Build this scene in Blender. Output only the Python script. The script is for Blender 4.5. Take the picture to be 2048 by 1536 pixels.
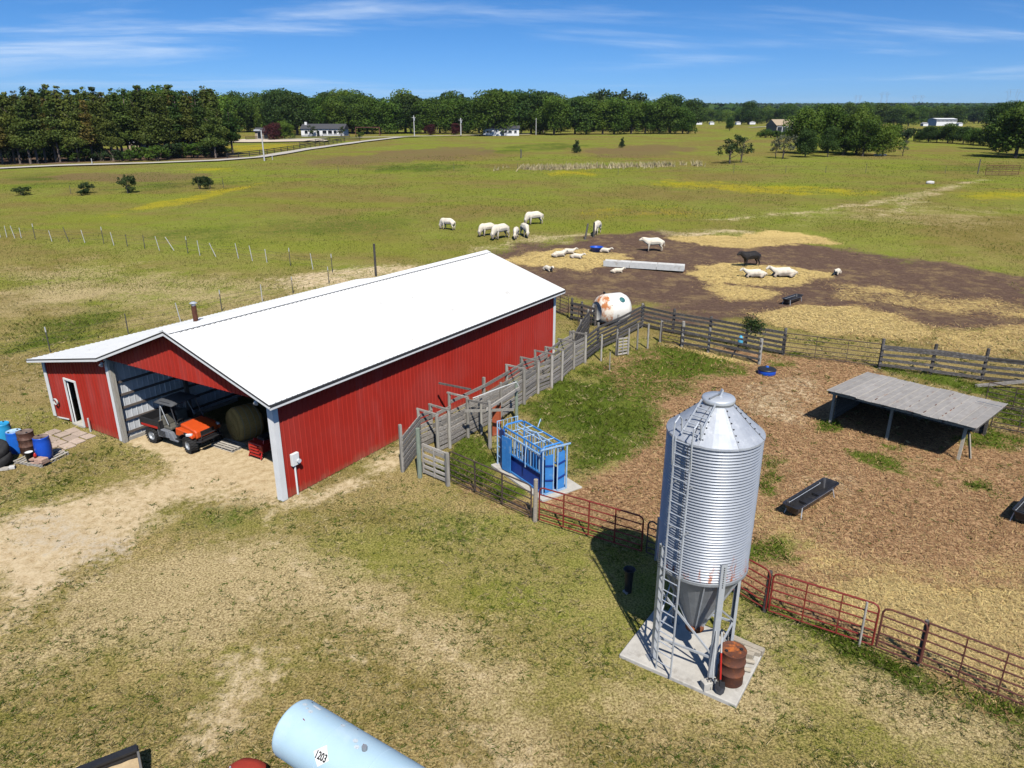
import bpy, bmesh, math, random
import numpy as np
from mathutils import Vector, Matrix

for o in list(bpy.data.objects):
    bpy.data.objects.remove(o, do_unlink=True)
random.seed(7)
RNG = np.random.default_rng(11)
SC = bpy.context.scene
COL = SC.collection
R = math.radians

# ------------------------------------------------------------------ camera
FPX, CAMH = 1422.0, 12.0
PITCH = math.atan(511.0 / FPX)
cd = bpy.data.cameras.new('camera'); cd.sensor_width = 36.0; cd.lens = FPX / 2048.0 * 36.0
cd.clip_start = 0.1; cd.clip_end = 40000
cam = bpy.data.objects.new('camera', cd); COL.objects.link(cam)
cam.location = (0, 0, CAMH); cam.rotation_euler = (math.pi / 2 - PITCH, 0, 0)
SC.camera = cam
SC.render.resolution_x, SC.render.resolution_y = 1024, 768

# ------------------------------------------------------------------ sky, sun, exposure
SUN_EL = R(51.0); SHADOW_AZ = R(101.5)
sunv = Vector((-math.cos(SHADOW_AZ) * math.cos(SUN_EL), -math.sin(SHADOW_AZ) * math.cos(SUN_EL), math.sin(SUN_EL)))
W = bpy.data.worlds.new('World'); SC.world = W; W.use_nodes = True
nt = W.node_tree; nt.nodes.clear()
def wn(t, **k):
    n = nt.nodes.new(t)
    for a, b in k.items(): setattr(n, a, b)
    return n
wout = wn('ShaderNodeOutputWorld'); wbg = wn('ShaderNodeBackground')
sky = wn('ShaderNodeTexSky', sky_type='NISHITA', sun_disc=False)
sky.sun_elevation = SUN_EL; sky.sun_rotation = math.atan2(sunv.x, sunv.y)
sky.altitude = 200; sky.air_density = 0.5; sky.dust_density = 0.5; sky.ozone_density = 4.0
whs = wn('ShaderNodeHueSaturation'); whs.inputs['Saturation'].default_value = 1.2
wtint = wn('ShaderNodeMix', data_type='RGBA', blend_type='MULTIPLY'); wtint.inputs[0].default_value = 1.0; wtint.inputs[7].default_value = (0.88, 0.99, 1.08, 1)
nt.links.new(sky.outputs[0], wtint.inputs[6]); nt.links.new(wtint.outputs[2], whs.inputs['Color'])
# thin cirrus: noise on a flat layer high above the place
wtc = wn('ShaderNodeTexCoord'); wsep = wn('ShaderNodeSeparateXYZ')
nt.links.new(wtc.outputs['Generated'], wsep.inputs[0])
wz = wn('ShaderNodeMath', operation='ADD'); wz.inputs[1].default_value = 0.035
nt.links.new(wsep.outputs[2], wz.inputs[0])
wzm = wn('ShaderNodeMath', operation='MAXIMUM'); wzm.inputs[1].default_value = 0.02
nt.links.new(wz.outputs[0], wzm.inputs[0])
wdx = wn('ShaderNodeMath', operation='DIVIDE'); wdy = wn('ShaderNodeMath', operation='DIVIDE')
for d, i in ((wdx, 0), (wdy, 1)):
    nt.links.new(wsep.outputs[i], d.inputs[0]); nt.links.new(wzm.outputs[0], d.inputs[1])
wcmb = wn('ShaderNodeCombineXYZ')
nt.links.new(wdx.outputs[0], wcmb.inputs[0]); nt.links.new(wdy.outputs[0], wcmb.inputs[1])
wmap = wn('ShaderNodeMapping'); wmap.inputs['Scale'].default_value = (0.16, 0.30, 1); wmap.inputs['Location'].default_value = (3.3, 8.15, 0.3)
wmap.inputs['Rotation'].default_value = (0, 0, R(12))
nt.links.new(wcmb.outputs[0], wmap.inputs[0])
wno = wn('ShaderNodeTexNoise'); wno.inputs['Scale'].default_value = 1.0; wno.inputs['Detail'].default_value = 9; wno.inputs['Roughness'].default_value = 0.6; wno.inputs['Distortion'].default_value = 0.5
nt.links.new(wmap.outputs[0], wno.inputs['Vector'])
wmr = wn('ShaderNodeMapRange', interpolation_type='SMOOTHSTEP'); wmr.inputs[1].default_value = 0.47; wmr.inputs[2].default_value = 0.76
nt.links.new(wno.outputs[0], wmr.inputs[0])
wfd = wn('ShaderNodeMapRange', interpolation_type='SMOOTHSTEP'); wfd.inputs[1].default_value = 0.015; wfd.inputs[2].default_value = 0.10
nt.links.new(wsep.outputs[2], wfd.inputs[0])
wmu = wn('ShaderNodeMath', operation='MULTIPLY')
nt.links.new(wmr.outputs[0], wmu.inputs[0]); nt.links.new(wfd.outputs[0], wmu.inputs[1])
# a thin sheet shows more cloud the more slantwise one looks through it
wair = wn('ShaderNodeMath', operation='DIVIDE', use_clamp=True); wair.inputs[0].default_value = 0.14
nt.links.new(wzm.outputs[0], wair.inputs[1])
wmu2 = wn('ShaderNodeMath', operation='MULTIPLY'); nt.links.new(wmu.outputs[0], wmu2.inputs[0]); nt.links.new(wair.outputs[0], wmu2.inputs[1])
wmix = wn('ShaderNodeMix', data_type='RGBA'); wmix.inputs[7].default_value = (7.5, 8.4, 9.4, 1)
nt.links.new(wmu2.outputs[0], wmix.inputs[0]); nt.links.new(whs.outputs[0], wmix.inputs[6])
nt.links.new(wmix.outputs[2], wbg.inputs[0]); wbg.inputs[1].default_value = 0.11
nt.links.new(wbg.outputs[0], wout.inputs[0])

sl = bpy.data.lights.new('sun', 'SUN'); sl.energy = 5.0; sl.angle = R(0.53); sl.color = (1.0, 0.955, 0.88)
sun = bpy.data.objects.new('sun', sl); COL.objects.link(sun)
sun.rotation_euler = (-sunv).to_track_quat('-Z', 'Y').to_euler(); sun.location = (0, 0, 60)
vs = SC.view_settings
vs.view_transform = 'Standard'; vs.look = 'None'; vs.gamma = 1; vs.exposure = 0.2; vs.use_curve_mapping = False
SC.render.engine = 'CYCLES'
SC.cycles.max_bounces = 6; SC.cycles.diffuse_bounces = 0; SC.cycles.glossy_bounces = 3

# ------------------------------------------------------------------ the lie of the land (flat yard, then a long gentle rise)
_TY = np.array([-500, 0, 56, 80, 110, 150, 200, 260, 330, 450, 600, 800, 1200, 2000, 3500, 6000, 9000, 20000.])
_TZ = np.array([0, 0, 0, 1.7, 3.1, 4.6, 6.0, 7.8, 9.6, 12.0, 14.6, 18, 28, 52, 98, 160, 225, 225.])
_yy = np.concatenate([np.arange(-500, 1000, 1.0), np.arange(1000, 20000, 25.0)])
_zz = np.interp(_yy, _TY, _TZ)
_k = np.hanning(25); _k /= _k.sum()
_zs = _zz.copy(); _m = _yy < 960
_zs[_m] = np.convolve(np.pad(_zz[_m], 12, mode='edge'), _k, mode='valid')
_zs[_yy < 44] = 0
def tz(y): return np.interp(y, _yy, _zs)
_cp, _sp = math.cos(PITCH), math.sin(PITCH)
def G(u, v, dz=0.0):
    """photo pixel -> point dz above the ground it looks at"""
    x = (u - 1024) / FPX; y = (v - 768) / FPX
    d = (x, _cp - y * _sp, -_sp - y * _cp)
    t0, t1 = 1.0, 9000.0
    def fz(t): return CAMH + t * d[2] - float(tz(t * d[1])) - dz
    for _ in range(60):
        tm = 0.5 * (t0 + t1) if t1 < 50 else math.sqrt(t0 * t1)
        if fz(tm) > 0: t0 = tm
        else: t1 = tm
    return Vector((t1 * d[0], t1 * d[1], CAMH + t1 * d[2]))
def AT(u, y):
    """ground point in pixel column u at forward distance y"""
    z = float(tz(y)); depth = y * _cp - (z - CAMH) * _sp
    return Vector(((u - 1024) / FPX * depth, y, z))
def PXH(P, v):
    """height above ground at P of pixel row v"""
    y = (v - 768) / FPX
    k = (-_sp - y * _cp) / (_cp - y * _sp)
    return CAMH + P.y * k - float(tz(P.y))

# ------------------------------------------------------------------ object helpers
def tag(o, label=None, cat=None, group=None, kind=None):
    if label: o['label'] = label
    if cat: o['category'] = cat
    if group: o['group'] = group
    if kind: o['kind'] = kind
    return o
def thing(name, label, cat, loc=(0, 0, 0), rz=0.0, group=None):
    o = bpy.data.objects.new(name, None); COL.objects.link(o)
    o.empty_display_size = 0.2
    o.location = loc; o.rotation_euler = (0, 0, rz)
    return tag(o, label, cat, group)
def copy_tree(o, parent=None):
    c = o.copy(); COL.objects.link(c)
    if parent: c.parent = parent
    for ch in list(o.children): copy_tree(ch, c)
    return c
def link_mesh(name, me, parent=None):
    o = bpy.data.objects.new(name, me); COL.objects.link(o)
    if parent is not None: o.parent = parent
    return o
class MB:
    """collects shapes, then becomes one mesh"""
    def __init__(s): s.V = []; s.F = []
    def add(s, vs_, fs):
        b = len(s.V); s.V += [tuple(v) for v in vs_]; s.F += [tuple(b + i for i in f) for f in fs]; return s
    def box(s, c, size, rz=0.0, ry=0.0, rx=0.0):
        M = Matrix.Rotation(rz, 3, 'Z') @ Matrix.Rotation(ry, 3, 'Y') @ Matrix.Rotation(rx, 3, 'X')
        c = Vector(c); hx, hy, hz = size[0] / 2, size[1] / 2, size[2] / 2
        vs_ = [c + M @ Vector((x * hx, y * hy, z * hz)) for z in (-1, 1) for y in (-1, 1) for x in (-1, 1)]
        return s.add(vs_, [(0, 2, 3, 1), (4, 5, 7, 6), (0, 1, 5, 4), (2, 6, 7, 3), (0, 4, 6, 2), (1, 3, 7, 5)])
    def beam(s, p, q, w, h, up=(0, 0, 1)):
        p, q = Vector(p), Vector(q); d = (q - p).normalized(); up = Vector(up)
        if abs(d.dot(up)) > 0.98: up = Vector((0, 1, 0)) if abs(d.y) < .9 else Vector((1, 0, 0))
        sx = d.cross(up).normalized(); uz = sx.cross(d).normalized()
        vs_ = [e + sx * (a * w / 2) + uz * (b * h / 2) for e in (p, q) for a, b in ((-1, -1), (1, -1), (1, 1), (-1, 1))]
        return s.add(vs_, [(3, 2, 1, 0), (4, 5, 6, 7), (0, 1, 5, 4), (1, 2, 6, 5), (2, 3, 7, 6), (3, 0, 4, 7)])
    def tube(s, p, q, r1, r2=None, n=8):
        r2 = r1 if r2 is None else r2
        p, q = Vector(p), Vector(q); d = (q - p).normalized()
        up = Vector((0, 0, 1)) if abs(d.z) < 0.95 else Vector((1, 0, 0))
        a = d.cross(up).normalized(); b = d.cross(a)
        vs_ = []
        for e, r in ((p, r1), (q, r2)):
            for i in range(n):
                t = 2 * math.pi * i / n; vs_.append(e + a * (r * math.cos(t)) + b * (r * math.sin(t)))
        fs = [(i, (i + 1) % n, n + (i + 1) % n, n + i) for i in range(n)] + [tuple(range(n - 1, -1, -1)), tuple(range(n, 2 * n))]
        return s.add(vs_, fs)
    def path(s, pts, r, n=7, closed=False):
        pts = [Vector(p) for p in pts]; m = len(pts); vs_ = []; prev = None
        for i, p in enumerate(pts):
            if closed: d = (pts[(i + 1) % m] - pts[i - 1]).normalized()
            else: d = (pts[min(i + 1, m - 1)] - pts[max(i - 1, 0)]).normalized()
            if prev is None:
                up = Vector((0, 0, 1)) if abs(d.z) < 0.9 else Vector((1, 0, 0)); a = d.cross(up).normalized()
            else: a = (prev - d * prev.dot(d)).normalized()
            prev = a; b = d.cross(a)
            rr = r[i] if isinstance(r, (list, tuple)) else r
            for j in range(n):
                t = 2 * math.pi * j / n; vs_.append(p + a * (rr * math.cos(t)) + b * (rr * math.sin(t)))
        fs = []
        for i in range(m if closed else m - 1):
            k = (i + 1) % m
            for j in range(n): fs.append((i * n + j, i * n + (j + 1) % n, k * n + (j + 1) % n, k * n + j))
        if not closed: fs += [tuple(range(n - 1, -1, -1)), tuple((m - 1) * n + j for j in range(n))]
        return s.add(vs_, fs)
    def lathe(s, prof, n=24, c=(0, 0, 0), axis='Z', a0=0.0, a1=2 * math.pi):
        c = Vector(c); vs_ = []; full = abs(a1 - a0 - 2 * math.pi) < 1e-6; cols = n if full else n + 1
        for r, z in prof:
            for i in range(cols):
                t = a0 + (a1 - a0) * i / n
                v = Vector((r * math.cos(t), r * math.sin(t), z))
                if axis == 'X': v = Vector((v.z, v.x, v.y))
                elif axis == 'Y': v = Vector((v.y, v.z, v.x))
                vs_.append(c + v)
        fs = []
        for k in range(len(prof) - 1):
            for i in range(n):
                j = (i + 1) % cols
                fs.append((k * cols + i, k * cols + j, (k + 1) * cols + j, (k + 1) * cols + i))
        return s.add(vs_, fs)
    def prism(s, prof, y0, y1):
        """profile in x,z swept along y"""
        n = len(prof)
        vs_ = [(x, y0, z) for x, z in prof] + [(x, y1, z) for x, z in prof]
        return s.add(vs_, [(i, (i + 1) % n, n + (i + 1) % n, n + i) for i in range(n)] + [tuple(range(n - 1, -1, -1)), tuple(range(n, 2 * n))])
    def mesh(s, name, mat=None, smooth=False):
        me = bpy.data.meshes.new(name); me.from_pydata(s.V, [], s.F)
        bm = bmesh.new(); bm.from_mesh(me); bmesh.ops.recalc_face_normals(bm, faces=bm.faces); bm.to_mesh(me); bm.free()
        if mat: me.materials.append(M[mat])
        if smooth: me.polygons.foreach_set('use_smooth', [True] * len(me.polygons))
        return me
    def build(s, name, mat=None, parent=None, smooth=False, bevel=0.0, world=False):
        if world and parent is not None:
            inv = Matrix.Rotation(-parent.rotation_euler.z, 3, 'Z'); L = Vector(parent.location)
            s.V = [tuple(inv @ (Vector(v) - L)) for v in s.V]
        o = link_mesh(name, s.mesh(name, mat, smooth), parent)
        if bevel:
            md = o.modifiers.new('bevel', 'BEVEL'); md.width = bevel; md.segments = 2; md.limit_method = 'ANGLE'
        return o
def np_mesh(name, verts, tris, mat, col=None):
    """fast triangle mesh from arrays, optional per-vertex colour attribute 'tint'"""
    me = bpy.data.meshes.new(name); nv, nf = len(verts), len(tris)
    me.vertices.add(nv); me.vertices.foreach_set('co', np.asarray(verts, dtype=np.float32).ravel())
    k = tris.shape[1]
    me.loops.add(nf * k); me.polygons.add(nf)
    me.loops.foreach_set('vertex_index', np.asarray(tris, dtype=np.int32).ravel())
    me.polygons.foreach_set('loop_start', np.arange(0, nf * k, k, dtype=np.int32))
    me.update(calc_edges=True)
    if col is not None:
        a = me.attributes.new('tint', 'FLOAT_COLOR', 'POINT')
        c4 = np.ones((nv, 4), np.float32); c4[:, :3] = col; a.data.foreach_set('color', c4.ravel())
    if mat: me.materials.append(M[mat])
    return me

# ------------------------------------------------------------------ materials
M = {}
def _new(name):
    m = bpy.data.materials.new(name); m.use_nodes = True; M[name] = m
    nt_ = m.node_tree; return m, nt_, nt_.nodes['Principled BSDF']
def pm(name, c1, c2=None, scale=6.0, rough=0.7, metal=0.0, bump=0.0, bscale=None, stretch=(1, 1, 1), c3=None, c3_t=0.6, c3_w=0.08, c3s=None, vary=0.0, spec=0.3, transl=0.0):
    """principled material: two tones mixed by noise, optional third tone in patches (rust, dirt), per-object brightness"""
    m, t, b = _new(name); N = t.nodes.new; Lk = t.links.new
    b.inputs['Roughness'].default_value = rough; b.inputs['Metallic'].default_value = metal
    b.inputs['Specular IOR Level'].default_value = spec
    tc = N('ShaderNodeTexCoord'); mp = N('ShaderNodeMapping'); mp.inputs['Scale'].default_value = stretch
    oi = N('ShaderNodeObjectInfo'); ad = N('ShaderNodeVectorMath'); ad.operation = 'ADD'
    sc_ = N('ShaderNodeVectorMath'); sc_.operation = 'SCALE'; sc_.inputs[3].default_value = 13.7
    cb = N('ShaderNodeCombineXYZ')
    for i in range(3): Lk(oi.outputs['Random'], cb.inputs[i])
    Lk(cb.outputs[0], sc_.inputs[0]); Lk(tc.outputs['Object'], ad.inputs[0]); Lk(sc_.outputs[0], ad.inputs[1]); Lk(ad.outputs[0], mp.inputs[0])
    no = N('ShaderNodeTexNoise'); no.inputs['Scale'].default_value = scale; no.inputs['Detail'].default_value = 6; no.inputs['Roughness'].default_value = 0.65
    Lk(mp.outputs[0], no.inputs['Vector'])
    mr = N('ShaderNodeMapRange'); mr.inputs[1].default_value = 0.32; mr.inputs[2].default_value = 0.68
    Lk(no.outputs[0], mr.inputs[0])
    mx = N('ShaderNodeMix'); mx.data_type = 'RGBA'
    c2 = c2 or tuple(x * 0.82 for x in c1)
    mx.inputs[6].default_value = (*c1, 1); mx.inputs[7].default_value = (*c2, 1); Lk(mr.outputs[0], mx.inputs[0])
    out = mx.outputs[2]
    if c3:
        n3 = N('ShaderNodeTexNoise'); n3.inputs['Scale'].default_value = c3s or scale * 0.6; n3.inputs['Detail'].default_value = 7; n3.inputs['Roughness'].default_value = 0.7
        Lk(mp.outputs[0], n3.inputs['Vector'])
        r3 = N('ShaderNodeMapRange'); r3.inputs[1].default_value = c3_t - c3_w; r3.inputs[2].default_value = c3_t + c3_w
        Lk(n3.outputs[0], r3.inputs[0])
        m3 = N('ShaderNodeMix'); m3.data_type = 'RGBA'; m3.inputs[7].default_value = (*c3, 1)
        Lk(r3.outputs[0], m3.inputs[0]); Lk(out, m3.inputs[6]); out = m3.outputs[2]
    if vary:
        vr = N('ShaderNodeMapRange'); vr.inputs[3].default_value = 1 - vary; vr.inputs[4].default_value = 1 + vary; Lk(oi.outputs['Random'], vr.inputs[0])
        hs = N('ShaderNodeHueSaturation'); Lk(vr.outputs[0], hs.inputs['Value']); Lk(out, hs.inputs['Color']); out = hs.outputs[0]
    Lk(out, b.inputs['Base Color'])
    if bump:
        bn = N('ShaderNodeTexNoise'); bn.inputs['Scale'].default_value = bscale or scale * 4; bn.inputs['Detail'].default_value = 4
        Lk(mp.outputs[0], bn.inputs['Vector'])
        bp = N('ShaderNodeBump'); bp.inputs['Strength'].default_value = bump; bp.inputs['Distance'].default_value = 0.02
        Lk(bn.outputs[0], bp.inputs['Height']); Lk(bp.outputs[0], b.inputs['Normal'])
    return m
def leafm(name, a, b_, rough=0.6, tr=0.25, vary=0.22, scale=0.55, hue=0.0):
    """foliage: tone by clump noise and by tree, light passing through leaves"""
    m, t, b = _new(name); N = t.nodes.new; Lk = t.links.new
    tc = N('ShaderNodeTexCoord'); no = N('ShaderNodeTexNoise'); no.inputs['Scale'].default_value = scale; no.inputs['Detail'].default_value = 5; no.inputs['Roughness'].default_value = 0.75
    Lk(tc.outputs['Object'], no.inputs['Vector'])
    mr = N('ShaderNodeMapRange'); mr.inputs[1].default_value = 0.35; mr.inputs[2].default_value = 0.65; Lk(no.outputs[0], mr.inputs[0])
    mx = N('ShaderNodeMix'); mx.data_type = 'RGBA'; mx.inputs[6].default_value = (*a, 1); mx.inputs[7].default_value = (*b_, 1); Lk(mr.outputs[0], mx.inputs[0])
    oi = N('ShaderNodeObjectInfo'); vr = N('ShaderNodeMapRange'); vr.inputs[3].default_value = 1 - vary; vr.inputs[4].default_value = 1 + vary; Lk(oi.outputs['Random'], vr.inputs[0])
    hr = N('ShaderNodeMapRange'); hr.inputs[3].default_value = 0.5 - hue; hr.inputs[4].default_value = 0.5 + hue
    m2 = N('ShaderNodeMath'); m2.operation = 'FRACT'; m3 = N('ShaderNodeMath'); m3.operation = 'MULTIPLY'; m3.inputs[1].default_value = 17.31
    Lk(oi.outputs['Random'], m3.inputs[0]); Lk(m3.outputs[0], m2.inputs[0]); Lk(m2.outputs[0], hr.inputs[0])
    hs = N('ShaderNodeHueSaturation'); Lk(vr.outputs[0], hs.inputs['Value']); Lk(hr.outputs[0], hs.inputs['Hue']); Lk(mx.outputs[2], hs.inputs['Color'])
    Lk(hs.outputs[0], b.inputs['Base Color']); b.inputs['Roughness'].default_value = rough; b.inputs['Specular IOR Level'].default_value = 0.2
    ts = N('ShaderNodeBsdfTranslucent'); Lk(hs.outputs[0], ts.inputs[0]); ms = N('ShaderNodeMixShader'); ms.inputs[0].default_value = tr
    o = t.nodes['Material Output']; Lk(b.outputs[0], ms.inputs[1]); Lk(ts.outputs[0], ms.inputs[2]); Lk(ms.outputs[0], o.inputs[0])
    return m
def tintm(name, rough=0.8, tr=0.2):
    """blades and straw: colour of each blade from its own attribute"""
    m, t, b = _new(name); N = t.nodes.new; Lk = t.links.new
    at = N('ShaderNodeAttribute'); at.attribute_name = 'tint'
    Lk(at.outputs['Color'], b.inputs['Base Color']); b.inputs['Roughness'].default_value = rough; b.inputs['Specular IOR Level'].default_value = 0.0
    ts = N('ShaderNodeBsdfTranslucent'); Lk(at.outputs['Color'], ts.inputs[0]); ms = N('ShaderNodeMixShader'); ms.inputs[0].default_value = tr
    o = t.nodes['Material Output']; Lk(b.outputs[0], ms.inputs[1]); Lk(ts.outputs[0], ms.inputs[2]); Lk(ms.outputs[0], o.inputs[0])

pm('barn_red', (0.43, 0.034, 0.022), (0.37, 0.027, 0.018), 0.9, 0.5, spec=0.12, bump=0.03, c3=(0.42, 0.07, 0.06), c3_t=0.66, c3_w=0.1, stretch=(1, 1, 0.3))
def barn_red_splash():
    m = M['barn_red']; t = m.node_tree; N = t.nodes.new; L = t.links.new; b = t.nodes['Principled BSDF']
    src = b.inputs['Base Color'].links[0].from_socket
    tc = N('ShaderNodeTexCoord'); sp = N('ShaderNodeSeparateXYZ'); L(tc.outputs['Object'], sp.inputs[0])
    no = N('ShaderNodeTexNoise'); no.inputs['Scale'].default_value = 2.5; no.inputs['Detail'].default_value = 6; g_ = N('ShaderNodeNewGeometry'); L(g_.outputs['Position'], no.inputs['Vector'])
    a = N('ShaderNodeMath'); a.operation = 'MULTIPLY_ADD'; a.inputs[1].default_value = -0.9; a.inputs[2].default_value = 0.62; L(no.outputs[0], a.inputs[0])
    d = N('ShaderNodeMath'); d.operation = 'ADD'; L(a.outputs[0], d.inputs[0]); L(sp.outputs[2], d.inputs[1])
    r = N('ShaderNodeMapRange'); r.inputs[1].default_value = 0.15; r.inputs[2].default_value = 0.50; r.inputs[3].default_value = 0.45; r.inputs[4].default_value = 0.0; L(d.outputs[0], r.inputs[0])
    mx = N('ShaderNodeMix'); mx.data_type = 'RGBA'; mx.inputs[7].default_value = (0.30, 0.17, 0.10, 1); L(r.outputs[0], mx.inputs[0]); L(src, mx.inputs[6])
    n2 = N('ShaderNodeTexNoise'); n2.inputs['Scale'].default_value = 0.45; n2.inputs['Detail'].default_value = 5; L(g_.outputs['Position'], n2.inputs['Vector'])
    r2 = N('ShaderNodeMapRange'); r2.inputs[1].default_value = 0.45; r2.inputs[2].default_value = 0.7; r2.inputs[4].default_value = 0.30; L(n2.outputs[0], r2.inputs[0])
    m2 = N('ShaderNodeMix'); m2.data_type = 'RGBA'; m2.inputs[7].default_value = (0.43, 0.095, 0.08, 1); L(r2.outputs[0], m2.inputs[0]); L(mx.outputs[2], m2.inputs[6]); L(m2.outputs[2], b.inputs['Base Color'])
barn_red_splash()
pm('roof_white', (0.77, 0.77, 0.75), (0.71, 0.71, 0.69), 0.8, 0.5, c3=(0.54, 0.52, 0.48), c3_t=0.66, c3_w=0.06, c3s=1.4, stretch=(1, 1, 1))
pm('trim_white', (0.80, 0.80, 0.78), (0.72, 0.72, 0.70), 3, 0.5)
pm('trim_shadow_dark', (0.045, 0.045, 0.048), None, 4, 0.5)  # rake trim, and the shadow lines drawn at eave and ridge
pm('inner_steel', (0.70, 0.72, 0.74), (0.58, 0.60, 0.62), 3, 0.45, metal=0.1)
pm('old_wood', (0.36, 0.33, 0.29), (0.13, 0.115, 0.10), 5, 0.85, bump=0.5, stretch=(0.35, 6, 9), c3=(0.50, 0.47, 0.42), c3_t=0.6, c3_w=0.1, c3s=3, vary=0.28)
pm('post_wood', (0.42, 0.39, 0.34), (0.22, 0.20, 0.17), 5, 0.85, bump=0.5, stretch=(7, 7, 0.5), c3=(0.30, 0.32, 0.25), c3_t=0.62, c3_w=0.08, vary=0.25)
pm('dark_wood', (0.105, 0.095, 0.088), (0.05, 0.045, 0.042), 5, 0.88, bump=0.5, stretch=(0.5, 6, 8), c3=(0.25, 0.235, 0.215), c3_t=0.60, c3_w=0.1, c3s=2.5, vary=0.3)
pm('green_post', (0.27, 0.31, 0.24), (0.17, 0.20, 0.15), 6, 0.85, bump=0.4, stretch=(5, 5, 0.7))
pm('girt_wood', (0.16, 0.13, 0.11), (0.10, 0.08, 0.07), 5, 0.8, stretch=(0.5, 5, 5))
pm('bay_shade_dark', (0.035, 0.032, 0.03), (0.02, 0.018, 0.017), 4, 0.9)  # near-black put on bay ceiling and walls to deepen the shade inside
pm('pallet_wood', (0.50, 0.46, 0.40), (0.32, 0.29, 0.25), 6, 0.85, bump=0.4, stretch=(0.5, 6, 6), vary=0.2)
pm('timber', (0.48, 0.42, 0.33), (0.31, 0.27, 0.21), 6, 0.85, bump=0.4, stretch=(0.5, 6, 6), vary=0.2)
pm('galv', (0.56, 0.59, 0.63), (0.47, 0.50, 0.55), 5, 0.42, metal=0.55, c3=(0.64, 0.67, 0.70), c3_t=0.6, c3s=9, spec=0.5)
pm('galv_plain', (0.60, 0.63, 0.66), (0.50, 0.53, 0.57), 7, 0.45, metal=0.4, spec=0.5)
pm('galv_roof', (0.46, 0.485, 0.52), (0.37, 0.395, 0.44), 4, 0.48, metal=0.3, c3=(0.52, 0.54, 0.57), c3_t=0.6, c3s=7)
pm('galv_dull', (0.36, 0.38, 0.40), (0.28, 0.30, 0.32), 6, 0.5, metal=0.4)
pm('concrete', (0.56, 0.53, 0.47), (0.42, 0.395, 0.35), 3.2, 0.85, bump=0.35, c3=(0.30, 0.27, 0.23), c3_t=0.64, c3_w=0.07, c3s=2.2)
pm('bunk_concrete', (0.70, 0.69, 0.66), (0.58, 0.57, 0.54), 3, 0.8, bump=0.2, c3=(0.40, 0.34, 0.27), c3_t=0.66, c3_w=0.08)
pm('paver', (0.50, 0.40, 0.32), (0.40, 0.31, 0.25), 7, 0.85, bump=0.3, vary=0.15)
pm('brick_block', (0.47, 0.27, 0.20), (0.55, 0.40, 0.31), 7, 0.85, bump=0.3, vary=0.2)
pm('rust_drum', (0.145, 0.055, 0.032), (0.085, 0.038, 0.027), 5, 0.75, bump=0.25, c3=(0.26, 0.085, 0.03), c3_t=0.60, c3_w=0.1)
pm('rust_lid', (0.20, 0.07, 0.03), (0.09, 0.04, 0.03), 7, 0.75, bump=0.3, c3=(0.48, 0.14, 0.03), c3_t=0.56, c3_w=0.06)
pm('brown_drum', (0.10, 0.045, 0.030), (0.065, 0.034, 0.026), 5, 0.6, c3=(0.17, 0.10, 0.075), c3_t=0.6)
pm('drum_lid', (0.20, 0.145, 0.115), (0.12, 0.085, 0.07), 6, 0.7, c3=(0.28, 0.22, 0.18), c3_t=0.6)
pm('blue_plastic', (0.012, 0.085, 0.52), (0.010, 0.07, 0.44), 3, 0.38, spec=0.5)
pm('mid_blue_plastic', (0.015, 0.14, 0.60), (0.012, 0.11, 0.50), 3, 0.4, spec=0.5)
pm('sky_blue_plastic', (0.035, 0.34, 0.62), (0.025, 0.28, 0.55), 3, 0.42, spec=0.5)
pm('pale_lid', (0.50, 0.62, 0.72), (0.22, 0.42, 0.66), 9, 0.55, c3=(0.10, 0.10, 0.11), c3_t=0.66, c3_w=0.03)
pm('black_plastic', (0.018, 0.018, 0.020), (0.028, 0.028, 0.030), 6, 0.45, spec=0.45)
pm('trough_black', (0.030, 0.030, 0.034), (0.018, 0.018, 0.02), 6, 0.38, spec=0.5, c3=(0.14, 0.12, 0.10), c3_t=0.66, c3_w=0.05)
pm('grey_canvas', (0.085, 0.088, 0.095), (0.065, 0.068, 0.074), 6, 0.7, c3=(0.5, 0.5, 0.5), c3_t=0.72, c3_w=0.02, c3s=14)
pm('rubber', (0.020, 0.020, 0.021), (0.032, 0.031, 0.030), 8, 0.8, bump=0.2)
pm('dark_metal', (0.05, 0.05, 0.055), (0.035, 0.035, 0.04), 6, 0.45, metal=0.4)
pm('grey_panel', (0.20, 0.21, 0.23), (0.16, 0.17, 0.19), 6, 0.5)
pm('orange_paint', (0.62, 0.085, 0.016), (0.56, 0.07, 0.014), 3, 0.32, spec=0.5)
pm('red_paint', (0.48, 0.025, 0.018), (0.42, 0.02, 0.015), 3, 0.35, spec=0.5)
pm('lamp_glass', (0.72, 0.74, 0.76), (0.55, 0.57, 0.6), 10, 0.15, spec=0.6)
pm('cushion', (0.13, 0.125, 0.105), (0.10, 0.095, 0.08), 6, 0.7)
pm('gate_red', (0.24, 0.028, 0.022), (0.17, 0.024, 0.02), 5, 0.5, c3=(0.17, 0.06, 0.035), c3_t=0.6, c3_w=0.1)
pm('gate_brown', (0.13, 0.042, 0.032), (0.09, 0.035, 0.028), 5, 0.6, c3=(0.20, 0.08, 0.04), c3_t=0.62, c3_w=0.08)
pm('gate_dark', (0.060, 0.048, 0.044), (0.085, 0.06, 0.05), 5, 0.6, c3=(0.16, 0.07, 0.045), c3_t=0.62, c3_w=0.08)
pm('chute_blue', (0.055, 0.27, 0.66), (0.04, 0.20, 0.55), 4, 0.42, spec=0.5, c3=(0.28, 0.46, 0.66), c3_t=0.64, c3_w=0.06)
pm('chute_navy', (0.012, 0.05, 0.28), (0.010, 0.04, 0.22), 4, 0.45, spec=0.5)
pm('chute_pale', (0.42, 0.55, 0.70), (0.22, 0.42, 0.68), 6, 0.45, spec=0.5)
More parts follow.
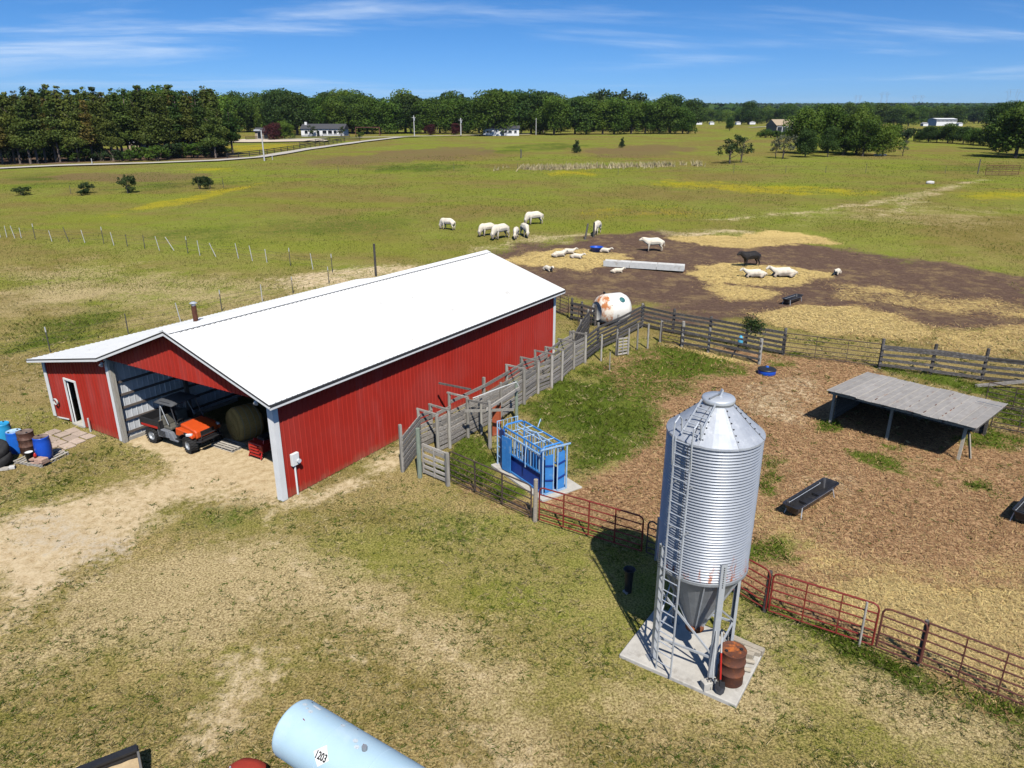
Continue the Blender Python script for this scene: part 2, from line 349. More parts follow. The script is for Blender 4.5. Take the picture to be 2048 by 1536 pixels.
pm('rust_plate', (0.40, 0.095, 0.035), (0.30, 0.07, 0.03), 6, 0.7, c3=(0.5, 0.35, 0.25), c3_t=0.66, c3_w=0.05)
pm('shed_tin', (0.41, 0.38, 0.34), (0.31, 0.285, 0.255), 3, 0.6, metal=0.15, bump=0.1, c3=(0.25, 0.115, 0.07), c3_t=0.67, c3_w=0.05, c3s=2.4, vary=0.10, stretch=(1.4, 0.7, 1))
pm('tank_white', (0.78, 0.76, 0.71), (0.70, 0.68, 0.62), 2, 0.6, c3=(0.62, 0.48, 0.33), c3_t=0.66, c3_w=0.06)
pm('rust_orange', (0.50, 0.20, 0.07), (0.40, 0.13, 0.04), 2.5, 0.7, c3=(0.72, 0.66, 0.56), c3_t=0.46, c3_w=0.05)
pm('teal_paint', (0.05, 0.20, 0.20), (0.03, 0.10, 0.11), 8, 0.5)
pm('fuel_blue', (0.44, 0.60, 0.70), (0.40, 0.56, 0.66), 1.6, 0.5, bump=0.03, c3=(0.52, 0.66, 0.74), c3_t=0.6, c3_w=0.1)
pm('placard', (0.82, 0.82, 0.80), (0.74, 0.75, 0.74), 9, 0.6)
pm('scuff', (0.62, 0.70, 0.74), (0.46, 0.50, 0.52), 30, 0.7, c3=(0.12, 0.12, 0.13), c3_t=0.62, c3_w=0.04)
pm('ink', (0.02, 0.02, 0.022), None, 9, 0.7)
pm('maroon_scrape', (0.20, 0.02, 0.03), None, 9, 0.7)
pm('faded_red', (0.42, 0.05, 0.028), (0.33, 0.04, 0.024), 4, 0.6, c3=(0.12, 0.03, 0.025), c3_t=0.64, c3_w=0.06)
pm('dirt_load', (0.50, 0.38, 0.22), (0.34, 0.25, 0.15), 5, 0.9, bump=0.5)
pm('hay', (0.66, 0.38, 0.11), (0.42, 0.24, 0.07), 9, 0.9, bump=0.6, stretch=(1, 4, 4))
pm('cow_white', (0.74, 0.68, 0.56), (0.66, 0.58, 0.45), 3, 0.75, c3=(0.50, 0.38, 0.24), c3_t=0.68, c3_w=0.06)
def cow_mud():
    m = M['cow_white']; t = m.node_tree; N = t.nodes.new; L = t.links.new; b = t.nodes['Principled BSDF']; src = b.inputs['Base Color'].links[0].from_socket
    tc = N('ShaderNodeTexCoord'); sp = N('ShaderNodeSeparateXYZ'); L(tc.outputs['Object'], sp.inputs[0]); no = N('ShaderNodeTexNoise'); no.inputs['Scale'].default_value = 4; L(tc.outputs['Object'], no.inputs['Vector'])
    a = N('ShaderNodeMath'); a.operation = 'MULTIPLY_ADD'; a.inputs[1].default_value = -0.7; L(no.outputs[0], a.inputs[0]); L(sp.outputs[2], a.inputs[2])
    r = N('ShaderNodeMapRange'); r.inputs[1].default_value = -0.25; r.inputs[2].default_value = 0.30; r.inputs[3].default_value = 0.8; r.inputs[4].default_value = 0.0; L(a.outputs[0], r.inputs[0])
    mx = N('ShaderNodeMix'); mx.data_type = 'RGBA'; mx.inputs[7].default_value = (0.26, 0.18, 0.12, 1); L(r.outputs[0], mx.inputs[0]); L(src, mx.inputs[6]); L(mx.outputs[2], b.inputs['Base Color'])
cow_mud()
pm('cow_black', (0.018, 0.016, 0.016), (0.028, 0.024, 0.022), 3, 0.6)
pm('bark', (0.13, 0.105, 0.085), (0.08, 0.065, 0.052), 3, 0.9, bump=0.5, stretch=(5, 5, 0.6), vary=0.2)
pm('pine_bark', (0.20, 0.155, 0.125), (0.12, 0.09, 0.07), 2, 0.9, bump=0.4, stretch=(4, 4, 0.6), vary=0.25)
pm('pole_pale', (0.56, 0.56, 0.54), (0.44, 0.44, 0.42), 3, 0.6)
pm('house_white', (0.78, 0.78, 0.76), (0.72, 0.72, 0.70), 1.2, 0.6)
pm('house_cream', (0.62, 0.58, 0.52), (0.56, 0.52, 0.47), 1.2, 0.6)
pm('shingle', (0.075, 0.075, 0.08), (0.055, 0.055, 0.06), 3, 0.85)
pm('glass_dark', (0.02, 0.024, 0.03), None, 3, 0.1, spec=0.6)
pm('tin_roof', (0.55, 0.55, 0.56), (0.45, 0.44, 0.43), 2, 0.5, metal=0.2)
pm('barn_tan', (0.42, 0.33, 0.22), (0.36, 0.28, 0.19), 1.5, 0.8)
pm('fence_black', (0.028, 0.026, 0.025), (0.04, 0.037, 0.035), 3, 0.7)
pm('steel_far', (0.30, 0.32, 0.35), None, 1, 0.5)
pm('wire', (0.10, 0.09, 0.085), None, 4, 0.5, metal=0.5)
pm('tpost', (0.07, 0.075, 0.07), (0.10, 0.09, 0.08), 4, 0.6)
pm('cloth_blue', (0.10, 0.42, 0.62), (0.08, 0.36, 0.55), 4, 0.5)
pm('gravel', (0.50, 0.46, 0.40), (0.40, 0.365, 0.315), 5, 0.95, bump=0.4, c3=(0.58, 0.55, 0.50), c3_t=0.6)
pm('sand_arena', (0.62, 0.52, 0.40), (0.55, 0.46, 0.35), 0.5, 0.95)
pm('barn_floor', (0.42, 0.33, 0.20), (0.30, 0.23, 0.135), 2.2, 0.95, bump=0.5, c3=(0.20, 0.15, 0.09), c3_t=0.6)
pm('stone', (0.62, 0.60, 0.56), (0.48, 0.46, 0.42), 6, 0.85, bump=0.3)
leafm('leaf_oak', (0.034, 0.080, 0.009), (0.095, 0.150, 0.015), hue=0.012)
leafm('leaf_bright', (0.060, 0.120, 0.012), (0.130, 0.190, 0.020), hue=0.012)
leafm('leaf_dark', (0.022, 0.055, 0.010), (0.058, 0.098, 0.015), hue=0.01)
leafm('leaf_pine', (0.048, 0.078, 0.013), (0.125, 0.150, 0.026), hue=0.02, vary=0.3)
leafm('leaf_rustpine', (0.105, 0.095, 0.018), (0.170, 0.125, 0.028), hue=0.015)
leafm('leaf_burgundy', (0.050, 0.012, 0.014), (0.085, 0.022, 0.020))
leafm('leaf_cedar', (0.022, 0.046, 0.014), (0.050, 0.078, 0.022))
leafm('leaf_bush', (0.030, 0.060, 0.016), (0.080, 0.110, 0.030))
leafm('leaf_grey', (0.095, 0.110, 0.060), (0.15, 0.16, 0.095))
leafm('reed', (0.46, 0.38, 0.20), (0.58, 0.50, 0.30), scale=1.5)
leafm('far_wood', (0.024, 0.060, 0.014), (0.055, 0.100, 0.020), scale=0.03)
tintm('blade'); tintm('straw_strand', 0.7, 0.15)
# ================================================================== THE GROUND
def vnoise(x, y, s, seed):
    """smooth value noise in 0..1"""
    r = np.random.default_rng(seed); T = r.random((256, 256))
    fx = x / s; fy = y / s; ix = np.floor(fx).astype(int); iy = np.floor(fy).astype(int)
    tx = fx - ix; ty = fy - iy; tx = tx * tx * (3 - 2 * tx); ty = ty * ty * (3 - 2 * ty)
    a = T[ix % 256, iy % 256]; b = T[(ix + 1) % 256, iy % 256]; c = T[ix % 256, (iy + 1) % 256]; d = T[(ix + 1) % 256, (iy + 1) % 256]
    return (a * (1 - tx) + b * tx) * (1 - ty) + (c * (1 - tx) + d * tx) * ty
def fbm(x, y, s, seed, n=3):
    o = 0; w = 0.5; tot = 0
    for i in range(n): o = o + w * vnoise(x, y, s / 2 ** i, seed + i * 7); tot += w; w *= 0.55
    return o / tot
# areas read off the photograph as outlines on the land: kind, softness in metres, strength, outline in pixels
ZONES = [
 ('mud', 2.2, 1.0, [(845, 545), (960, 505), (1100, 487), (1180, 474), (1290, 463), (1420, 482), (1560, 480), (1700, 496), (1800, 515), (1900, 530), (2100, 560), (2100, 690), (1900, 660), (1760, 640), (1650, 625), (1560, 640), (1420, 640), (1300, 612), (1110, 592), (1040, 560), (960, 520)]),
 ('mud', 3.0, 0.85, [(-90, 334), (150, 326), (300, 322), (480, 318), (470, 300), (300, 296), (-90, 300)]),  # wood floor: brown needles, mud tone reused to darken beneath the pines
 ('mud', 0.8, 0.75, [(1100, 600), (1290, 618), (1420, 640), (1400, 650), (1280, 640), (1120, 625)]),
 ('bare', 1.8, 0.8, [(1280, 466), (1400, 462), (1500, 466), (1400, 474), (1300, 474)]),
 ('bare', 2.5, 0.55, [(940, 500), (1060, 470), (1200, 466), (1290, 470), (1150, 485), (1000, 505)]),
 ('straw', 0.9, 1.0, [(1010, 521), (1060, 507), (1130, 498), (1220, 503), (1260, 515), (1215, 530), (1180, 541), (1110, 537), (1050, 531)]),
 ('straw', 0.9, 1.0, [(1335, 477), (1400, 489), (1480, 496), (1550, 493), (1600, 488), (1680, 488), (1650, 473), (1590, 462), (1530, 460), (1490, 474), (1420, 472), (1370, 471)]),
 ('straw', 0.9, 1.0, [(1365, 545), (1420, 526), (1490, 528), (1580, 534), (1650, 544), (1632, 562), (1580, 574), (1500, 570), (1420, 562)]),
 ('straw', 0.8, 0.8, [(1400, 572), (1450, 562), (1540, 578), (1560, 590), (1545, 601), (1450, 601)]),
 ('straw', 0.9, 1.0, [(1505, 626), (1590, 612), (1700, 613), (1790, 630), (1850, 648), (1885, 668), (1840, 686), (1760, 684), (1650, 668), (1550, 652)]),
 ('straw', 1.2, 0.62, [(1850, 655), (1960, 645), (2100, 650), (2100, 722), (1960, 708), (1860, 690)]),
 ('straw', 1.0, 0.5, [(1640, 560), (1900, 590), (2080, 610), (2080, 640), (1860, 625), (1680, 600)]),
 ('straw', 0.35, 0.85, [(1320, 690), (1370, 686), (1500, 716), (1520, 732), (1450, 722), (1370, 702)]),
 ('litter', 0.6, 1.0, [(1075, 995), (1180, 955), (1290, 890), (1300, 830), (1250, 800), (1230, 760), (1180, 742), (1290, 700), (1560, 705), (1740, 735), (1990, 880), (2100, 830), (2100, 1470), (2000, 1400), (1850, 1335), (1700, 1275), (1560, 1220), (1480, 1165), (1310, 1080), (1200, 1050)]),
 ('litter', 0.4, 0.8, [(890, 960), (980, 960), (1070, 1010), (1065, 1040), (980, 1005)]),
 ('straw', 0.8, 0.95, [(1600, 1165), (1720, 1130), (1860, 1140), (2100, 1200), (2100, 1440), (1960, 1375), (1830, 1310), (1700, 1235)]),
 ('straw', 0.9, 0.5, [(1460, 1000), (1560, 1010), (1700, 1090), (1900, 1090), (2080, 1130), (2080, 1190), (1800, 1150), (1600, 1160)]),
 ('bare', 0.8, 0.6, [(1490, 770), (1600, 745), (1650, 790), (1600, 850), (1500, 830)]),
 ('bare', 1.0, 0.5, [(1590, 905), (1700, 950), (1690, 1000), (1590, 970)]),
 ('lush', 0.8, 0.95, [(1040, 815), (1090, 770), (1150, 750), (1230, 745), (1260, 790), (1320, 800), (1325, 860), (1270, 905), (1200, 935), (1150, 930), (1125, 880), (1060, 850)]),
 ('lush', 0.7, 0.72, [(1035, 830), (1110, 752), (1200, 728), (1260, 702), (1330, 690), (1500, 728), (1480, 758), (1370, 768), (1330, 800), (1330, 885), (1230, 942), (1140, 938), (1105, 880)]),
 ('lush', 0.6, 1.0, [(1260, 735), (1320, 695), (1400, 705), (1500, 728), (1500, 750), (1440, 745), (1380, 758), (1290, 756)]),
 ('lush', 0.5, 0.7, [(1320, 760), (1420, 755), (1400, 790), (1330, 800)]),
 ('lush', 0.5, 1.0, [(870, 940), (920, 880), (965, 860), (1000, 905), (1000, 945), (1050, 985), (1000, 1000), (900, 960)]),
 ('lush', 0.4, 0.9, [(1500, 910), (1560, 915), (1565, 975), (1505, 990)]),
 ('lush', 0.5, 0.9, [(1490, 1070), (1580, 1050), (1625, 1090), (1600, 1135), (1500, 1130), (1470, 1100)]),
 ('lush', 0.4, 0.85, [(1690, 897), (1790, 908), (1880, 935), (2005, 965), (1995, 990), (1880, 975), (1760, 940), (1700, 925)]),
 ('lush', 0.4, 0.95, [(1630, 838), (1690, 838), (1690, 862), (1640, 866)]),
 ('lush', 0.4, 0.8, [(1760, 882), (1830, 890), (1820, 905), (1770, 900)]),
 ('lush', 0.5, 0.95, [(1740, 728), (1850, 742), (2100, 780), (2100, 860), (2000, 850), (1995, 800), (1900, 775), (1770, 742)]),
 ('lush', 0.5, 0.85, [(1900, 880), (1960, 855), (2100, 875), (2100, 905), (1960, 900)]),
 ('lush', 0.35, 0.95, [(1480, 1190), (1540, 1215), (1640, 1250), (1750, 1290), (1860, 1340), (1990, 1395), (2100, 1440), (2100, 1475), (1960, 1420), (1830, 1365), (1700, 1320), (1580, 1270), (1490, 1230)]),
 ('lush', 0.4, 0.75, [(1520, 700), (1600, 705), (1610, 735), (1540, 735)]),
 ('lush', 0.5, 0.6, [(1130, 660), (1180, 650), (1170, 700), (1110, 700)]),
 ('lush', 1.0, 0.62, [(0, 1000), (60, 960), (150, 930), (250, 905), (270, 925), (170, 965), (60, 1010), (0, 1020)]),
 ('lush', 1.0, 0.5, [(340, 1010), (470, 990), (560, 1010), (540, 1060), (420, 1070)]),
 ('lush', 1.0, 0.42, [(640, 1010), (760, 960), (830, 980), (960, 1010), (1060, 1060), (1160, 1080), (1180, 1160), (1060, 1130), (900, 1100), (740, 1090)]),
 ('lush', 1.0, 0.45, [(1100, 1180), (1200, 1200), (1250, 1250), (1230, 1330), (1120, 1300)]),
 ('lush', 0.8, 0.5, [(650, 1400), (760, 1410), (900, 1500), (1000, 1536), (900, 1560), (740, 1460)]),
 ('lush', 0.8, 0.35, [(180, 1430), (320, 1400), (430, 1440), (330, 1490), (220, 1480)]),
 ('lush', 2.0, 0.7, [(0, 690), (60, 650), (200, 600), (290, 640), (200, 670), (80, 700), (60, 730), (0, 740)]),
 ('lush', 3.0, 0.55, [(220, 470), (500, 440), (850, 420), (880, 440), (760, 480), (500, 490), (300, 480)]),
 ('bare', 0.9, 0.95, [(0, 1045), (120, 1000), (260, 960), (330, 900), (430, 885), (565, 935), (575, 1000), (460, 985), (380, 1000), (300, 1060), (200, 1110), (110, 1180), (0, 1250)]),
 ('bare', 0.6, 0.9, [(290, 870), (440, 880), (570, 930), (560, 990), (450, 960), (340, 935), (270, 900)]),
 ('bare', 0.3, 1.0, [(240, 880), (572, 1003), (640, 960), (560, 880), (330, 810), (250, 830)]),
 ('gravel', 0.7, 0.42, [(0, 1020), (90, 1000), (200, 1010), (340, 1080), (260, 1150), (150, 1140), (60, 1090), (0, 1080)]),
 ('dry', 1.2, 0.9, [(0, 1260), (130, 1190), (260, 1120), (480, 1080), (640, 1090), (760, 1160), (980, 1250), (900, 1310), (760, 1300), (560, 1270), (420, 1300), (240, 1280), (120, 1330), (0, 1400)]),
 ('dry', 1.0, 0.9, [(760, 1290), (900, 1260), (1020, 1310), (1110, 1420), (1120, 1560), (920, 1560), (860, 1430)]),
 ('bare', 0.7, 0.6, [(880, 1440), (960, 1450), (1020, 1560), (900, 1560)]),
 ('bare', 0.6, 0.55, [(420, 1300), (540, 1300), (620, 1330), (540, 1420), (470, 1500), (430, 1560), (390, 1490), (440, 1400)]),
 ('bare', 0.5, 0.8, [(560, 1005), (640, 985), (810, 890), (830, 905), (760, 950), (640, 1010)]),
 ('dry', 0.7, 0.85, [(1480, 1240), (1560, 1260), (1540, 1400), (1620, 1440), (1500, 1500), (1380, 1420), (1490, 1330)]),
 ('dry', 0.8, 0.6, [(1120, 1410), (1280, 1370), (1440, 1420), (1420, 1500), (1240, 1480)]),
 ('dry', 0.8, 0.7, [(1600, 1300), (1760, 1320), (1940, 1400), (2080, 1460), (2080, 1540), (1840, 1480), (1680, 1400)]),
 ('dry', 2.0, 0.9, [(20, 605), (90, 575), (180, 560), (260, 572), (270, 588), (150, 608), (60, 618)]),
 ('dry', 4.0, 0.65, [(0, 540), (200, 530), (420, 560), (620, 560), (760, 545), (600, 600), (380, 650), (240, 640), (120, 610), (0, 640)]),
 ('dry', 2.5, 0.5, [(100, 740), (200, 700), (120, 800), (60, 830), (20, 780)]),
 ('bare', 1.6, 0.75, [(540, 560), (640, 548), (760, 535), (880, 525), (850, 545), (720, 560), (600, 580)]),
 ('dry', 4.0, 0.42, [(1440, 432), (1600, 415), (1760, 402), (1900, 410), (2060, 430), (2060, 470), (1800, 450), (1560, 440)]),
 ('bare', 1.2, 0.6, [(1420, 440), (1560, 425), (1700, 408), (1800, 392), (1890, 372), (1960, 357), (1968, 360), (1900, 380), (1820, 398), (1700, 416), (1570, 433)]),
 ('bare', 1.2, 0.55, [(1740, 430), (1830, 395), (1900, 370), (1910, 372), (1850, 400), (1770, 435)]),
 ('flower', 2.5, 0.9, [(1280, 362), (1420, 362), (1560, 370), (1750, 381), (1745, 391), (1600, 389), (1450, 378), (1330, 372)]),
 ('flower', 2.5, 0.9, [(1890, 390), (1960, 378), (2100, 376), (2100, 402), (1960, 402)]),
 ('flower', 1.5, 0.95, [(170, 440), (260, 418), (340, 400), (420, 383), (480, 372), (520, 365), (530, 368), (450, 388), (350, 410), (260, 428)]),
 ('flower', 2.5, 0.9, [(370, 337), (470, 335), (470, 342), (400, 344)]),
 ('flower', 2.5, 0.9, [(1080, 343), (1180, 340), (1190, 349), (1100, 351)]),
 ('flower', 4.0, 0.9, [(450, 292), (560, 287), (640, 292), (500, 305), (450, 306)]),
 ('flower', 3.0, 0.5, [(1150, 420), (1350, 410), (1400, 425), (1200, 440)]),
 ('red', 5.0, 0.9, [(80, 349), (230, 344), (420, 350), (380, 362), (200, 364), (100, 358)]),
 ('red', 8.0, 0.8, [(620, 318), (780, 300), (950, 292), (1010, 305), (900, 318), (740, 330), (640, 330)]),
 ('red', 6.0, 0.7, [(1150, 300), (1300, 286), (1420, 296), (1300, 318), (1180, 316)]),
 ('deep', 4.0, 0.9, [(0, 350), (80, 349), (200, 368), (400, 362), (500, 366), (360, 378), (150, 382), (0, 378)]),
 ('deep', 4.0, 0.9, [(680, 331), (860, 326), (1000, 333), (960, 342), (760, 344)]),
 ('deep', 6.0, 0.8, [(940, 300), (1080, 285), (1200, 290), (1100, 304), (980, 308)]),
 ('deep', 5.0, 0.7, [(1820, 330), (1980, 325), (2080, 330), (2080, 342), (1860, 345)]),
]
KINDS = ['mud', 'straw', 'litter', 'lush', 'bare', 'dry', 'gravel', 'flower', 'red', 'deep']
def _poly(px): return np.array([[p.x, p.y] for p in (G(u, v) for u, v in px)])
_ZP = [(k, s, a, _poly(px)) for k, s, a, px in ZONES]
def _track(px, w, off):
    # a worn wheel track: a narrow band along a line on the land
    c = np.array([[p.x, p.y] for p in (G(u, v) for u, v in px)]); d = np.gradient(c, axis=0); d /= np.linalg.norm(d, axis=1)[:, None]; n = np.stack([-d[:, 1], d[:, 0]], 1); c = c + n * off
    return np.concatenate([c + n * w / 2, (c - n * w / 2)[::-1]])
_TR = [(460, 960), (400, 985), (330, 1020), (250, 1065), (170, 1125), (100, 1200), (40, 1290), (-20, 1400)]
_TR2 = [(520, 975), (490, 1020), (500, 1090), (560, 1170), (660, 1240), (790, 1300), (900, 1370), (960, 1460), (980, 1560)]
for _t in (_TR, _TR2):
    for _o in (-0.75, 0.75): _ZP.append(('bare', 0.24, 0.50, _track(_t, 0.34, _o)))
def sdist(P, poly):
    """signed distance, positive inside"""
    x, y = P[:, 0], P[:, 1]; d2 = np.full(len(P), 1e18); ins = np.zeros(len(P), bool); n = len(poly)
    for i in range(n):
        ax, ay = poly[i]; bx, by = poly[(i + 1) % n]; ex, ey = bx - ax, by - ay
        t = np.clip(((x - ax) * ex + (y - ay) * ey) / (ex * ex + ey * ey + 1e-12), 0, 1)
        d2 = np.minimum(d2, (x - ax - t * ex) ** 2 + (y - ay - t * ey) ** 2)
        c = ((ay > y) != (by > y))
        with np.errstate(divide='ignore', invalid='ignore'):
            ins ^= c & (x < (bx - ax) * (y - ay) / (by - ay) + ax)
    return np.where(ins, 1, -1) * np.sqrt(d2)
def masks(P):
    """how much of each ground kind there is at points P"""
    out = {k: np.zeros(len(P)) for k in KINDS}
    wx = (fbm(P[:, 0], P[:, 1], 3.0, 5) - 0.5); wy = (fbm(P[:, 0], P[:, 1], 3.0, 91) - 0.5)
    for k, s, a, poly in _ZP:
        lo, hi = poly.min(0) - 3 * s - 2, poly.max(0) + 3 * s + 2
        i = np.where((P[:, 0] > lo[0]) & (P[:, 0] < hi[0]) & (P[:, 1] > lo[1]) & (P[:, 1] < hi[1]))[0]
        if len(i) == 0: continue
        Q = P[i] + np.stack([wx[i], wy[i]], 1) * (2.2 * s)
        d = sdist(Q, poly) + (fbm(Q[:, 0], Q[:, 1], 1.3 * s + 0.3, 33) - 0.5) * 2.0 * s
        m = np.clip(d / (1.4 * s) * 0.5 + 0.5, 0, 1); m = m * m * (3 - 2 * m) * a
        if k in ('lush', 'flower', 'deep'):
            q = 1.1 * s + 1.0; m = m * np.clip(fbm(P[i, 0], P[i, 1], q * 0.95, 57, 4) * 3.0 - (0.55 if k == 'lush' else 0.75), 0.25, 1.0) ** 0.6
        out[k][i] = np.maximum(out[k][i], m)
    return out

def axis(lo, hi, step, ends, g=1.09):
    a = list(np.arange(lo, hi + 1e-6, step)); d = step
    while a[-1] < ends[1]: d *= g; a.append(a[-1] + d)
    d = step; pre = []; x = lo
    while x > ends[0]: d *= g; x -= d; pre.append(x)
    return np.array(pre[::-1] + a)
gx = axis(-24, 28, 0.28, (-9000, 9000), 1.065); gy = axis(8, 74, 0.28, (-400, 11000), 1.045)
XX, YY = np.meshgrid(gx, gy); P2 = np.stack([XX.ravel(), YY.ravel()], 1)
mk = masks(P2)
gz = tz(P2[:, 1]) + (fbm(P2[:, 0], P2[:, 1], 0.9, 3) - 0.5) * 0.030 * (P2[:, 1] < 200)
gz += (fbm(P2[:, 0], P2[:, 1], 45.0, 77) - 0.5) * 0.8 * np.clip((P2[:, 1] - 60) / 60, 0, 1) * (P2[:, 1] < 1200) * 0.5
_tr = np.maximum.reduce([mk['mud'], mk['litter'], mk['straw'], mk['lush'] * 0.7])
gz += _tr * (fbm(P2[:, 0], P2[:, 1], 0.75, 13) - 0.5) * 0.11 * (P2[:, 1] < 80) * (P2[:, 1] > 9)
nx, ny = len(gx), len(gy)
ii = (np.arange(ny - 1)[:, None] * nx + np.arange(nx - 1)[None, :]).ravel()
quads = np.stack([ii, ii + 1, ii + nx + 1, ii + nx], 1)
gme = np_mesh('ground', np.column_stack([P2, gz]), quads, None)
for k in KINDS:
    a = gme.attributes.new('m_' + k, 'FLOAT', 'POINT'); a.data.foreach_set('value', mk[k].astype(np.float32))
gme.polygons.foreach_set('use_smooth', np.ones(len(quads), bool))

def ground_material():
    m, t, b = _new('ground'); N = t.nodes.new; L = t.links.new
    tc = N('ShaderNodeTexCoord')
    def noise(scale, det=5, rough=0.65, dist=0.0, stretch=None):
        n = N('ShaderNodeTexNoise'); n.inputs['Scale'].default_value = scale; n.inputs['Detail'].default_value = det
        n.inputs['Roughness'].default_value = rough; n.inputs['Distortion'].default_value = dist
        if stretch:
            mp = N('ShaderNodeMapping'); mp.inputs['Scale'].default_value = stretch; L(tc.outputs['Object'], mp.inputs[0]); L(mp.outputs[0], n.inputs['Vector'])
        else: L(tc.outputs['Object'], n.inputs['Vector'])
        return n.outputs[0]
    def rng(x, a, c, o0=0.0, o1=1.0, smooth=True):
        r = N('ShaderNodeMapRange')
        if smooth: r.interpolation_type = 'SMOOTHSTEP'
        r.inputs[1].default_value = a; r.inputs[2].default_value = c; r.inputs[3].default_value = o0; r.inputs[4].default_value = o1
        L(x, r.inputs[0]); return r.outputs[0]
    def mix(fac, a, c):
        x = N('ShaderNodeMix'); x.data_type = 'RGBA'
        if isinstance(fac, float): x.inputs[0].default_value = fac
        else: L(fac, x.inputs[0])
        for s, v in ((6, a), (7, c)):
            if isinstance(v, tuple): x.inputs[s].default_value = (*v, 1)
            else: L(v, x.inputs[s])
        return x.outputs[2]
    def mth(op, a, c):
        x = N('ShaderNodeMath'); x.operation = op
        for i, v in ((0, a), (1, c)):
            if isinstance(v, (int, float)): x.inputs[i].default_value = v
            else: L(v, x.inputs[i])
        return x.outputs[0]
    nbig = noise(0.045, 4); nmid = noise(0.35, 5, 0.7); nfine = noise(3.2, 6, 0.75); nvf = noise(17.0, 4, 0.8); nst = noise(9.0, 5, 0.75, 1.2, (1, 1, 1))
    nlong = noise(0.03, 4, 0.6, 0.0, (1, 3.2, 1))
    speck = rng(nvf, 0.36, 0.64); fine = rng(nfine, 0.34, 0.66)
    nm2 = noise(0.9, 6, 0.75); nstreak = noise(0.10, 6, 0.72, 0.4, (1, 2.6, 1))
    green = mix(speck, (0.052, 0.050, 0.009), (0.270, 0.215, 0.058))
    green2 = mix(speck, (0.064, 0.098, 0.009), (0.245, 0.290, 0.036))
    drygr = mix(speck, (0.125, 0.085, 0.032), (0.56, 0.42, 0.19))
    grass = mix(rng(nbig, 0.40, 0.62), green, green2)
    patch = rng(mth('ADD', mth('MULTIPLY', nmid, 0.45), mth('ADD', mth('MULTIPLY', nm2, 0.25), mth('MULTIPLY', nfine, 0.30))), 0.36, 0.57)
    # dead grass is thick in the yard, thin out in the pasture
    geo = N('ShaderNodeSeparateXYZ'); L(tc.outputs['Object'], geo.inputs[0])
    near = rng(geo.outputs[1], 16.0, 85.0, 0.95, 0.24)
    grass = mix(mth('MULTIPLY', patch, near), grass, drygr)
    grass = mix(mth('MULTIPLY', rng(nstreak, 0.46, 0.68), rng(geo.outputs[1], 20.0, 90.0, 0.62, 0.50)), grass, mix(speck, (0.120, 0.092, 0.030), (0.27, 0.205, 0.080)))
    grass = mix(mth('MULTIPLY', rng(nlong, 0.46, 0.64), 0.55), grass, mix(speck, (0.098, 0.140, 0.011), (0.255, 0.295, 0.034)))
    ntuft = noise(5.5, 5, 0.8)
    grass = mix(mth('MULTIPLY', rng(mth('ADD', mth('MULTIPLY', ntuft, 0.65), mth('MULTIPLY', nm2, 0.35)), 0.53, 0.63), rng(geo.outputs[1], 14.0, 70.0, 0.55, 0.35)), grass, mix(speck, (0.035, 0.060, 0.008), (0.120, 0.160, 0.024)))
    def att(k):
        a = N('ShaderNodeAttribute'); a.attribute_name = 'm_' + k; return a.outputs['Fac']
    def ragged(k, amp=0.75, nz=None, lo=0.36, hi=0.62):
        nz = nz if nz is not None else nfine
        s = mth('ADD', att(k), mth('MULTIPLY', mth('SUBTRACT', mth('ADD', mth('MULTIPLY', nz, 0.6), mth('MULTIPLY', nmid, 0.4)), 0.5), amp * 2.0))
        return mth('MULTIPLY', rng(s, lo, hi), rng(att(k), 0.0, 0.12))
    col = grass
    col = mix(mth('MULTIPLY', ragged('deep', 1.0, None, 0.2, 0.9), 0.7), col, mix(speck, (0.035, 0.075, 0.010), (0.075, 0.12, 0.016)))
    col = mix(mth('MULTIPLY', ragged('red', 0.9), 0.75), col, mix(speck, (0.125, 0.085, 0.040), (0.21, 0.145, 0.075)))
    col = mix(mth('MULTIPLY', ragged('dry', 1.3, None, 0.15, 0.95), 0.85), col, mix(speck, (0.20, 0.135, 0.06), (0.66, 0.53, 0.29)))
    col = mix(ragged('litter', 0.9, None, 0.25, 0.75), col, mix(rng(nst, 0.38, 0.60), (0.165, 0.080, 0.040), (0.50, 0.32, 0.17)))
    col = mix(mth('MULTIPLY', ragged('bare', 1.2, None, 0.20, 0.85), 0.92), col, mix(fine, mix(speck, (0.36, 0.25, 0.135), (0.58, 0.44, 0.26)), (0.66, 0.53, 0.34)))
    col = mix(mth('MULTIPLY', ragged('gravel', 1.3, None, 0.25, 0.95), 0.75), col, mix(speck, (0.27, 0.25, 0.22), (0.47, 0.44, 0.40)))
    col = mix(ragged('mud', 0.8, None, 0.25, 0.75), col, mix(fine, mix(speck, (0.060, 0.036, 0.028), (0.125, 0.080, 0.060)), mix(speck, (0.095, 0.060, 0.046), (0.175, 0.118, 0.085))))
    col = mix(mth('MULTIPLY', mth('MULTIPLY', ragged('mud', 0.4), rng(mth('ADD', mth('MULTIPLY', nmid, 0.5), mth('MULTIPLY', nm2, 0.5)), 0.47, 0.62)), 0.8), col, mix(speck, (0.13, 0.085, 0.045), (0.33, 0.235, 0.12)))
    col = mix(ragged('lush', 1.3, None, 0.30, 0.80), col, mix(speck, (0.052, 0.082, 0.011), (0.135, 0.170, 0.026)))
    col = mix(ragged('straw', 1.1, None, 0.28, 0.72), col, mix(rng(nst, 0.36, 0.56), (0.27, 0.165, 0.055), mix(speck, (0.52, 0.375, 0.135), (0.72, 0.56, 0.235))))
    col = mix(mth('MULTIPLY', ragged('flower', 1.8, nvf, 0.25, 0.95), 0.68), col, mix(speck, (0.22, 0.20, 0.015), (0.50, 0.40, 0.018)))
    L(col, b.inputs['Base Color']); b.inputs['Roughness'].default_value = 1.0; b.inputs['Specular IOR Level'].default_value = 0.0
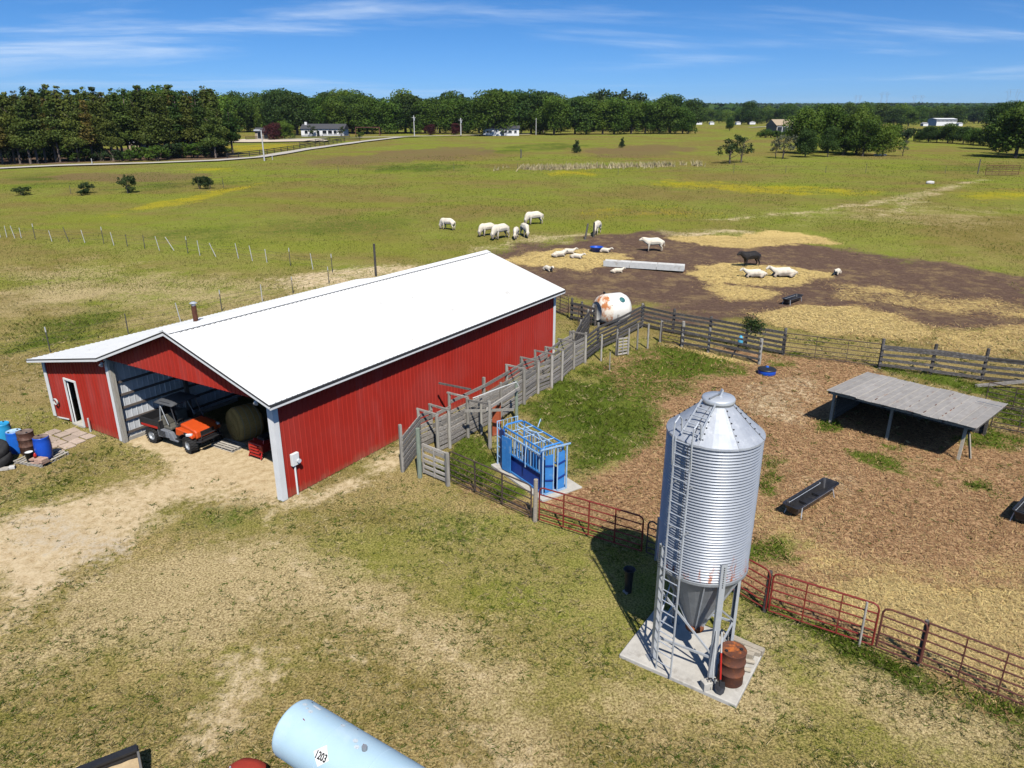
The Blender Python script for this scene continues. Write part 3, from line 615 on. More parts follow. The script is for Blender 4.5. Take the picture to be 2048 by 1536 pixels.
    bp = N('ShaderNodeBump'); bp.inputs['Strength'].default_value = 0.9; bp.inputs['Distance'].default_value = 0.05
    L(mth('ADD', mth('MULTIPLY', nfine, 0.7), mth('MULTIPLY', nvf, 0.5)), bp.inputs['Height']); L(bp.outputs[0], b.inputs['Normal'])
ground_material(); gme.materials.append(M['ground'])
tag(link_mesh('ground', gme), kind='structure')

# gravel lane and farm drive, each a thin sheet on the land
def strip(name, mat, pts, width, lift=0.05, step=6.0):
    pts = [Vector((p.x, p.y)) for p in pts]; dense = []
    for a, b in zip(pts[:-1], pts[1:]):
        n = max(1, int((b - a).length / step)); dense += [a.lerp(b, i / n) for i in range(n)]
    dense.append(pts[-1]); m = MB(); L_, R_ = [], []
    for i, p in enumerate(dense):
        d = (dense[min(i + 1, len(dense) - 1)] - dense[max(i - 1, 0)]).normalized(); n = Vector((-d.y, d.x))
        w = width * 0.5 * (1 + 0.12 * math.sin(i * 1.7))
        for lst, s in ((L_, 1), (R_, -1)):
            q = p + n * (w * s); lst.append((q.x, q.y, float(tz(q.y)) + lift))
    k = len(dense)
    m.add(L_ + R_, [(i, k + i, k + i + 1, i + 1) for i in range(k - 1)])
    return tag(m.build(name, mat), kind='structure')
strip('gravel_lane', 'gravel', [G(u, v) for u, v in [(-260, 352), (-40, 341), (120, 333), (300, 328), (430, 323), (520, 316), (620, 299), (720, 285), (800, 275.5), (840, 273)]], 3.4, 0.30)
strip('far_drive', 'gravel', [G(u, v) for u, v in [(560, 281), (700, 277), (800, 275), (960, 271.5), (1060, 270.5)]], 3.2, 0.42)
strip('sand_arena', 'sand_arena', [G(u, v) for u, v in [(470, 283), (560, 282.5), (650, 281)]], 22, 0.36)
strip('field_track', 'gravel', [AT(u, y) for u, y in [(1500, 470), (1535, 500), (1560, 560), (1540, 640)]], 4.0, 0.35)

# ------------------------------------------------------------------ grass, weeds and straw as real blades
BA = G(566.5, 1003); BTH = R(58.35)
BX = Vector((math.cos(BTH), math.sin(BTH), 0)); BY = Vector((-BX.y, BX.x, 0))
BL, BW, BWL = 19.35, 9.38, 14.55
KEEP = []   # rectangles and discs where nothing grows, filled by (centre, half sizes, angle)
KEEP.append((BA + BX * (BL / 2) + BY * (BWL / 2), BL / 2 - 0.05, BWL / 2 - 0.05, BTH))
def keepout(P):
    ok = np.ones(len(P), bool)
    for c, hx, hy, a in KEEP:
        dx, dy = P[:, 0] - c.x, P[:, 1] - c.y
        u = dx * math.cos(a) + dy * math.sin(a); v = -dx * math.sin(a) + dy * math.cos(a)
        ok &= ~((np.abs(u) < hx) & (np.abs(v) < hy))
    return ok
PADC = Vector((4.37, 14.0, 0)); PADA = math.atan2(12.40 - 13.99, 4.88 - 2.56)
KEEP.append((PADC, 1.45, 1.12, PADA))
SLABC = (G(1080, 990) + G(985, 905) + G(1172, 960)) / 3 
def in_view(n, y0, y1, rng, pw=2.0):
    """random spots on the land in front of the camera, thinning with distance"""
    t = rng.random(n); y = (y0 ** (1 - pw) + t * (y1 ** (1 - pw) - y0 ** (1 - pw))) ** (1 / (1 - pw)) if pw != 1 else y0 * (y1 / y0) ** t
    half = 0.80 * (y + 6); x = (rng.random(n) * 2 - 1) * half
    return np.stack([x, y], 1)
def blades(P, h, w, col, rng, lean=0.5):
    """one tapering bent blade (2 triangles) at each spot"""
    n = len(P); a = rng.random(n) * 2 * np.pi; L = rng.normal(0, lean, (n, 2))
    z0 = tz(P[:, 1]) - 0.01
    dx, dy = np.cos(a) * w / 2, np.sin(a) * w / 2
    v0 = np.column_stack([P[:, 0] - dx, P[:, 1] - dy, z0]); v1 = np.column_stack([P[:, 0] + dx, P[:, 1] + dy, z0])
    mid = np.column_stack([P[:, 0] + L[:, 0] * h * 0.35, P[:, 1] + L[:, 1] * h * 0.35, z0 + h * 0.6])
    tip = np.column_stack([P[:, 0] + L[:, 0] * h, P[:, 1] + L[:, 1] * h, z0 + h])
    V = np.stack([v0, v1, mid, tip], 1).reshape(-1, 3); k = np.arange(n) * 4
    T = np.concatenate([np.stack([k, k + 1, k + 2], 1), np.stack([k + 2, k + 1, k + 3], 1)])
    return V, T, np.repeat(col, 4, axis=0)
def strands(P, ln, w, col, rng, z=0.02):
    n = len(P); a = rng.random(n) * np.pi; dx, dy = np.cos(a), np.sin(a)
    z0 = tz(P[:, 1]) + 0.012 + rng.random(n) * z; t = rng.normal(0, 0.12, n) * ln
    A = np.column_stack([P[:, 0] - dx * ln / 2, P[:, 1] - dy * ln / 2, z0 + np.maximum(t, -0.01)]); B = np.column_stack([P[:, 0] + dx * ln / 2, P[:, 1] + dy * ln / 2, z0 + np.maximum(-t, -0.01)])
    o = np.column_stack([-dy * w / 2, dx * w / 2, np.zeros(n)])
    V = np.stack([A - o, A + o, B + o, B - o], 1).reshape(-1, 3); k = np.arange(n) * 4
    T = np.concatenate([np.stack([k, k + 1, k + 2], 1), np.stack([k, k + 2, k + 3], 1)])
    return V, T, np.repeat(col, 4, axis=0)
def shade(c0, c1, t): return np.asarray(c0)[None, :] * (1 - t[:, None]) + np.asarray(c1)[None, :] * t[:, None]
def make_growth():
    r = np.random.default_rng(5)
    # short yard grass
    P = in_view(330000, 9.0, 60.0, r, 1.55); m = masks(P)
    keep = keepout(P) & (r.random(len(P)) > np.maximum.reduce([m['bare'] * 0.93, m['mud'], m['straw'] * 0.95, m['litter'] * 0.9, m['gravel'] * 0.85])) & (fbm(P[:, 0], P[:, 1], 1.1, 41) + r.random(len(P)) * 0.5 > 0.62)
    P = P[keep]; m = {k: v[keep] for k, v in m.items()}; n = len(P)
    dryness = np.clip(fbm(P[:, 0], P[:, 1], 1.6, 17) * 1.8 - 0.20 + m['dry'] * 0.5 - m['lush'] * 0.6 - np.clip((P[:, 1] - 25) / 60, 0, 0.3) + r.normal(0, 0.22, n), 0, 1)
    col = shade((0.082, 0.105, 0.016), (0.46, 0.36, 0.18), dryness) * (0.7 + 0.6 * r.random(n))[:, None]
    h = (0.035 + 0.045 * r.random(n)) * (1 + m['lush'] * 0.8) * np.clip(P[:, 1] / 22, 0.8, 2.0); w = 0.011 * np.clip(P[:, 1] / 14, 1, 4)
    V, T, C = blades(P, h, w, col, r, 0.7)
    tag(link_mesh('short_grass', np_mesh('short_grass', V, T, 'blade', C)), 'short patchy green and straw-dry grass of the yard and pasture', 'grass', kind='stuff')
    # tufts: small bunches of longer blades, green and straw-dry, scattered over the yard
    Q = in_view(34000, 9.0, 42.0, r, 1.6); m = masks(Q)
    keep = keepout(Q) & (r.random(len(Q)) > np.maximum.reduce([m['bare'] * 0.95, m['mud'], m['straw'], m['litter'] * 0.75, m['gravel'] * 0.9])) & (fbm(Q[:, 0], Q[:, 1], 1.8, 141) + 0.35 * r.random(len(Q)) > 0.66)
    Q = Q[keep]; nb = 7; n = len(Q) * nb; P = np.repeat(Q, nb, 0) + r.normal(0, 0.030, (n, 2)) * np.clip(np.repeat(Q[:, 1:], nb, 0) / 18, 0.8, 1.8)
    dry = np.repeat((r.random(len(Q)) < 0.45).astype(float), nb); t = np.clip(dry * 0.9 + r.normal(0, 0.12, n), 0, 1)
    col = shade((0.075, 0.125, 0.014), (0.55, 0.44, 0.22), t) * (0.65 + 0.7 * r.random(n))[:, None]
    V, T, C = blades(P, (0.05 + 0.06 * r.random(n)) * np.clip(P[:, 1] / 20, 0.9, 1.6), 0.014 * np.clip(P[:, 1] / 14, 1, 3), col, r, 0.8)
    tag(link_mesh('grass_tufts', np_mesh('grass_tufts', V, T, 'blade', C)), 'small tufts of longer green and dry grass in the yard', 'grass', kind='stuff')
    # rank green weeds
    P = in_view(420000, 11.0, 48.0, r, 1.2); m = masks(P); keep = keepout(P) & (r.random(len(P)) < np.clip(m['lush'] * 1.9 - 0.80, 0, 1)) & (fbm(P[:, 0], P[:, 1], 0.8, 51) + 0.3 * r.random(len(P)) > 0.60)
    P = P[keep]; n = len(P); t = np.clip(fbm(P[:, 0], P[:, 1], 1.6, 23) * 1.5 - 0.3 + r.normal(0, 0.2, n), 0, 1)
    col = shade((0.050, 0.098, 0.010), (0.190, 0.225, 0.034), t) * (0.65 + 0.7 * r.random(n))[:, None]
    h = (0.08 + 0.13 * r.random(n)) * (0.6 + 0.7 * fbm(P[:, 0], P[:, 1], 1.0, 61)); w = 0.022 * np.clip(P[:, 1] / 20, 0.9, 2)
    V, T, C = blades(P, h, w, col, r, 0.55)
    # straw-brown stalks stand among the weeds
    tag(link_mesh('weeds', np_mesh('weeds', V, T, 'blade', C)), 'rank green weeds and tall grass in and round the pens', 'weeds', kind='stuff')
    # straw and dead litter
    P = in_view(640000, 11.0, 75.0, r, 1.15); m = masks(P); s = np.maximum(m['straw'], m['litter'] * 0.62)
    keep = keepout(P) & (r.random(len(P)) < s) & (r.random(len(P)) > m['lush'] * 0.8)
    P = P[keep]; m = {k: v[keep] for k, v in m.items()}; n = len(P)
    t = np.clip(m['straw'] * 0.75 + r.normal(0, 0.28, n), 0, 1)
    col = shade((0.34, 0.19, 0.095), (0.76, 0.59, 0.26), t) * (0.6 + 0.7 * r.random(n))[:, None]
    ln = (0.08 + 0.14 * r.random(n)) * np.clip(P[:, 1] / 28, 0.9, 1.4); w = 0.011 * np.clip(P[:, 1] / 17, 1, 2.6)
    V, T, C = strands(P, ln, w, col, r, 0.05)
    tag(link_mesh('straw', np_mesh('straw', V, T, 'straw_strand', C)), 'loose yellow straw and dead litter strewn over the pens', 'straw', kind='stuff')
    # pasture tufts beyond the barn
    P = in_view(150000, 55.0, 190.0, r, 1.4); m = masks(P)
    keep = (r.random(len(P)) > np.maximum.reduce([m['mud'], m['straw'], m['bare'] * 0.8])) & (fbm(P[:, 0], P[:, 1], 4.0, 71) + 0.4 * r.random(len(P)) > 0.6)
    P = P[keep]; m = {k: v[keep] for k, v in m.items()}; n = len(P)
    t = np.clip(fbm(P[:, 0], P[:, 1], 9.0, 27) * 1.5 - 0.45 + m['dry'] * 0.4 + r.normal(0, 0.2, n), 0, 1)
    col = shade((0.095, 0.135, 0.016), (0.29, 0.245, 0.08), t) * (0.75 + 0.5 * r.random(n))[:, None]
    fl = r.random(n) < m['flower'] * 0.5; col[fl] = (0.52, 0.41, 0.015)
    h = 0.09 + 0.10 * r.random(n) + 0.1 * m['deep']; w = 0.05 * np.clip(P[:, 1] / 60, 1, 3)
    V, T, C = blades(P, h, w, col, r, 0.5)
    tag(link_mesh('pasture_grass', np_mesh('pasture_grass', V, T, 'blade', C)), 'green pasture grass with yellow flowers rising to the tree line', 'grass', kind='stuff')
    # pale dead reeds along the ditch in the pasture
    Ps = []
    for a, b in zip([(930, 339), (1100, 338), (1250, 334), (1400, 330)][:-1], [(930, 339), (1100, 338), (1250, 334), (1400, 330)][1:]):
        A, B = G(*a), G(*b); t = r.random(900); w = r.normal(0, 1.6, 900)
        Ps.append(np.stack([A.x + (B.x - A.x) * t, A.y + (B.y - A.y) * t + w], 1))
    P = np.concatenate(Ps); P = P[fbm(P[:, 0], P[:, 1], 6.0, 83) > 0.42]; n = len(P)
    col = shade((0.36, 0.28, 0.13), (0.62, 0.54, 0.32), r.random(n))
    V, T, C = blades(P, 0.5 + 0.7 * r.random(n), np.full(n, 0.22), col, r, 0.25)
    tag(link_mesh('ditch_reeds', np_mesh('ditch_reeds', V, T, 'blade', C)), 'pale dead reeds along the ditch across the pasture', 'reeds', kind='stuff')

# ================================================================== THE RED BARN
def build_barn():
    b = thing('barn', 'long red metal barn with white roof, open gable end and lean-to', 'barn', BA, BTH)
    L, Wm, Wt = BL, BW, BWL; ZE, ZL, ZR = 3.82, 2.71, 5.37; YR = Wm / 2 - 0.01; ZJ = 3.63
    def roof_z(y):
        if y <= YR: return ZE + (ZR - ZE) * y / YR
        if y <= Wm: return ZR - (ZR - ZJ) * (y - YR) / (Wm - YR)
        return ZJ - (ZJ - ZL) * (y - Wm) / (Wt - Wm)
    PW = 0.9144; RIB = PW / 4
    def rib_pts(w, d=0.02):
        """cross-section of one ribbed sheet, along its width"""
        pts = []; x = 0.0; k = 0
        while x < w - 1e-6:
            for dx, o in ((0.0, 0), (0.012, d), (0.038, d), (0.05, 0)):
                if x + dx <= w + 1e-6: pts.append((x + dx, o))
            k += 1; x = k * RIB
        if pts[-1][0] < w - 1e-3: pts.append((w, 0))
        return pts
    cache = {}
    def wall_sheet(origin, along, out, w, zb, zt, mat='barn_red', name='siding_panel'):
        """upright ribbed sheet; zb/zt are functions of distance along, or numbers"""
        o, a, n = Vector(origin), Vector(along), Vector(out); pts = rib_pts(w)
        key = None
        if not callable(zb) and not callable(zt): key = (tuple(a), tuple(n), round(w, 3), zb, zt, mat)
        if key in cache and key:
            ob = link_mesh(name, cache[key], b); ob.location = o; return ob
        f0 = zb if callable(zb) else (lambda s: zb); f1 = zt if callable(zt) else (lambda s: zt)
        m = MB(); vs_ = []
        for s, d in pts:
            p = a * s + n * d
            vs_ += [(p.x, p.y, f0(s)), (p.x, p.y, f1(s))]
        # a thin back face closes the sheet
        for s in (0, w):
            p = a * s - n * 0.008; vs_ += [(p.x, p.y, f0(s)), (p.x, p.y, f1(s))]
        k = len(pts); fs = [(2 * i, 2 * i + 2, 2 * i + 3, 2 * i + 1) for i in range(k - 1)] + [(2 * k, 2 * k + 2, 2 * k + 3, 2 * k + 1)]
        m.add(vs_, fs); me = m.mesh(name, mat)
        if key: cache[key] = me
        ob = link_mesh(name, me, b); ob.location = o; return ob
    def run(origin, along, out, total, zb, zt, **k):
        s = 0.0; a = Vector(along)
        while s < total - 0.02:
            w = min(PW, total - s); q = Vector(origin) + a * s
            fb = (lambda t, s=s: zb(s + t)) if callable(zb) else zb
            ft = (lambda t, s=s: zt(s + t)) if callable(zt) else zt
            wall_sheet(q, a, out, w, fb, ft, **k); s += PW
    X, Y = (1, 0, 0), (0, 1, 0)
    run((0.12, 0, 0), X, (0, -1, 0), L - 0.24, 0.03, ZE - 0.03)                       # long right wall
    run((0, Wm + 0.16, 0), Y, (-1, 0, 0), 2.62, 0.05, lambda s: roof_z(Wm + 0.16 + s) - 0.05)   # front wall of lean-to, both sides of the door
    run((0, Wm + 3.66, 0), Y, (-1, 0, 0), Wt - Wm - 3.80, 0.05, lambda s: roof_z(Wm + 3.66 + s) - 0.05)
    wall_sheet((0, Wm + 2.78, 0), Y, (-1, 0, 0), 0.88, 2.06, lambda s: roof_z(Wm + 2.78 + s) - 0.05)
    run((-0.02, 0.1, 0), Y, (-1, 0, 0), Wm - 0.12, lambda s: ZE - 0.20 + (ZJ - ZE + 0.10) * (s + 0.1) / Wm, lambda s: max(roof_z(s + 0.1) - 0.05, ZE - 0.15))   # gable over the opening
    run((L, 0.0, 0), Y, (1, 0, 0), Wt, 0.03, lambda s: roof_z(s) - 0.05)               # far gable
    run((0.1, Wt, 0), X, (0, 1, 0), L - 0.1, 0.03, ZL - 0.03)                          # far side of lean-to
    run((0.1, Wm + 0.03, 0), X, (0, -1, 0), L - 0.2, 0.12, ZJ - 0.05, mat='inner_steel', name='inner_panel')
    # roof sheets
    OH, EO = 0.40, 0.40
    def roof_run(y0, z0, y1, z1, name='roof_panel'):
        ln = L + 2 * OH; s = 0.0; dy, dz = y1 - y0, z1 - z0; q = math.hypot(dy, dz); n = Vector((0, -dz / q, dy / q))
        if n.z < 0: n = -n
        me = {}
        while s < ln - 0.02:
            w = min(PW, ln - s); k = round(w, 3)
            if k not in me:
                m = MB(); vs_ = []; pts = rib_pts(w, 0.019)
                for t, d in pts: vs_ += [Vector((t, y0, z0)) + n * d, Vector((t, y1, z1)) + n * d]
                for t in (0, w): vs_ += [Vector((t, y0, z0)) - n * 0.02, Vector((t, y1, z1)) - n * 0.02]
                c = len(pts); m.add(vs_, [(2 * i, 2 * i + 2, 2 * i + 3, 2 * i + 1) for i in range(c - 1)] + [(2 * c, 2 * c + 2, 2 * c + 3, 2 * c + 1), (0, 2 * c - 2, 2 * c + 2, 2 * c), (1, 2 * c - 1, 2 * c + 3, 2 * c + 1)])
                me[k] = m.mesh(name, 'roof_white')
            o = link_mesh(name, me[k], b); o.location = (-OH + s, 0, 0); s += PW
    sl = (ZR - ZE) / YR; slL = (ZJ - ZL) / (Wt - Wm); U = 0.06
    roof_run(-EO, ZE - sl * EO + U, YR, ZR + U)
    roof_run(Wm, ZJ + U, YR + 0.001, ZR + U)
    roof_run(Wt + 0.5, ZL - slL * 0.5 + U - 0.012, Wm, ZJ + U - 0.012)
    m = MB()
    m.beam((-OH, YR - 0.13, ZR + U - 0.005), (L + OH, YR - 0.13, ZR + U - 0.005), 0.30, 0.02, up=(0, -sl, 1))
    m.beam((-OH, YR + 0.13, ZR + U - 0.005), (L + OH, YR + 0.13, ZR + U - 0.005), 0.30, 0.02, up=(0, sl, 1))
    m.build('ridge_cap', 'roof_white', b)
    m = MB()
    for i in range(int(L / 0.2286)):  # dark dashes drawing the shadow along the ridge cap closures
        x = i * 0.2286; m.box((x + 0.08, YR - 0.295, ZR + U - sl * 0.295 + 0.016), (0.09, 0.03, 0.014))
    m.build('ridge_shade_dash', 'trim_shadow_dark', b)['kind'] = 'stuff'
    for k in range(12):  # dark ceiling boards added so the white roof underside leaves the bay dark
        ya, yb2 = YR * k / 12, YR * (k + 1) / 12 - 0.004
        MB().beam((0.1, (ya + yb2) / 2, roof_z((ya + yb2) / 2) - 0.012), (L - 0.1, (ya + yb2) / 2, roof_z((ya + yb2) / 2) - 0.012), (yb2 - ya) * 1.03, 0.02, up=(0, -sl, 1)).build('shade_ceiling_board', 'bay_shade_dark', b)
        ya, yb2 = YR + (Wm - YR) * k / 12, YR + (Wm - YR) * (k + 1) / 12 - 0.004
        MB().beam((0.1, (ya + yb2) / 2, roof_z((ya + yb2) / 2) - 0.012), (L - 0.1, (ya + yb2) / 2, roof_z((ya + yb2) / 2) - 0.012), (yb2 - ya) * 1.03, 0.02, up=(0, sl, 1)).build('shade_ceiling_board', 'bay_shade_dark', b)
    for x0_ in (0.3,):  # dark wall boards added to keep the bay interior black
        for z in range(8): MB().beam((0.2, 0.035, 0.2 + z * 0.42), (L - 0.15, 0.035, 0.2 + z * 0.42), 0.02, 0.41).build('shade_lining_board', 'bay_shade_dark', b)
        for z in range(11): MB().beam((L - 0.05, 0.06, 0.2 + z * 0.42), (L - 0.05, Wm - 0.06, 0.2 + z * 0.42), 0.02, 0.41).build('shade_lining_board', 'bay_shade_dark', b) if z < 8 else None
    # rake trim and fascias; the dark eave strip draws a shadow line
    m = MB(); m.beam((-OH, -EO - 0.012, ZE - sl * EO - 0.005), (L + OH, -EO - 0.012, ZE - sl * EO - 0.005), 0.02, 0.075); m.build('eave_shadow_strip', 'trim_shadow_dark', b)
    m = MB(); m.beam((-OH, -EO - 0.006, ZE - sl * EO - 0.085), (L + OH, -EO - 0.006, ZE - sl * EO - 0.085), 0.02, 0.075); m.build('eave_fascia', 'trim_white', b)
    m = MB(); m.beam((0, -EO / 2, ZE - sl * EO - 0.10), (L, -EO / 2, ZE - sl * EO - 0.10), EO, 0.012); m.build('soffit', 'trim_white', b)
    rk = [(-EO - 0.02, ZE - sl * EO), (YR, ZR), (Wm, ZJ), (Wt + 0.5, ZL - slL * 0.5)]
    for x, nm in ((-OH - 0.012, 'rake_trim'), (L + OH + 0.012, 'rake_trim')):
        for (ya, za), (yb, zb_) in zip(rk[:-1], rk[1:]):
            MB().beam((x, ya, za + 0.028), (x, yb, zb_ + 0.028), 0.02, 0.05).build(nm, 'trim_shadow_dark', b)
            MB().beam((x + (0.004 if x < 0 else -0.004), ya, za - 0.045), (x + (0.004 if x < 0 else -0.004), yb, zb_ - 0.045), 0.02, 0.085).build('rake_fascia', 'trim_white', b)
    for (ya, za), (yb, zb_) in zip(rk[:-1], rk[1:]):
        MB().beam((-OH / 2, ya, za - 0.02), (-OH / 2, yb, zb_ - 0.02), OH - 0.02, 0.012).build('rake_soffit', 'barn_red', b)
    # corner trim, jamb posts
    for x0, y0 in ((0, 0), (L, 0)):
        sx = -1 if x0 == 0 else 1
        m = MB(); m.box((x0 + sx * 0.03, y0 + 0.09, ZE / 2 - 0.02), (0.028, 0.26, ZE - 0.10)); m.box((x0 - sx * 0.07, y0 - 0.035, ZE / 2 - 0.02), (0.22, 0.028, ZE - 0.10)); m.build('corner_trim', 'trim_white', b)
    m = MB(); m.box((-0.035, Wt - 0.06, ZL / 2), (0.03, 0.16, ZL - 0.12)); m.box((0.02, Wt + 0.035, ZL / 2), (0.16, 0.03, ZL - 0.12)); m.build('corner_trim', 'trim_white', b)
    m = MB(); m.box((-0.03, Wm + 0.10, ZJ / 2 - 0.02), (0.03, 0.20, ZJ - 0.08)); m.build('jamb_trim', 'trim_white', b)
    m = MB(); m.box((0.02, Wm - 0.10, ZJ / 2 - 0.04), (0.16, 0.16, ZJ - 0.10)); m.build('jamb_post', 'post_wood', b)
    m = MB(); m.box((0.11, 0.10, ZE / 2 - 0.1), (0.16, 0.16, ZE - 0.2)); m.build('jamb_post', 'post_wood', b)
    m = MB(); m.beam((0.06, 0.2, ZE + 0.03), (0.06, Wm - 0.2, ZJ + 0.03), 0.08, 0.20); m.build('header', 'bay_shade_dark', b)
    # inner wall framing
    for z in (0.34, 0.88, 1.42, 1.96, 2.5):
        MB().beam((0.18, Wm - 0.03, z), (L - 0.2, Wm - 0.03, z), 0.045, 0.09).build('girt', 'girt_wood', b)
    for i in range(1, 7):
        MB().box((i * 3.0, Wm - 0.15, ZJ / 2), (0.14, 0.14, ZJ - 0.1)).build('inner_post', 'girt_wood', b)
        MB().box((i * 3.0, 0.12, ZE / 2), (0.14, 0.14, ZE - 0.12)).build('inner_post', 'girt_wood', b)
        m = MB(); x = i * 3.0 - 1.2
        m.beam((x, 0.2, ZE - 0.25), (x, Wm - 0.2, ZJ - 0.25), 0.05, 0.14); m.beam((x, 0.2, ZE - 0.15), (x, YR, ZR - 0.16), 0.05, 0.14); m.beam((x, Wm - 0.2, ZJ - 0.15), (x, YR, ZR - 0.16), 0.05, 0.14)
        m.beam((x, YR, ZE - 0.2), (x, YR, ZR - 0.2), 0.05, 0.1); m.build('truss', 'girt_wood', b)
    MB().beam((0.1, Wm - 0.05, 0.07), (5.5, Wm - 0.05, 0.07), 0.10, 0.14).build('skirt_board', 'pallet_wood', b)
    # door in the lean-to: white frame, leaf swung inward
    y0, y1 = Wm + 2.80, Wm + 3.64
    for y in (y0, y1): MB().box((-0.035, y, 1.06), (0.05, 0.075, 2.08)).build('door_frame', 'trim_white', b)
    MB().box((-0.036, (y0 + y1) / 2, 2.07), (0.052, y1 - y0 + 0.07, 0.075)).build('door_frame', 'trim_white', b)
    h0, h1 = Vector((0.05, y1 - 0.04, 1.06)), Vector((0.40, y1 + 0.42, 1.06))
    d = MB().beam(h0, h1, 0.045, 2.0).build('door', 'trim_white', b)
    e = (h1 - h0).normalized(); nn = Vector((e.y, -e.x, 0)) * 0.03
    MB().beam(h0 + e * 0.06 + nn - Vector((0, 0, 0.52)), h1 - e * 0.06 + nn - Vector((0, 0, 0.52)), 0.015, 0.85).build('lower_panel', 'girt_wood', d)
    MB().tube(h1 - e * 0.07 + nn, h1 - e * 0.07 + nn * 4, 0.03).build('handle', 'dark_metal', d)
    MB().beam((0.25, y0 + 0.30, 0.05), (0.45, y0 + 0.50, 1.15), 0.05, 0.03).build('propped_board', 'trim_white', b)
    MB().box((0.18, (y0 + y1) / 2, 0.035), (0.55, 0.8, 0.07)).build('door_sill', 'concrete', b)
    # small fittings
    m = MB(); m.box((0.62, -0.085, 1.37), (0.30, 0.12, 0.44)); o = m.build('meter_box', 'trim_white', b, bevel=0.01)
    m = MB(); m.tube((0.70, -0.14, 1.30), (0.70, -0.23, 1.30), 0.075, n=14); m.build('meter', 'lamp_glass', o)
    m = MB(); m.tube((0.60, -0.07, 1.16), (0.60, -0.07, 0.02), 0.035); m.build('conduit', 'trim_white', b)
    for (x, y, z) in ((-0.16, Wm + 0.10, ZJ - 0.22), (-0.12, 0.55, ZE - 0.18)):
        o = MB().tube((x, y, z), (x - 0.10, y - 0.05, z - 0.10), 0.05, 0.085, 12).build('flood_lamp', 'trim_white', b)
        MB().tube((x + 0.16, y, z + 0.02), (x, y, z), 0.02).build('bracket', 'dark_metal', o)
    xs, ys = 6.9, Wt - 0.9; zz = roof_z(ys)
    o = MB().tube((xs, ys, zz), (xs, ys, zz + 0.85), 0.12, n=14).build('stove_pipe', 'rust_drum', b)
    m = MB(); m.tube((xs, ys, zz + 0.85), (xs, ys, zz + 0.98), 0.10, n=14); m.tube((xs, ys, zz + 0.98), (xs, ys, zz + 1.04), 0.19, 0.10, n=14); m.build('pipe_cap', 'galv_plain', o)
    m = MB(); c = Vector((-0.10, Wt - 0.55, 0.85))
    for k in range(3): m.path([c + Vector((-0.02 * k, 0.16 * math.cos(t), 0.13 * math.sin(t))) for t in [i * math.pi / 8 for i in range(16)]], 0.016, 6, True)
    m.build('hose_coil', 'pole_pale', b)
    MB().tube((-0.14, Wm + 2.15, 0.0), (-0.14, Wm + 2.15, 0.62), 0.035).build('standpipe', 'pole_pale', b)
    m = MB(); m.box((-0.05, Wt - 0.75, 0.10), (0.03, 0.95, 0.05), rx=R(-6)); m.build('loose_flashing', 'trim_white', b)
    return b
barn = build_barn()
def BP(d, s, z=0.0): return BA + BX * d + BY * s + Vector((0, 0, z))

# ------------------------------------------------------------------ in and at the mouth of the barn
def round_bale():
    t = thing('round_bale', 'large round hay bale standing in the dark barn beside the red rake', 'hay bale', G(495, 876), BTH + R(-14))
    r = random.Random(3); prof = [(q * 0.75, x) for q, x in [(0, -0.52), (0.45, -0.53), (0.86, -0.50), (0.93, -0.4), (0.95, 0), (0.93, 0.4), (0.86, 0.50), (0.45, 0.53), (0, 0.52)]]
    m = MB(); m.lathe(prof, 40, (0, 0, 0.71), 'X')
    m.V = [(x + r.uniform(-.015, .015), y + r.uniform(-.015, .015), z + r.uniform(-.015, .015)) for x, y, z in m.V]
    o = m.build('hay_roll', 'hay', t, True)
    for x in (-0.36, -0.12, 0.12, 0.34): MB().lathe([(0.714, x - 0.01), (0.722, x), (0.714, x + 0.01)], 40, (0, 0, 0.71), 'X').build('twine', 'barn_tan', t)
    m = MB()
    for k in range(5):
        rr = 0.12 + k * 0.12; m.path([(-0.535, rr * math.cos(a), 0.71 + rr * math.sin(a)) for a in [i * math.pi / 14 for i in range(28)]], 0.012, 5, True)
    m.build('end_spiral', 'hay', t)['kind'] = 'stuff'
round_bale()
def red_machine():
    t = thing('hay_machine', 'low red hay machine with slatted guard just inside the barn', 'machine', G(523, 912), BTH)
    m = MB(); m.box((0.5, 0, 0.45), (1.5, 0.8, 0.35)); m.build('body', 'red_paint', t, bevel=0.04)
    for k in range(4): MB().box((-0.30, 0.0, 0.16 + 0.13 * k), (0.05, 0.62 - 0.06 * k, 0.05)).build('guard_slat', 'red_paint', t)
    for y in (-0.34, 0.34): MB().beam((-0.30, y, 0.05), (0.0, y * 0.8, 0.72), 0.04, 0.05).build('guard_side', 'red_paint', t)
    m = MB(); m.lathe([(0.1, -0.1), (0.3, -0.1), (0.32, 0), (0.3, 0.1), (0.1, 0.1)], 18, (0.9, -0.48, 0.32), 'Y'); m.build('wheel', 'rubber', t)
    MB().box((0.35, 0.05, 0.68), (0.5, 0.4, 0.12)).build('cover', 'black_plastic', t)
red_machine()
def make_pallet(name, label, loc, rz, l=1.2, w=1.0, nb=7, group=None):
    t = thing(name, label, 'pallet', loc, rz, group)
    for y in (-w / 2 + 0.05, 0, w / 2 - 0.05): MB().box((0, y, 0.055), (l, 0.04, 0.085)).build('stringer', 'pallet_wood', t)
    for k in range(nb):
        x = -l / 2 + 0.05 + (l - 0.1) * k / (nb - 1); MB().box((x, random.uniform(-.01, .01), 0.108), (0.09, w, 0.02), rz=R(random.uniform(-1, 1))).build('deck_board', 'pallet_wood', t)
    for x in (-l / 2 + 0.06, 0, l / 2 - 0.06): MB().box((x, 0, 0.006), (0.09, w, 0.012)).build('bottom_board', 'pallet_wood', t)
    return t
make_pallet('pallet', 'weathered pallet lying across the threshold of the barn opening', G(458, 893), BTH + R(2), 0.7, 1.25, 5)
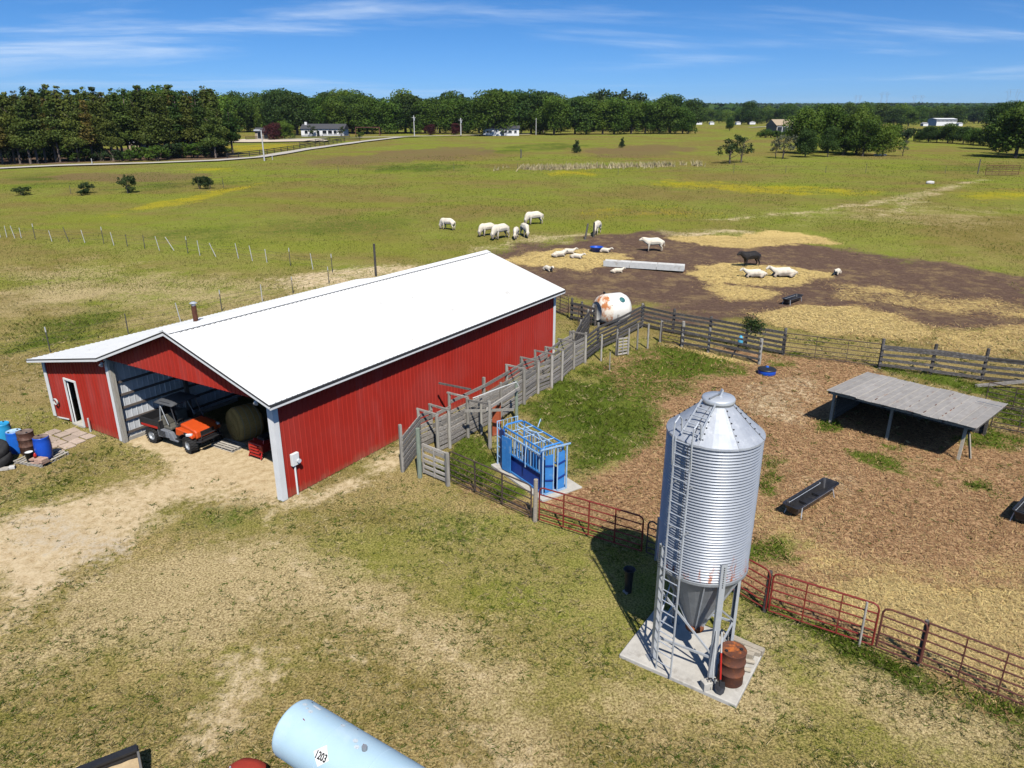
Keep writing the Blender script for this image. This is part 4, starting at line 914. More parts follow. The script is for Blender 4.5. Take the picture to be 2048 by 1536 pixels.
# ================================================================== YARD: vehicle, drums, tank
def build_utv():
    rear, front = G(310, 884), G(382, 905)
    dirv = (front - rear).normalized(); az = math.atan2(dirv.y, dirv.x)
    side = Vector((-dirv.y, dirv.x, 0))                      # to the far side
    c = (rear + front) / 2 + side * 0.60; c.z = 0
    t = thing('utility_vehicle', 'orange utility vehicle with grey canopy and black cargo bed in the barn mouth', 'utility vehicle', c, az)
    wb = (front - rear).length / 2
    lug = MB()
    for k in range(20):
        a = 2 * math.pi * k / 20
        for s in (-1, 1):
            p = Vector((0.325 * math.cos(a + 0.08 * s), s * 0.075, 0.325 * math.sin(a + 0.08 * s)))
            lug.box(p, (0.035, 0.14, 0.05), ry=-a)
    tyre = MB().lathe([(0.19, -0.12), (0.27, -0.14), (0.315, -0.115), (0.325, 0), (0.315, 0.115), (0.27, 0.14), (0.19, 0.12)], 28, axis='Y')
    tyre.add(lug.V, lug.F); tm = tyre.mesh('tyre', 'rubber')
    rm = MB().lathe([(0.0, -0.07), (0.06, -0.07), (0.07, -0.05), (0.15, -0.05), (0.19, -0.11), (0.195, 0.0), (0.19, 0.11), (0.15, 0.05), (0.0, 0.05)], 20, axis='Y').mesh('rim', 'galv_dull')
    for x in (-wb, wb):
        for y in (-0.58, 0.58):
            w = bpy.data.objects.new('wheel', None); COL.objects.link(w); w.parent = t; w.location = (x, y, 0.335)
            if x > 0: w.rotation_euler = (0, 0, R(-12))
            link_mesh('tyre', tm, w); link_mesh('rim', rm, w)
    m = MB(); m.box((-0.1, 0, 0.42), (2.4, 0.75, 0.16)); m.tube((-wb, -0.5, 0.335), (-wb, 0.5, 0.335), 0.05); m.tube((wb, -0.5, 0.335), (wb, 0.5, 0.335), 0.05); m.build('chassis', 'dark_metal', t)
    # cargo bed
    x0, x1, yb, z0, z1 = -1.62, -0.42, 0.70, 0.72, 1.02
    bed = MB().box(((x0 + x1) / 2, 0, z0), (x1 - x0, 2 * yb, 0.05)).build('cargo_bed', 'black_plastic', t)
    for y in (-yb, yb):
        MB().box(((x0 + x1) / 2, y, (z0 + z1) / 2 + 0.03), (x1 - x0, 0.05, z1 - z0 + 0.04)).build('bed_side', 'black_plastic', bed, bevel=0.015)
        MB().box(((x0 + x1) / 2 - 0.02, y * 1.042, z0 + 0.06), (x1 - x0 - 0.2, 0.012, 0.09)).build('bed_stripe', 'red_paint', bed)
    for x in (x0, x1): MB().box((x, 0, (z0 + z1) / 2 + 0.03), (0.05, 2 * yb - 0.06, z1 - z0 + 0.04)).build('bed_end', 'black_plastic', bed)
    # bonnet, fenders, nose
    prof = [(0.50, 0.62), (0.50, 1.06), (0.62, 1.10), (1.30, 0.95), (1.42, 0.86), (1.44, 0.62), (1.36, 0.56)]
    hood = MB().prism(prof, -0.50, 0.50).build('bonnet', 'orange_paint', t, bevel=0.05)
    for y in (-1, 1):
        MB().prism([(0.46, 0.66), (0.50, 0.98), (1.05, 0.92), (1.38, 0.78), (1.40, 0.66), (1.22, 0.70), (1.05, 0.76), (0.86, 0.76), (0.66, 0.66)], y * 0.50, y * 0.70).build('fender', 'orange_paint', t, bevel=0.035)
        o = MB().box((1.22, y * 0.66, 0.80), (0.26, 0.12, 0.12), rz=R(-18 * y)).build('headlight', 'lamp_glass', t, bevel=0.03)
        MB().box((1.06, y * 0.69, 0.83), (0.16, 0.06, 0.10), rz=R(-10 * y)).build('light_surround', 'black_plastic', o)
    MB().box((1.43, 0, 0.77), (0.05, 0.62, 0.17)).build('grille', 'black_plastic', t)
    bp = MB(); bp.path([(1.42, -0.55, 0.50), (1.62, -0.50, 0.52), (1.66, 0, 0.54), (1.62, 0.50, 0.52), (1.42, 0.55, 0.50)], 0.03); bp.path([(1.58, -0.46, 0.52), (1.62, -0.42, 0.76), (1.63, 0.42, 0.76), (1.58, 0.46, 0.52)], 0.025)
    bp.box((1.50, 0, 0.50), (0.16, 0.9, 0.14)); bp.build('bumper', 'dark_metal', t)
    # side panels with louvres, floor, seats
    for y in (-1, 1):
        s = MB().prism([(-0.62, 0.38), (-0.66, 0.74), (-0.02, 0.72), (0.06, 0.42)], y * 0.50, y * 0.70).build('side_panel', 'grey_panel', t, bevel=0.03)
        for k in range(4): MB().box((-0.36, y * 0.705, 0.47 + 0.065 * k), (0.40, 0.02, 0.03), ry=R(5)).build('louvre', 'black_plastic', s)
        MB().prism([(0.0, 0.34), (0.02, 0.70), (0.16, 0.66), (0.30, 0.42), (0.52, 0.40), (0.50, 0.33)], y * 0.52, y * 0.68).build('door_sill', 'grey_panel', t, bevel=0.02)
        st = MB().box((-0.16, y * 0.32, 0.78), (0.46, 0.50, 0.13)).build('seat', 'cushion', t, bevel=0.04)
        MB().box((-0.40, y * 0.32, 1.04), (0.11, 0.48, 0.42), ry=R(-10)).build('seat_back', 'cushion', st, bevel=0.04)
    MB().box((0.26, 0, 0.42), (0.6, 1.30, 0.05)).build('floor', 'black_plastic', t)
    MB().box((0.50, 0, 0.98), (0.16, 1.18, 0.20)).build('dashboard', 'black_plastic', t, bevel=0.03)
    sw = MB(); sw.path([Vector((0.30 + 0.09 * math.cos(a), -0.32 + 0.17 * math.sin(a), 1.05 + 0.14 * math.cos(a))) for a in [i * math.pi / 9 for i in range(18)]], 0.018, 6, True); sw.tube((0.30, -0.32, 1.05), (0.48, -0.32, 0.96), 0.02); sw.build('steering_wheel', 'black_plastic', t)
    # roll cage and canopy
    for y in (-1, 1):
        cg = MB(); cg.path([(-0.50, y * 0.62, 0.72), (-0.44, y * 0.60, 1.20), (-0.36, y * 0.56, 1.88)], 0.027); cg.build('rear_pillar', 'galv_dull', t)
        cg = MB(); cg.path([(0.56, y * 0.62, 0.98), (0.40, y * 0.60, 1.35), (0.22, y * 0.56, 1.88)], 0.025); cg.build('front_pillar', 'dark_metal', t)
        MB().tube((-0.40, y * 0.57, 1.78), (0.02, y * 0.62, 0.98), 0.018).build('brace', 'galv_dull', t)
        MB().tube((-0.36, y * 0.56, 1.88), (0.22, y * 0.56, 1.88), 0.025).build('roof_rail', 'dark_metal', t)
    cp = MB(); gx_ = np.linspace(-0.62, 0.44, 9); gy_ = np.linspace(-0.66, 0.66, 9); vs_ = []
    for z_off in (0.0, -0.03):
        for x in gx_:
            for y in gy_:
                e = max(abs(x + 0.09) / 0.53, abs(y) / 0.66); vs_.append((x, y, 1.985 + z_off - 0.11 * e ** 4 - 0.03 * (y / 0.66) ** 2))
    n = 9; fs = [(i * n + j, (i + 1) * n + j, (i + 1) * n + j + 1, i * n + j + 1) for i in range(8) for j in range(8)]
    fs += [tuple(81 + q for q in f) for f in fs]
    rim = [i * n for i in range(9)] + [8 * n + j for j in range(1, 9)] + [i * n + 8 for i in range(7, -1, -1)] + [j for j in range(7, 0, -1)]
    fs += [(rim[i], rim[(i + 1) % len(rim)], rim[(i + 1) % len(rim)] + 81, rim[i] + 81) for i in range(len(rim))]
    cp.add(vs_, fs).build('canopy', 'grey_canvas', t, True)
    return t
utv = build_utv()
box_ = thing('feed_sack', 'tan sack lying in the cargo bed of the orange utility vehicle', 'sack', utv.matrix_basis @ Vector((-0.72, -0.2, 0.745)), utv.rotation_euler.z)
MB().box((0, 0, 0.09), (0.40, 0.55, 0.18), rz=0.2).build('sack', 'dirt_load', box_, bevel=0.07)

def drum(name, label, loc, body, lid, rust=False, hgt=0.88, rad=0.29, cat='barrel'):
    t = thing(name, label, cat, loc, random.random() * 3)
    h, r = hgt, rad
    if rust:
        prof = [(0, 0.0), (r - 0.01, 0.0), (r, 0.015)]
        for z in (0.31, 0.60): prof += [(r - 0.006, z * h / .88 - 0.03), (r + 0.014, z * h / .88 - 0.008), (r + 0.014, z * h / .88 + 0.008), (r - 0.006, z * h / .88 + 0.03)]
        prof += [(r, h - 0.02), (r + 0.008, h - 0.005), (r, h), (r - 0.012, h - 0.004)]
    else:
        prof = [(0, 0.0), (r * 0.86, 0.0), (r * 0.92, 0.03), (r * 0.985, 0.20), (r * 1.02, h * 0.5), (r * 0.985, h - 0.20), (r * 0.93, h - 0.06), (r * 0.95, h - 0.045), (r * 0.95, h - 0.015), (r * 0.90, h)]
    MB().lathe(prof, 36).build('shell', body, t, True)
    ld = MB().lathe([(prof[-1][0], prof[-1][1] - 0.001), (r * 0.84, h - 0.018), (0, h - 0.014)], 36).build('lid', lid, t, True)
    for a in (0.4, 3.3): MB().tube((r * 0.62 * math.cos(a), r * 0.62 * math.sin(a), h - 0.018), (r * 0.62 * math.cos(a), r * 0.62 * math.sin(a), h + 0.012), 0.035, n=10).build('bung', 'black_plastic', ld)
    return t
pz = 0.12
pal1 = make_pallet('pallet', 'weathered pallet under the rusty drum and the dark blue barrel', G(84, 918), R(-16), 1.35, 1.25, 8)
pal2 = make_pallet('pallet', 'weathered pallet under the light blue barrel at the left edge', G(6, 893), R(-16), 1.2, 1.1, 7)
drum('plastic_barrel', 'light turquoise blue plastic barrel at the left edge by the barn', G(13, 888, pz), 'sky_blue_plastic', 'sky_blue_plastic', hgt=0.90)
drum('plastic_barrel', 'bright blue plastic barrel with whitish marked top between turquoise barrel and rusty drum', G(37, 904), 'mid_blue_plastic', 'pale_lid', hgt=0.90)
drum('steel_drum', 'brown rusty steel drum standing between the two dark blue barrels', G(59, 904, pz), 'brown_drum', 'drum_lid', True)
drum('plastic_barrel', 'dark blue plastic barrel with black-rimmed grey lid on the front pallet', G(91, 915, pz), 'blue_plastic', 'drum_lid', hgt=0.88)
bk = thing('bucket', 'small black bucket in front of the rusty drum', 'bucket', G(62, 922, pz), 0)
MB().lathe([(0, 0), (0.12, 0), (0.15, 0.36), (0.16, 0.36), (0.16, 0.38), (0.14, 0.385)], 20).build('pail', 'black_plastic', bk, True)
MB().lathe([(0.14, 0.375), (0.08, 0.37), (0, 0.372)], 20).build('bucket_lid', 'trim_white', bk)
br = thing('brick_stack', 'small stack of brown bricks on the pallet beside the dark blue barrel', 'bricks', G(80, 925, pz), R(-14))
for lv in range(3):
    for k in range(3):
        MB().box((0.19 * k - 0.17, random.uniform(-.02, .02) - 0.02 * lv, 0.035 + 0.068 * lv), (0.18, 0.30, 0.062), rz=R(random.uniform(-8, 8))).build('brick', 'brick_block', br, bevel=0.006)
cn = thing('red_can', 'small red can standing on the brick stack by the barrels', 'can', G(80, 925, pz) + Vector((-0.12, 0.0, 0.205)), 0)
MB().lathe([(0, 0), (0.055, 0), (0.055, 0.13), (0.03, 0.16), (0.03, 0.19), (0, 0.19)], 14).build('can', 'red_paint', cn, True)
# tyres at the left edge
def tyre_mesh(r, w):
    return MB().lathe([(r * 0.55, -w * 0.36), (r * 0.60, -w * 0.46), (r * 0.82, -w / 2), (r * 0.95, -w * 0.42), (r, -w * 0.25), (r, w * 0.25), (r * 0.95, w * 0.42), (r * 0.82, w / 2), (r * 0.60, w * 0.46), (r * 0.55, w * 0.36), (r * 0.58, 0), (r * 0.55, -w * 0.36)], 36)
tb = G(0, 932)
for lab, dx, dy, dz, rx in (('lower black tractor tyre of the leaning pair at the left edge', -0.20, 0.0, 0.10, 10), ('upper black tractor tyre leaning on another at the left edge', -0.30, 0.10, 0.40, 16)):
    o = tyre_mesh(0.62, 0.34).build('tyre', 'rubber', None, True); o.location = tb + Vector((dx, dy, dz + 0.14)); o.rotation_euler = (R(rx), R(-6), 0.3); tag(o, lab, 'tyre', 'tyres at the left edge')
pk = MB().beam((tb + Vector((-0.6, -0.62, 0.05))), (tb + Vector((0.55, -0.28, 0.05))), 0.16, 0.09).build('plank', 'pallet_wood'); tag(pk, 'short weathered plank lying below the black tyres', 'plank')
st = MB().box(tb + Vector((0.62, -0.22, 0.06)), (0.20, 0.18, 0.12), rz=0.4).build('paving_stone', 'stone', bevel=0.02); tag(st, 'single pale stone at the end of the plank by the tyres', 'stone')
# paving stones outside the side door
pv = thing('stone_path', 'uneven sandy paving slabs laid in front of the lean-to door', 'paving', BP(-0.7, BW + 2.6), BTH)
r_ = random.Random(5)
for i in range(4):
    for j in range(4):
        if (i, j) in ((3, 3), (0, 3)): continue
        MB().box((-i * 0.47 + 0.2 + r_.uniform(-.03, .03), (j - 1.5) * 0.60 + r_.uniform(-.03, .03) - i * 0.10, 0.024), (0.44 - r_.random() * .05, 0.56 - r_.random() * .08, 0.05), rz=R(r_.uniform(-5, 5)), ry=R(r_.uniform(-1, 1))).build('paving_slab', 'paver', pv, bevel=0.012)
# ------------------------------------------------------------------ pale blue fuel tank in the foreground
def text_mesh(s, size, mat):
    cu = bpy.data.curves.new('lettering', 'FONT'); cu.body = s; cu.size = size; cu.align_x = 'CENTER'; cu.align_y = 'CENTER'; cu.extrude = 0.0015; cu.offset = size * 0.03
    o = bpy.data.objects.new('lettering', cu); COL.objects.link(o); bpy.context.view_layer.update()
    me = bpy.data.meshes.new_from_object(o.evaluated_get(bpy.context.evaluated_depsgraph_get())); bpy.data.objects.remove(o, do_unlink=True)
    me.materials.clear(); me.materials.append(M[mat]); return me
def fuel_tank():
    az = R(-33.0); rr, zc, ln = 0.556, 1.10, 3.1
    t = thing('fuel_tank', 'pale blue cylindrical fuel tank with a white 1203 diamond placard', 'fuel tank', (-4.20, 10.685, 0), az)
    MB().lathe([(0, 0.02), (rr * 0.6, 0.012), (rr * 0.955, 0.0), (rr * 0.985, 0.008), (rr, 0.03), (rr, 0.06), (rr, 0.12), (rr, ln - 0.12), (rr, ln - 0.03), (rr * 0.96, ln), (0, ln - 0.02)], 64, (0, 0, zc), 'X').build('tank_shell', 'fuel_blue', t, True)
    for x in (1.12, 2.2): MB().lathe([(rr - 0.001, x - 0.012), (rr + 0.003, x), (rr - 0.001, x + 0.012)], 64, (0, 0, zc), 'X').build('weld_seam', 'fuel_blue', t)
    for x in (0.35, ln - 0.35):
        for y in (-0.42, 0.42): MB().beam((x, y, 0), (x, y * 0.75, zc - 0.38), 0.06, 0.06).build('leg', 'galv_dull', t)
        MB().beam((x, -0.42, 0.06), (x, 0.42, 0.06), 0.06, 0.06).build('cross_brace', 'galv_dull', t)
    def on_skin(x, phi, lift=0.004):
        """matrix for a flat piece lying on the shell; phi measured from the top towards the camera side"""
        n = Vector((0, -math.sin(phi), math.cos(phi))); tng = Vector((0, -math.cos(phi), -math.sin(phi)))
        return Matrix.Translation(Vector((x, 0, zc)) + n * (rr + lift)) @ Matrix((Vector((1, 0, 0)), -tng, n)).transposed().to_4x4()
    def piece(name, me, x, phi, parent, lift=0.004, rot=0):
        o = link_mesh(name, me, parent); o.matrix_local = on_skin(x, phi, lift) @ Matrix.Rotation(rot, 4, 'Z'); return o
    def curved(name, mat, x, phi, w, h, rot, lift=0.004, n=8, shape=None):
        m = MB(); vs_ = []
        for i in range(n + 1):
            for j in range(n + 1):
                a, b_ = (i / n - .5) * w, (j / n - .5) * h
                if shape == 'round':
                    q = math.hypot(a / w * 2, b_ / h * 2); mxx = max(abs(a / w * 2), abs(b_ / h * 2)); k = mxx / q if q > 1e-6 else 1; a *= k; b_ *= k
                xa = a * math.cos(rot) - b_ * math.sin(rot); yb = a * math.sin(rot) + b_ * math.cos(rot)
                ph = phi - yb / rr; vs_.append((x + xa, -(rr + lift) * math.sin(ph), zc + (rr + lift) * math.cos(ph)))
        m.add(vs_, [(i * (n + 1) + j, (i + 1) * (n + 1) + j, (i + 1) * (n + 1) + j + 1, i * (n + 1) + j + 1) for i in range(n) for j in range(n)])
        return m.build(name, mat, t)
    TANKP = dict(px=1.22, pphi=R(47))
    curved('placard', 'placard', TANKP['px'], TANKP['pphi'], 0.27, 0.27, R(45), 0.005)
    me = text_mesh('1203', 0.145, 'ink')
    # bend the digits to the shell
    rot = R(2)
    for v in me.vertices:
        xa = v.co.x * math.cos(rot) - v.co.y * math.sin(rot); yb = v.co.x * math.sin(rot) + v.co.y * math.cos(rot); lf = v.co.z + 0.009
        ph = TANKP['pphi'] - (yb * 1.25 - 0.012) / rr; v.co = (TANKP['px'] + xa * 0.95, -(rr + lf) * math.sin(ph), zc + (rr + lf) * math.cos(ph))
    link_mesh('placard_number', me, t)
    curved('flame_mark', 'ink', TANKP['px'] + 0.03, TANKP['pphi'] - 0.10, 0.030, 0.012, R(60), 0.007, 3)
    for (x, ph, w, h, rt, mt, sh) in ((0.18, -0.30, 0.10, 0.08, 20, 'scuff', 'round'), (0.30, -0.20, 0.06, 0.05, 0, 'scuff', 'round'), (0.42, -0.16, 0.10, 0.08, 0, 'scuff', 'round'), (0.40, -0.48, 0.20, 0.05, -4, 'placard', None),
                                  (0.46, 0.20, 0.075, 0.018, -12, 'maroon_scrape', 'round'), (1.15, -0.38, 0.09, 0.09, 0, 'scuff', 'round'), (0.20, -0.62, 0.05, 0.03, 0, 'ink', 'round'), (0.74, -0.36, 0.07, 0.012, 20, 'scuff', 'round'), (1.40, -0.62, 0.03, 0.03, 0, 'ink', 'round'),
                                  (1.62, -0.10, 0.11, 0.09, 0, 'scuff', 'round'), (1.80, -0.14, 0.03, 0.02, 0, 'maroon_scrape', 'round'), (1.74, 0.06, 0.10, 0.08, 0, 'scuff', 'round')):
        curved('scuff_mark', mt, x, ph, w, h, R(rt), 0.004, 6, sh)
    MB().tube((1.9, 0, zc + rr - 0.01), (1.9, 0, zc + rr + 0.08), 0.05).build('filler_cap', 'galv_dull', t)
fuel_tank()
# red machine cover and black loader bucket cut by the lower edge
def red_cover():
    c = G(484, 1545, 0.55); c.z = 0
    t = thing('mower_cover', 'faded red rounded metal machine cover at the bottom edge beside the fuel tank', 'machine cover', c, R(80))
    prof = [(-0.55, 0.30), (-0.55, 0.42), (-0.42, 0.54), (-0.1, 0.60), (0.20, 0.59), (0.36, 0.52), (0.42, 0.40), (0.43, 0.30)]
    m = MB(); vs_ = []; n = 10
    for x, z in prof:
        for j in range(n + 1):
            s = j / n * 2 - 1; w = 0.40 * (1 - 0.42 * max(0, (x - 0.0) / 0.43) ** 2); vs_.append((x, s * w, 0.30 + (z - 0.30) * (1 - 0.45 * abs(s) ** 3)))
    m.add(vs_, [(i * (n + 1) + j, (i + 1) * (n + 1) + j, (i + 1) * (n + 1) + j + 1, i * (n + 1) + j + 1) for i in range(len(prof) - 1) for j in range(n)]); m.build('cover', 'faded_red', t, True)
    MB().prism([(-0.54, 0.06), (-0.54, 0.31), (0.36, 0.31), (0.38, 0.10)], -0.30, 0.30).build('base', 'dark_metal', t)
    for x, y in ((-0.1, 0.25), (0.05, 0.27), (0.1, -0.12), (-0.2, 0.3)): MB().tube((x, y, 0.55), (x, y, 0.585), 0.018).build('bolt', 'galv_plain', t)
    for x in (-0.35, 0.25):
        for y in (-0.34, 0.34): MB().lathe([(0.03, -0.05), (0.12, -0.05), (0.13, 0), (0.12, 0.05), (0.03, 0.05)], 16, (x, y, 0.13), 'Y').build('wheel', 'rubber', t)
red_cover()
def loader_bucket():
    c = G(212, 1580, 0.3); c.z = 0
    t = thing('loader_bucket', 'black steel loader bucket holding tan dirt at the bottom left edge', 'loader bucket', c, R(-58))
    w = 0.62
    # open-topped scoop: back, floor, lip, two cheeks
    MB().beam((-0.40, -w, 0.34), (-0.40, w, 0.34), 0.04, 0.60).build('back_plate', 'black_plastic', t)
    MB().beam((0.02, -w, 0.05), (0.02, w, 0.05), 0.84, 0.03).build('floor_plate', 'black_plastic', t)
    MB().beam((0.46, -w, 0.06), (0.46, w, 0.06), 0.12, 0.035).build('cutting_edge', 'dark_metal', t)
    for y in (-w, w): MB().prism([(-0.42, 0.04), (-0.42, 0.66), (-0.28, 0.64), (0.46, 0.10), (0.46, 0.04)], y - 0.02, y + 0.02).build('side_plate', 'black_plastic', t)
    MB().beam((-0.36, -w, 0.66), (-0.36, w, 0.66), 0.16, 0.05).build('top_bar', 'black_plastic', t)
    m = MB(); vs_ = []; n = 8
    for i in range(n + 1):
        for j in range(n + 1):
            x, y = -0.37 + 0.78 * i / n, -w + 0.03 + (2 * w - 0.06) * j / n
            vs_.append((x, y, 0.07 + 0.36 * (1 - i / n) ** 0.8 + random.uniform(-.02, .02)))
    m.add(vs_, [(i * (n + 1) + j, (i + 1) * (n + 1) + j, (i + 1) * (n + 1) + j + 1, i * (n + 1) + j + 1) for i in range(n) for j in range(n)])
    d = m.build('dirt', 'dirt_load', t, True)
    MB().box((-0.50, 0.3, 0.36), (0.16, 0.08, 0.34)).build('hitch_ear', 'black_plastic', t); MB().box((-0.50, -0.3, 0.36), (0.16, 0.08, 0.34)).build('hitch_ear', 'black_plastic', t)
loader_bucket()
# ================================================================== FEED SILO ON ITS PAD
SC_ = Vector((4.37, 14.05, 0))
def build_pad():
    hx, hy = 1.42, 1.10; m = MB(); m.box((0, 0, 0.03), (2 * hx, 2 * hy, 0.14))
    o = m.build('concrete_pad', 'concrete', bevel=0.02); o.location = PADC; o.rotation_euler = (0, 0, PADA); tag(o, kind='structure')
build_pad()
PADTOP = 0.10
def build_silo():
    t = thing('feed_silo', 'tall galvanized corrugated feed silo on four legs with ladder', 'silo', (SC_.x, SC_.y, PADTOP), 0)
    o = -PADTOP; RR, zb, zr, zt = 1.0, 2.66 + o, 5.92 + o, 6.55 + o
    pitch = 0.0677; tiers = 3; per = (zr - zb) / tiers
    rings = round(per / pitch); 
    for k in range(tiers):
        prof = []; n = rings * 6
        for i in range(n + 1):
            z = zb + per * k + per * i / n; prof.append((RR + 0.020 * math.cos(2 * math.pi * rings * i / n) + (0.004 if k == 1 else 0), z))
        MB().lathe(prof, 72).build('body_ring', 'galv_silo', t, True)
    # roof of ten sheets with raised seams
    nseg = 8; r0 = 0.30
    seg = None
    for k in range(nseg):
        a0 = 2 * math.pi * k / nseg + 0.2; a1 = a0 + 2 * math.pi / nseg; m = MB(); vs_ = []; n = 6
        for r, z in ((RR + 0.035, zr - 0.05), (RR + 0.03, zr - 0.005), (RR * 0.66 + r0 * 0.34, zr + (zt - zr) * 0.34), (r0, zt)):
            for i in range(n + 1):
                a = a0 + (a1 - a0) * i / n; lift = 0.012 if i == 0 else 0.0; vs_.append((r * math.cos(a), r * math.sin(a), z + lift))
        m.add(vs_, [(q * (n + 1) + i, q * (n + 1) + i + 1, (q + 1) * (n + 1) + i + 1, (q + 1) * (n + 1) + i) for q in range(3) for i in range(n)])
        p = m.build('roof_sheet', 'galv_roof', t)
        m = MB()
        for i in range(6):
            q = 0.12 + 0.15 * i; r = RR + (r0 - RR) * q; z = zr + (zt - zr) * q + 0.01; a = a0 + 0.035; m.box((r * math.cos(a), r * math.sin(a), z + 0.012), (0.026, 0.026, 0.018))
        m.build('seam_bolts', 'dark_metal', p)['kind'] = 'stuff'
    c = MB().lathe([(r0 + 0.02, zt - 0.05), (r0 + 0.03, zt + 0.02), (r0 + 0.03, zt + 0.04)], 32).build('collar', 'galv_dull', t, True)
    lid = MB().lathe([(r0 + 0.045, zt + 0.03), (r0 + 0.05, zt + 0.09), (r0 + 0.03, zt + 0.12), (0.12, zt + 0.14), (0, zt + 0.145)], 32).build('fill_lid', 'galv_plain', t, True)
    MB().box((0.05, 0.02, zt + 0.20), (0.035, 0.10, 0.15), ry=0.3).build('lid_handle', 'galv_plain', lid)
    MB().box((-0.10, -0.06, zt + 0.155), (0.42, 0.03, 0.02), rz=0.75).build('lid_lever', 'galv_dull', lid)
    # hopper: six flat sheets with flanged seams
    n = 6; r1, z1 = 0.16, 0.86 + o
    for k in range(n):
        a0 = 2 * math.pi * k / n + 0.35; a1 = a0 + 2 * math.pi / n; m = MB(); vs_ = []; s = 5
        for r, z in ((RR - 0.03, zb + 0.02), (r1, z1)):
            for i in range(s + 1):
                a = a0 + (a1 - a0) * i / s; vs_.append((r * math.cos(a), r * math.sin(a), z))
        m.add(vs_, [(i, i + 1, s + 2 + i, s + 1 + i) for i in range(s)]); p = m.build('hopper_sheet', 'galv_dull', t)
        m = MB(); m.beam(((RR - 0.02) * math.cos(a0), (RR - 0.02) * math.sin(a0), zb), (r1 * math.cos(a0) * 1.1, r1 * math.sin(a0) * 1.1, z1), 0.03, 0.05); m.build('hopper_seam', 'galv_plain', p)
    bo = MB().lathe([(r1, z1 + 0.04), (r1 + 0.05, z1 + 0.03), (r1 + 0.06, z1 - 0.10), (r1 - 0.02, z1 - 0.12), (0.0, z1 - 0.12)], 20).build('hopper_boot', 'rust_lid', t, True)
    MB().lathe([(RR + 0.012, zb - 0.04), (RR + 0.03, zb - 0.03), (RR + 0.03, zb + 0.03), (RR + 0.012, zb + 0.04)], 60).build('skirt_band', 'galv_dull', t)
    # legs, braces
    la = [R(14), R(-80), R(194), R(104)]; rl = RR + 0.055; legs = []
    for a in la:
        x, y = rl * math.cos(a), rl * math.sin(a); tn = Vector((-math.sin(a), math.cos(a), 0)); out = Vector((math.cos(a), math.sin(a), 0))
        m = MB(); p = Vector((x, y, 0)); topz = zb + 0.55
        m.beam(p, p + Vector((0, 0, topz)), 0.13, 0.02, up=out)
        for s in (-1, 1): m.beam(p + tn * (0.062 * s) - out * 0.03, p + tn * (0.062 * s) - out * 0.03 + Vector((0, 0, topz)), 0.014, 0.075, up=out)
        lg = m.build('leg', 'galv_plain', t); legs.append(p)
        MB().box(p + Vector((0, 0, 0.008)), (0.24, 0.24, 0.016), rz=a).build('foot_plate', 'galv_dull', lg)
        m = MB()
        for i in range(10): m.box(p + out * 0.014 + Vector((0, 0, zb - 0.02 + 0.055 * i)), (0.02, 0.02, 0.02), rz=a)
        m.build('leg_bolts', 'dark_metal', lg)['kind'] = 'stuff'
    for i in range(4):
        p, q = legs[i], legs[(i + 1) % 4]
        MB().beam(p * 0.98 + Vector((0, 0, 0.62)), q * 0.98 + Vector((0, 0, 0.62)), 0.04, 0.05).build('horizontal_brace', 'galv_plain', t)
        MB().beam(p * 0.98 + Vector((0, 0, 0.66)), q * 0.98 + Vector((0, 0, 1.98)), 0.03, 0.045).build('diagonal_brace', 'galv_plain', t)
    # ladder: two rails, rungs, up the wall and over the roof
    pa = Vector((3.35, 13.40, PADTOP)) - Vector((SC_.x, SC_.y, PADTOP)); pb = Vector((3.73, 13.20, PADTOP)) - Vector((SC_.x, SC_.y, PADTOP))
    mid = (pa + pb) / 2; lt = (pb - pa).normalized(); rd = Vector((mid.x, mid.y, 0)).normalized(); lt = Vector((-rd.y, rd.x, 0)); dist = RR + 0.16
    base = rd * dist; hw = 0.20; ztop = zr + 0.12
    for s in (-1, 1):
        MB().beam(base + lt * (hw * s), base + lt * (hw * s) + Vector((0, 0, ztop)), 0.022, 0.045, up=rd).build('ladder_rail', 'galv_plain', t)
        m = MB(); q = base + lt * (hw * s * 1.15)
        m.path([q + Vector((0, 0, zr - 0.55)), q + rd * 0.05 + Vector((0, 0, zr + 0.05)), q + rd * 0.02 + Vector((0, 0, zr + 0.42)), q - rd * 0.12 + Vector((0, 0, zr + 0.52)), q - rd * 0.22 + Vector((0, 0, zr + 0.42)), q - rd * 0.26 + Vector((0, 0, zr + 0.10))], 0.016)
        m.build('grab_rail', 'galv_plain', t)
        a_ = lt * (hw * s)
        MB().beam(rd * (RR - 0.02) + a_ + Vector((0, 0, zr + 0.12)), rd * (r0 + 0.06) + a_ * 0.85 + Vector((0, 0, zt + 0.10)), 0.022, 0.04).build('roof_ladder_rail', 'galv_plain', t)
        for z in (zb + 0.1, zb + 1.2, zb + 2.3, 1.2): 
            if z > zb: MB().beam(rd * RR + a_ + Vector((0, 0, z)), base + a_ + Vector((0, 0, z)), 0.03, 0.03).build('ladder_bracket', 'galv_dull', t)
    nr = int(ztop / 0.28)
    for i in range(nr): MB().tube(base - lt * hw + Vector((0, 0, 0.24 + 0.28 * i)), base + lt * hw + Vector((0, 0, 0.24 + 0.28 * i)), 0.013, n=6).build('rung', 'galv_plain', t)
    for i in range(4):
        q = 0.1 + 0.22 * i; r = (RR - 0.02) * (1 - q) + (r0 + 0.06) * q; z = (zr + 0.13) * (1 - q) + (zt + 0.11) * q
        MB().tube(rd * r - lt * hw * 0.95 + Vector((0, 0, z)), rd * r + lt * hw * 0.95 + Vector((0, 0, z)), 0.015, n=6).build('roof_rung', 'galv_plain', t)
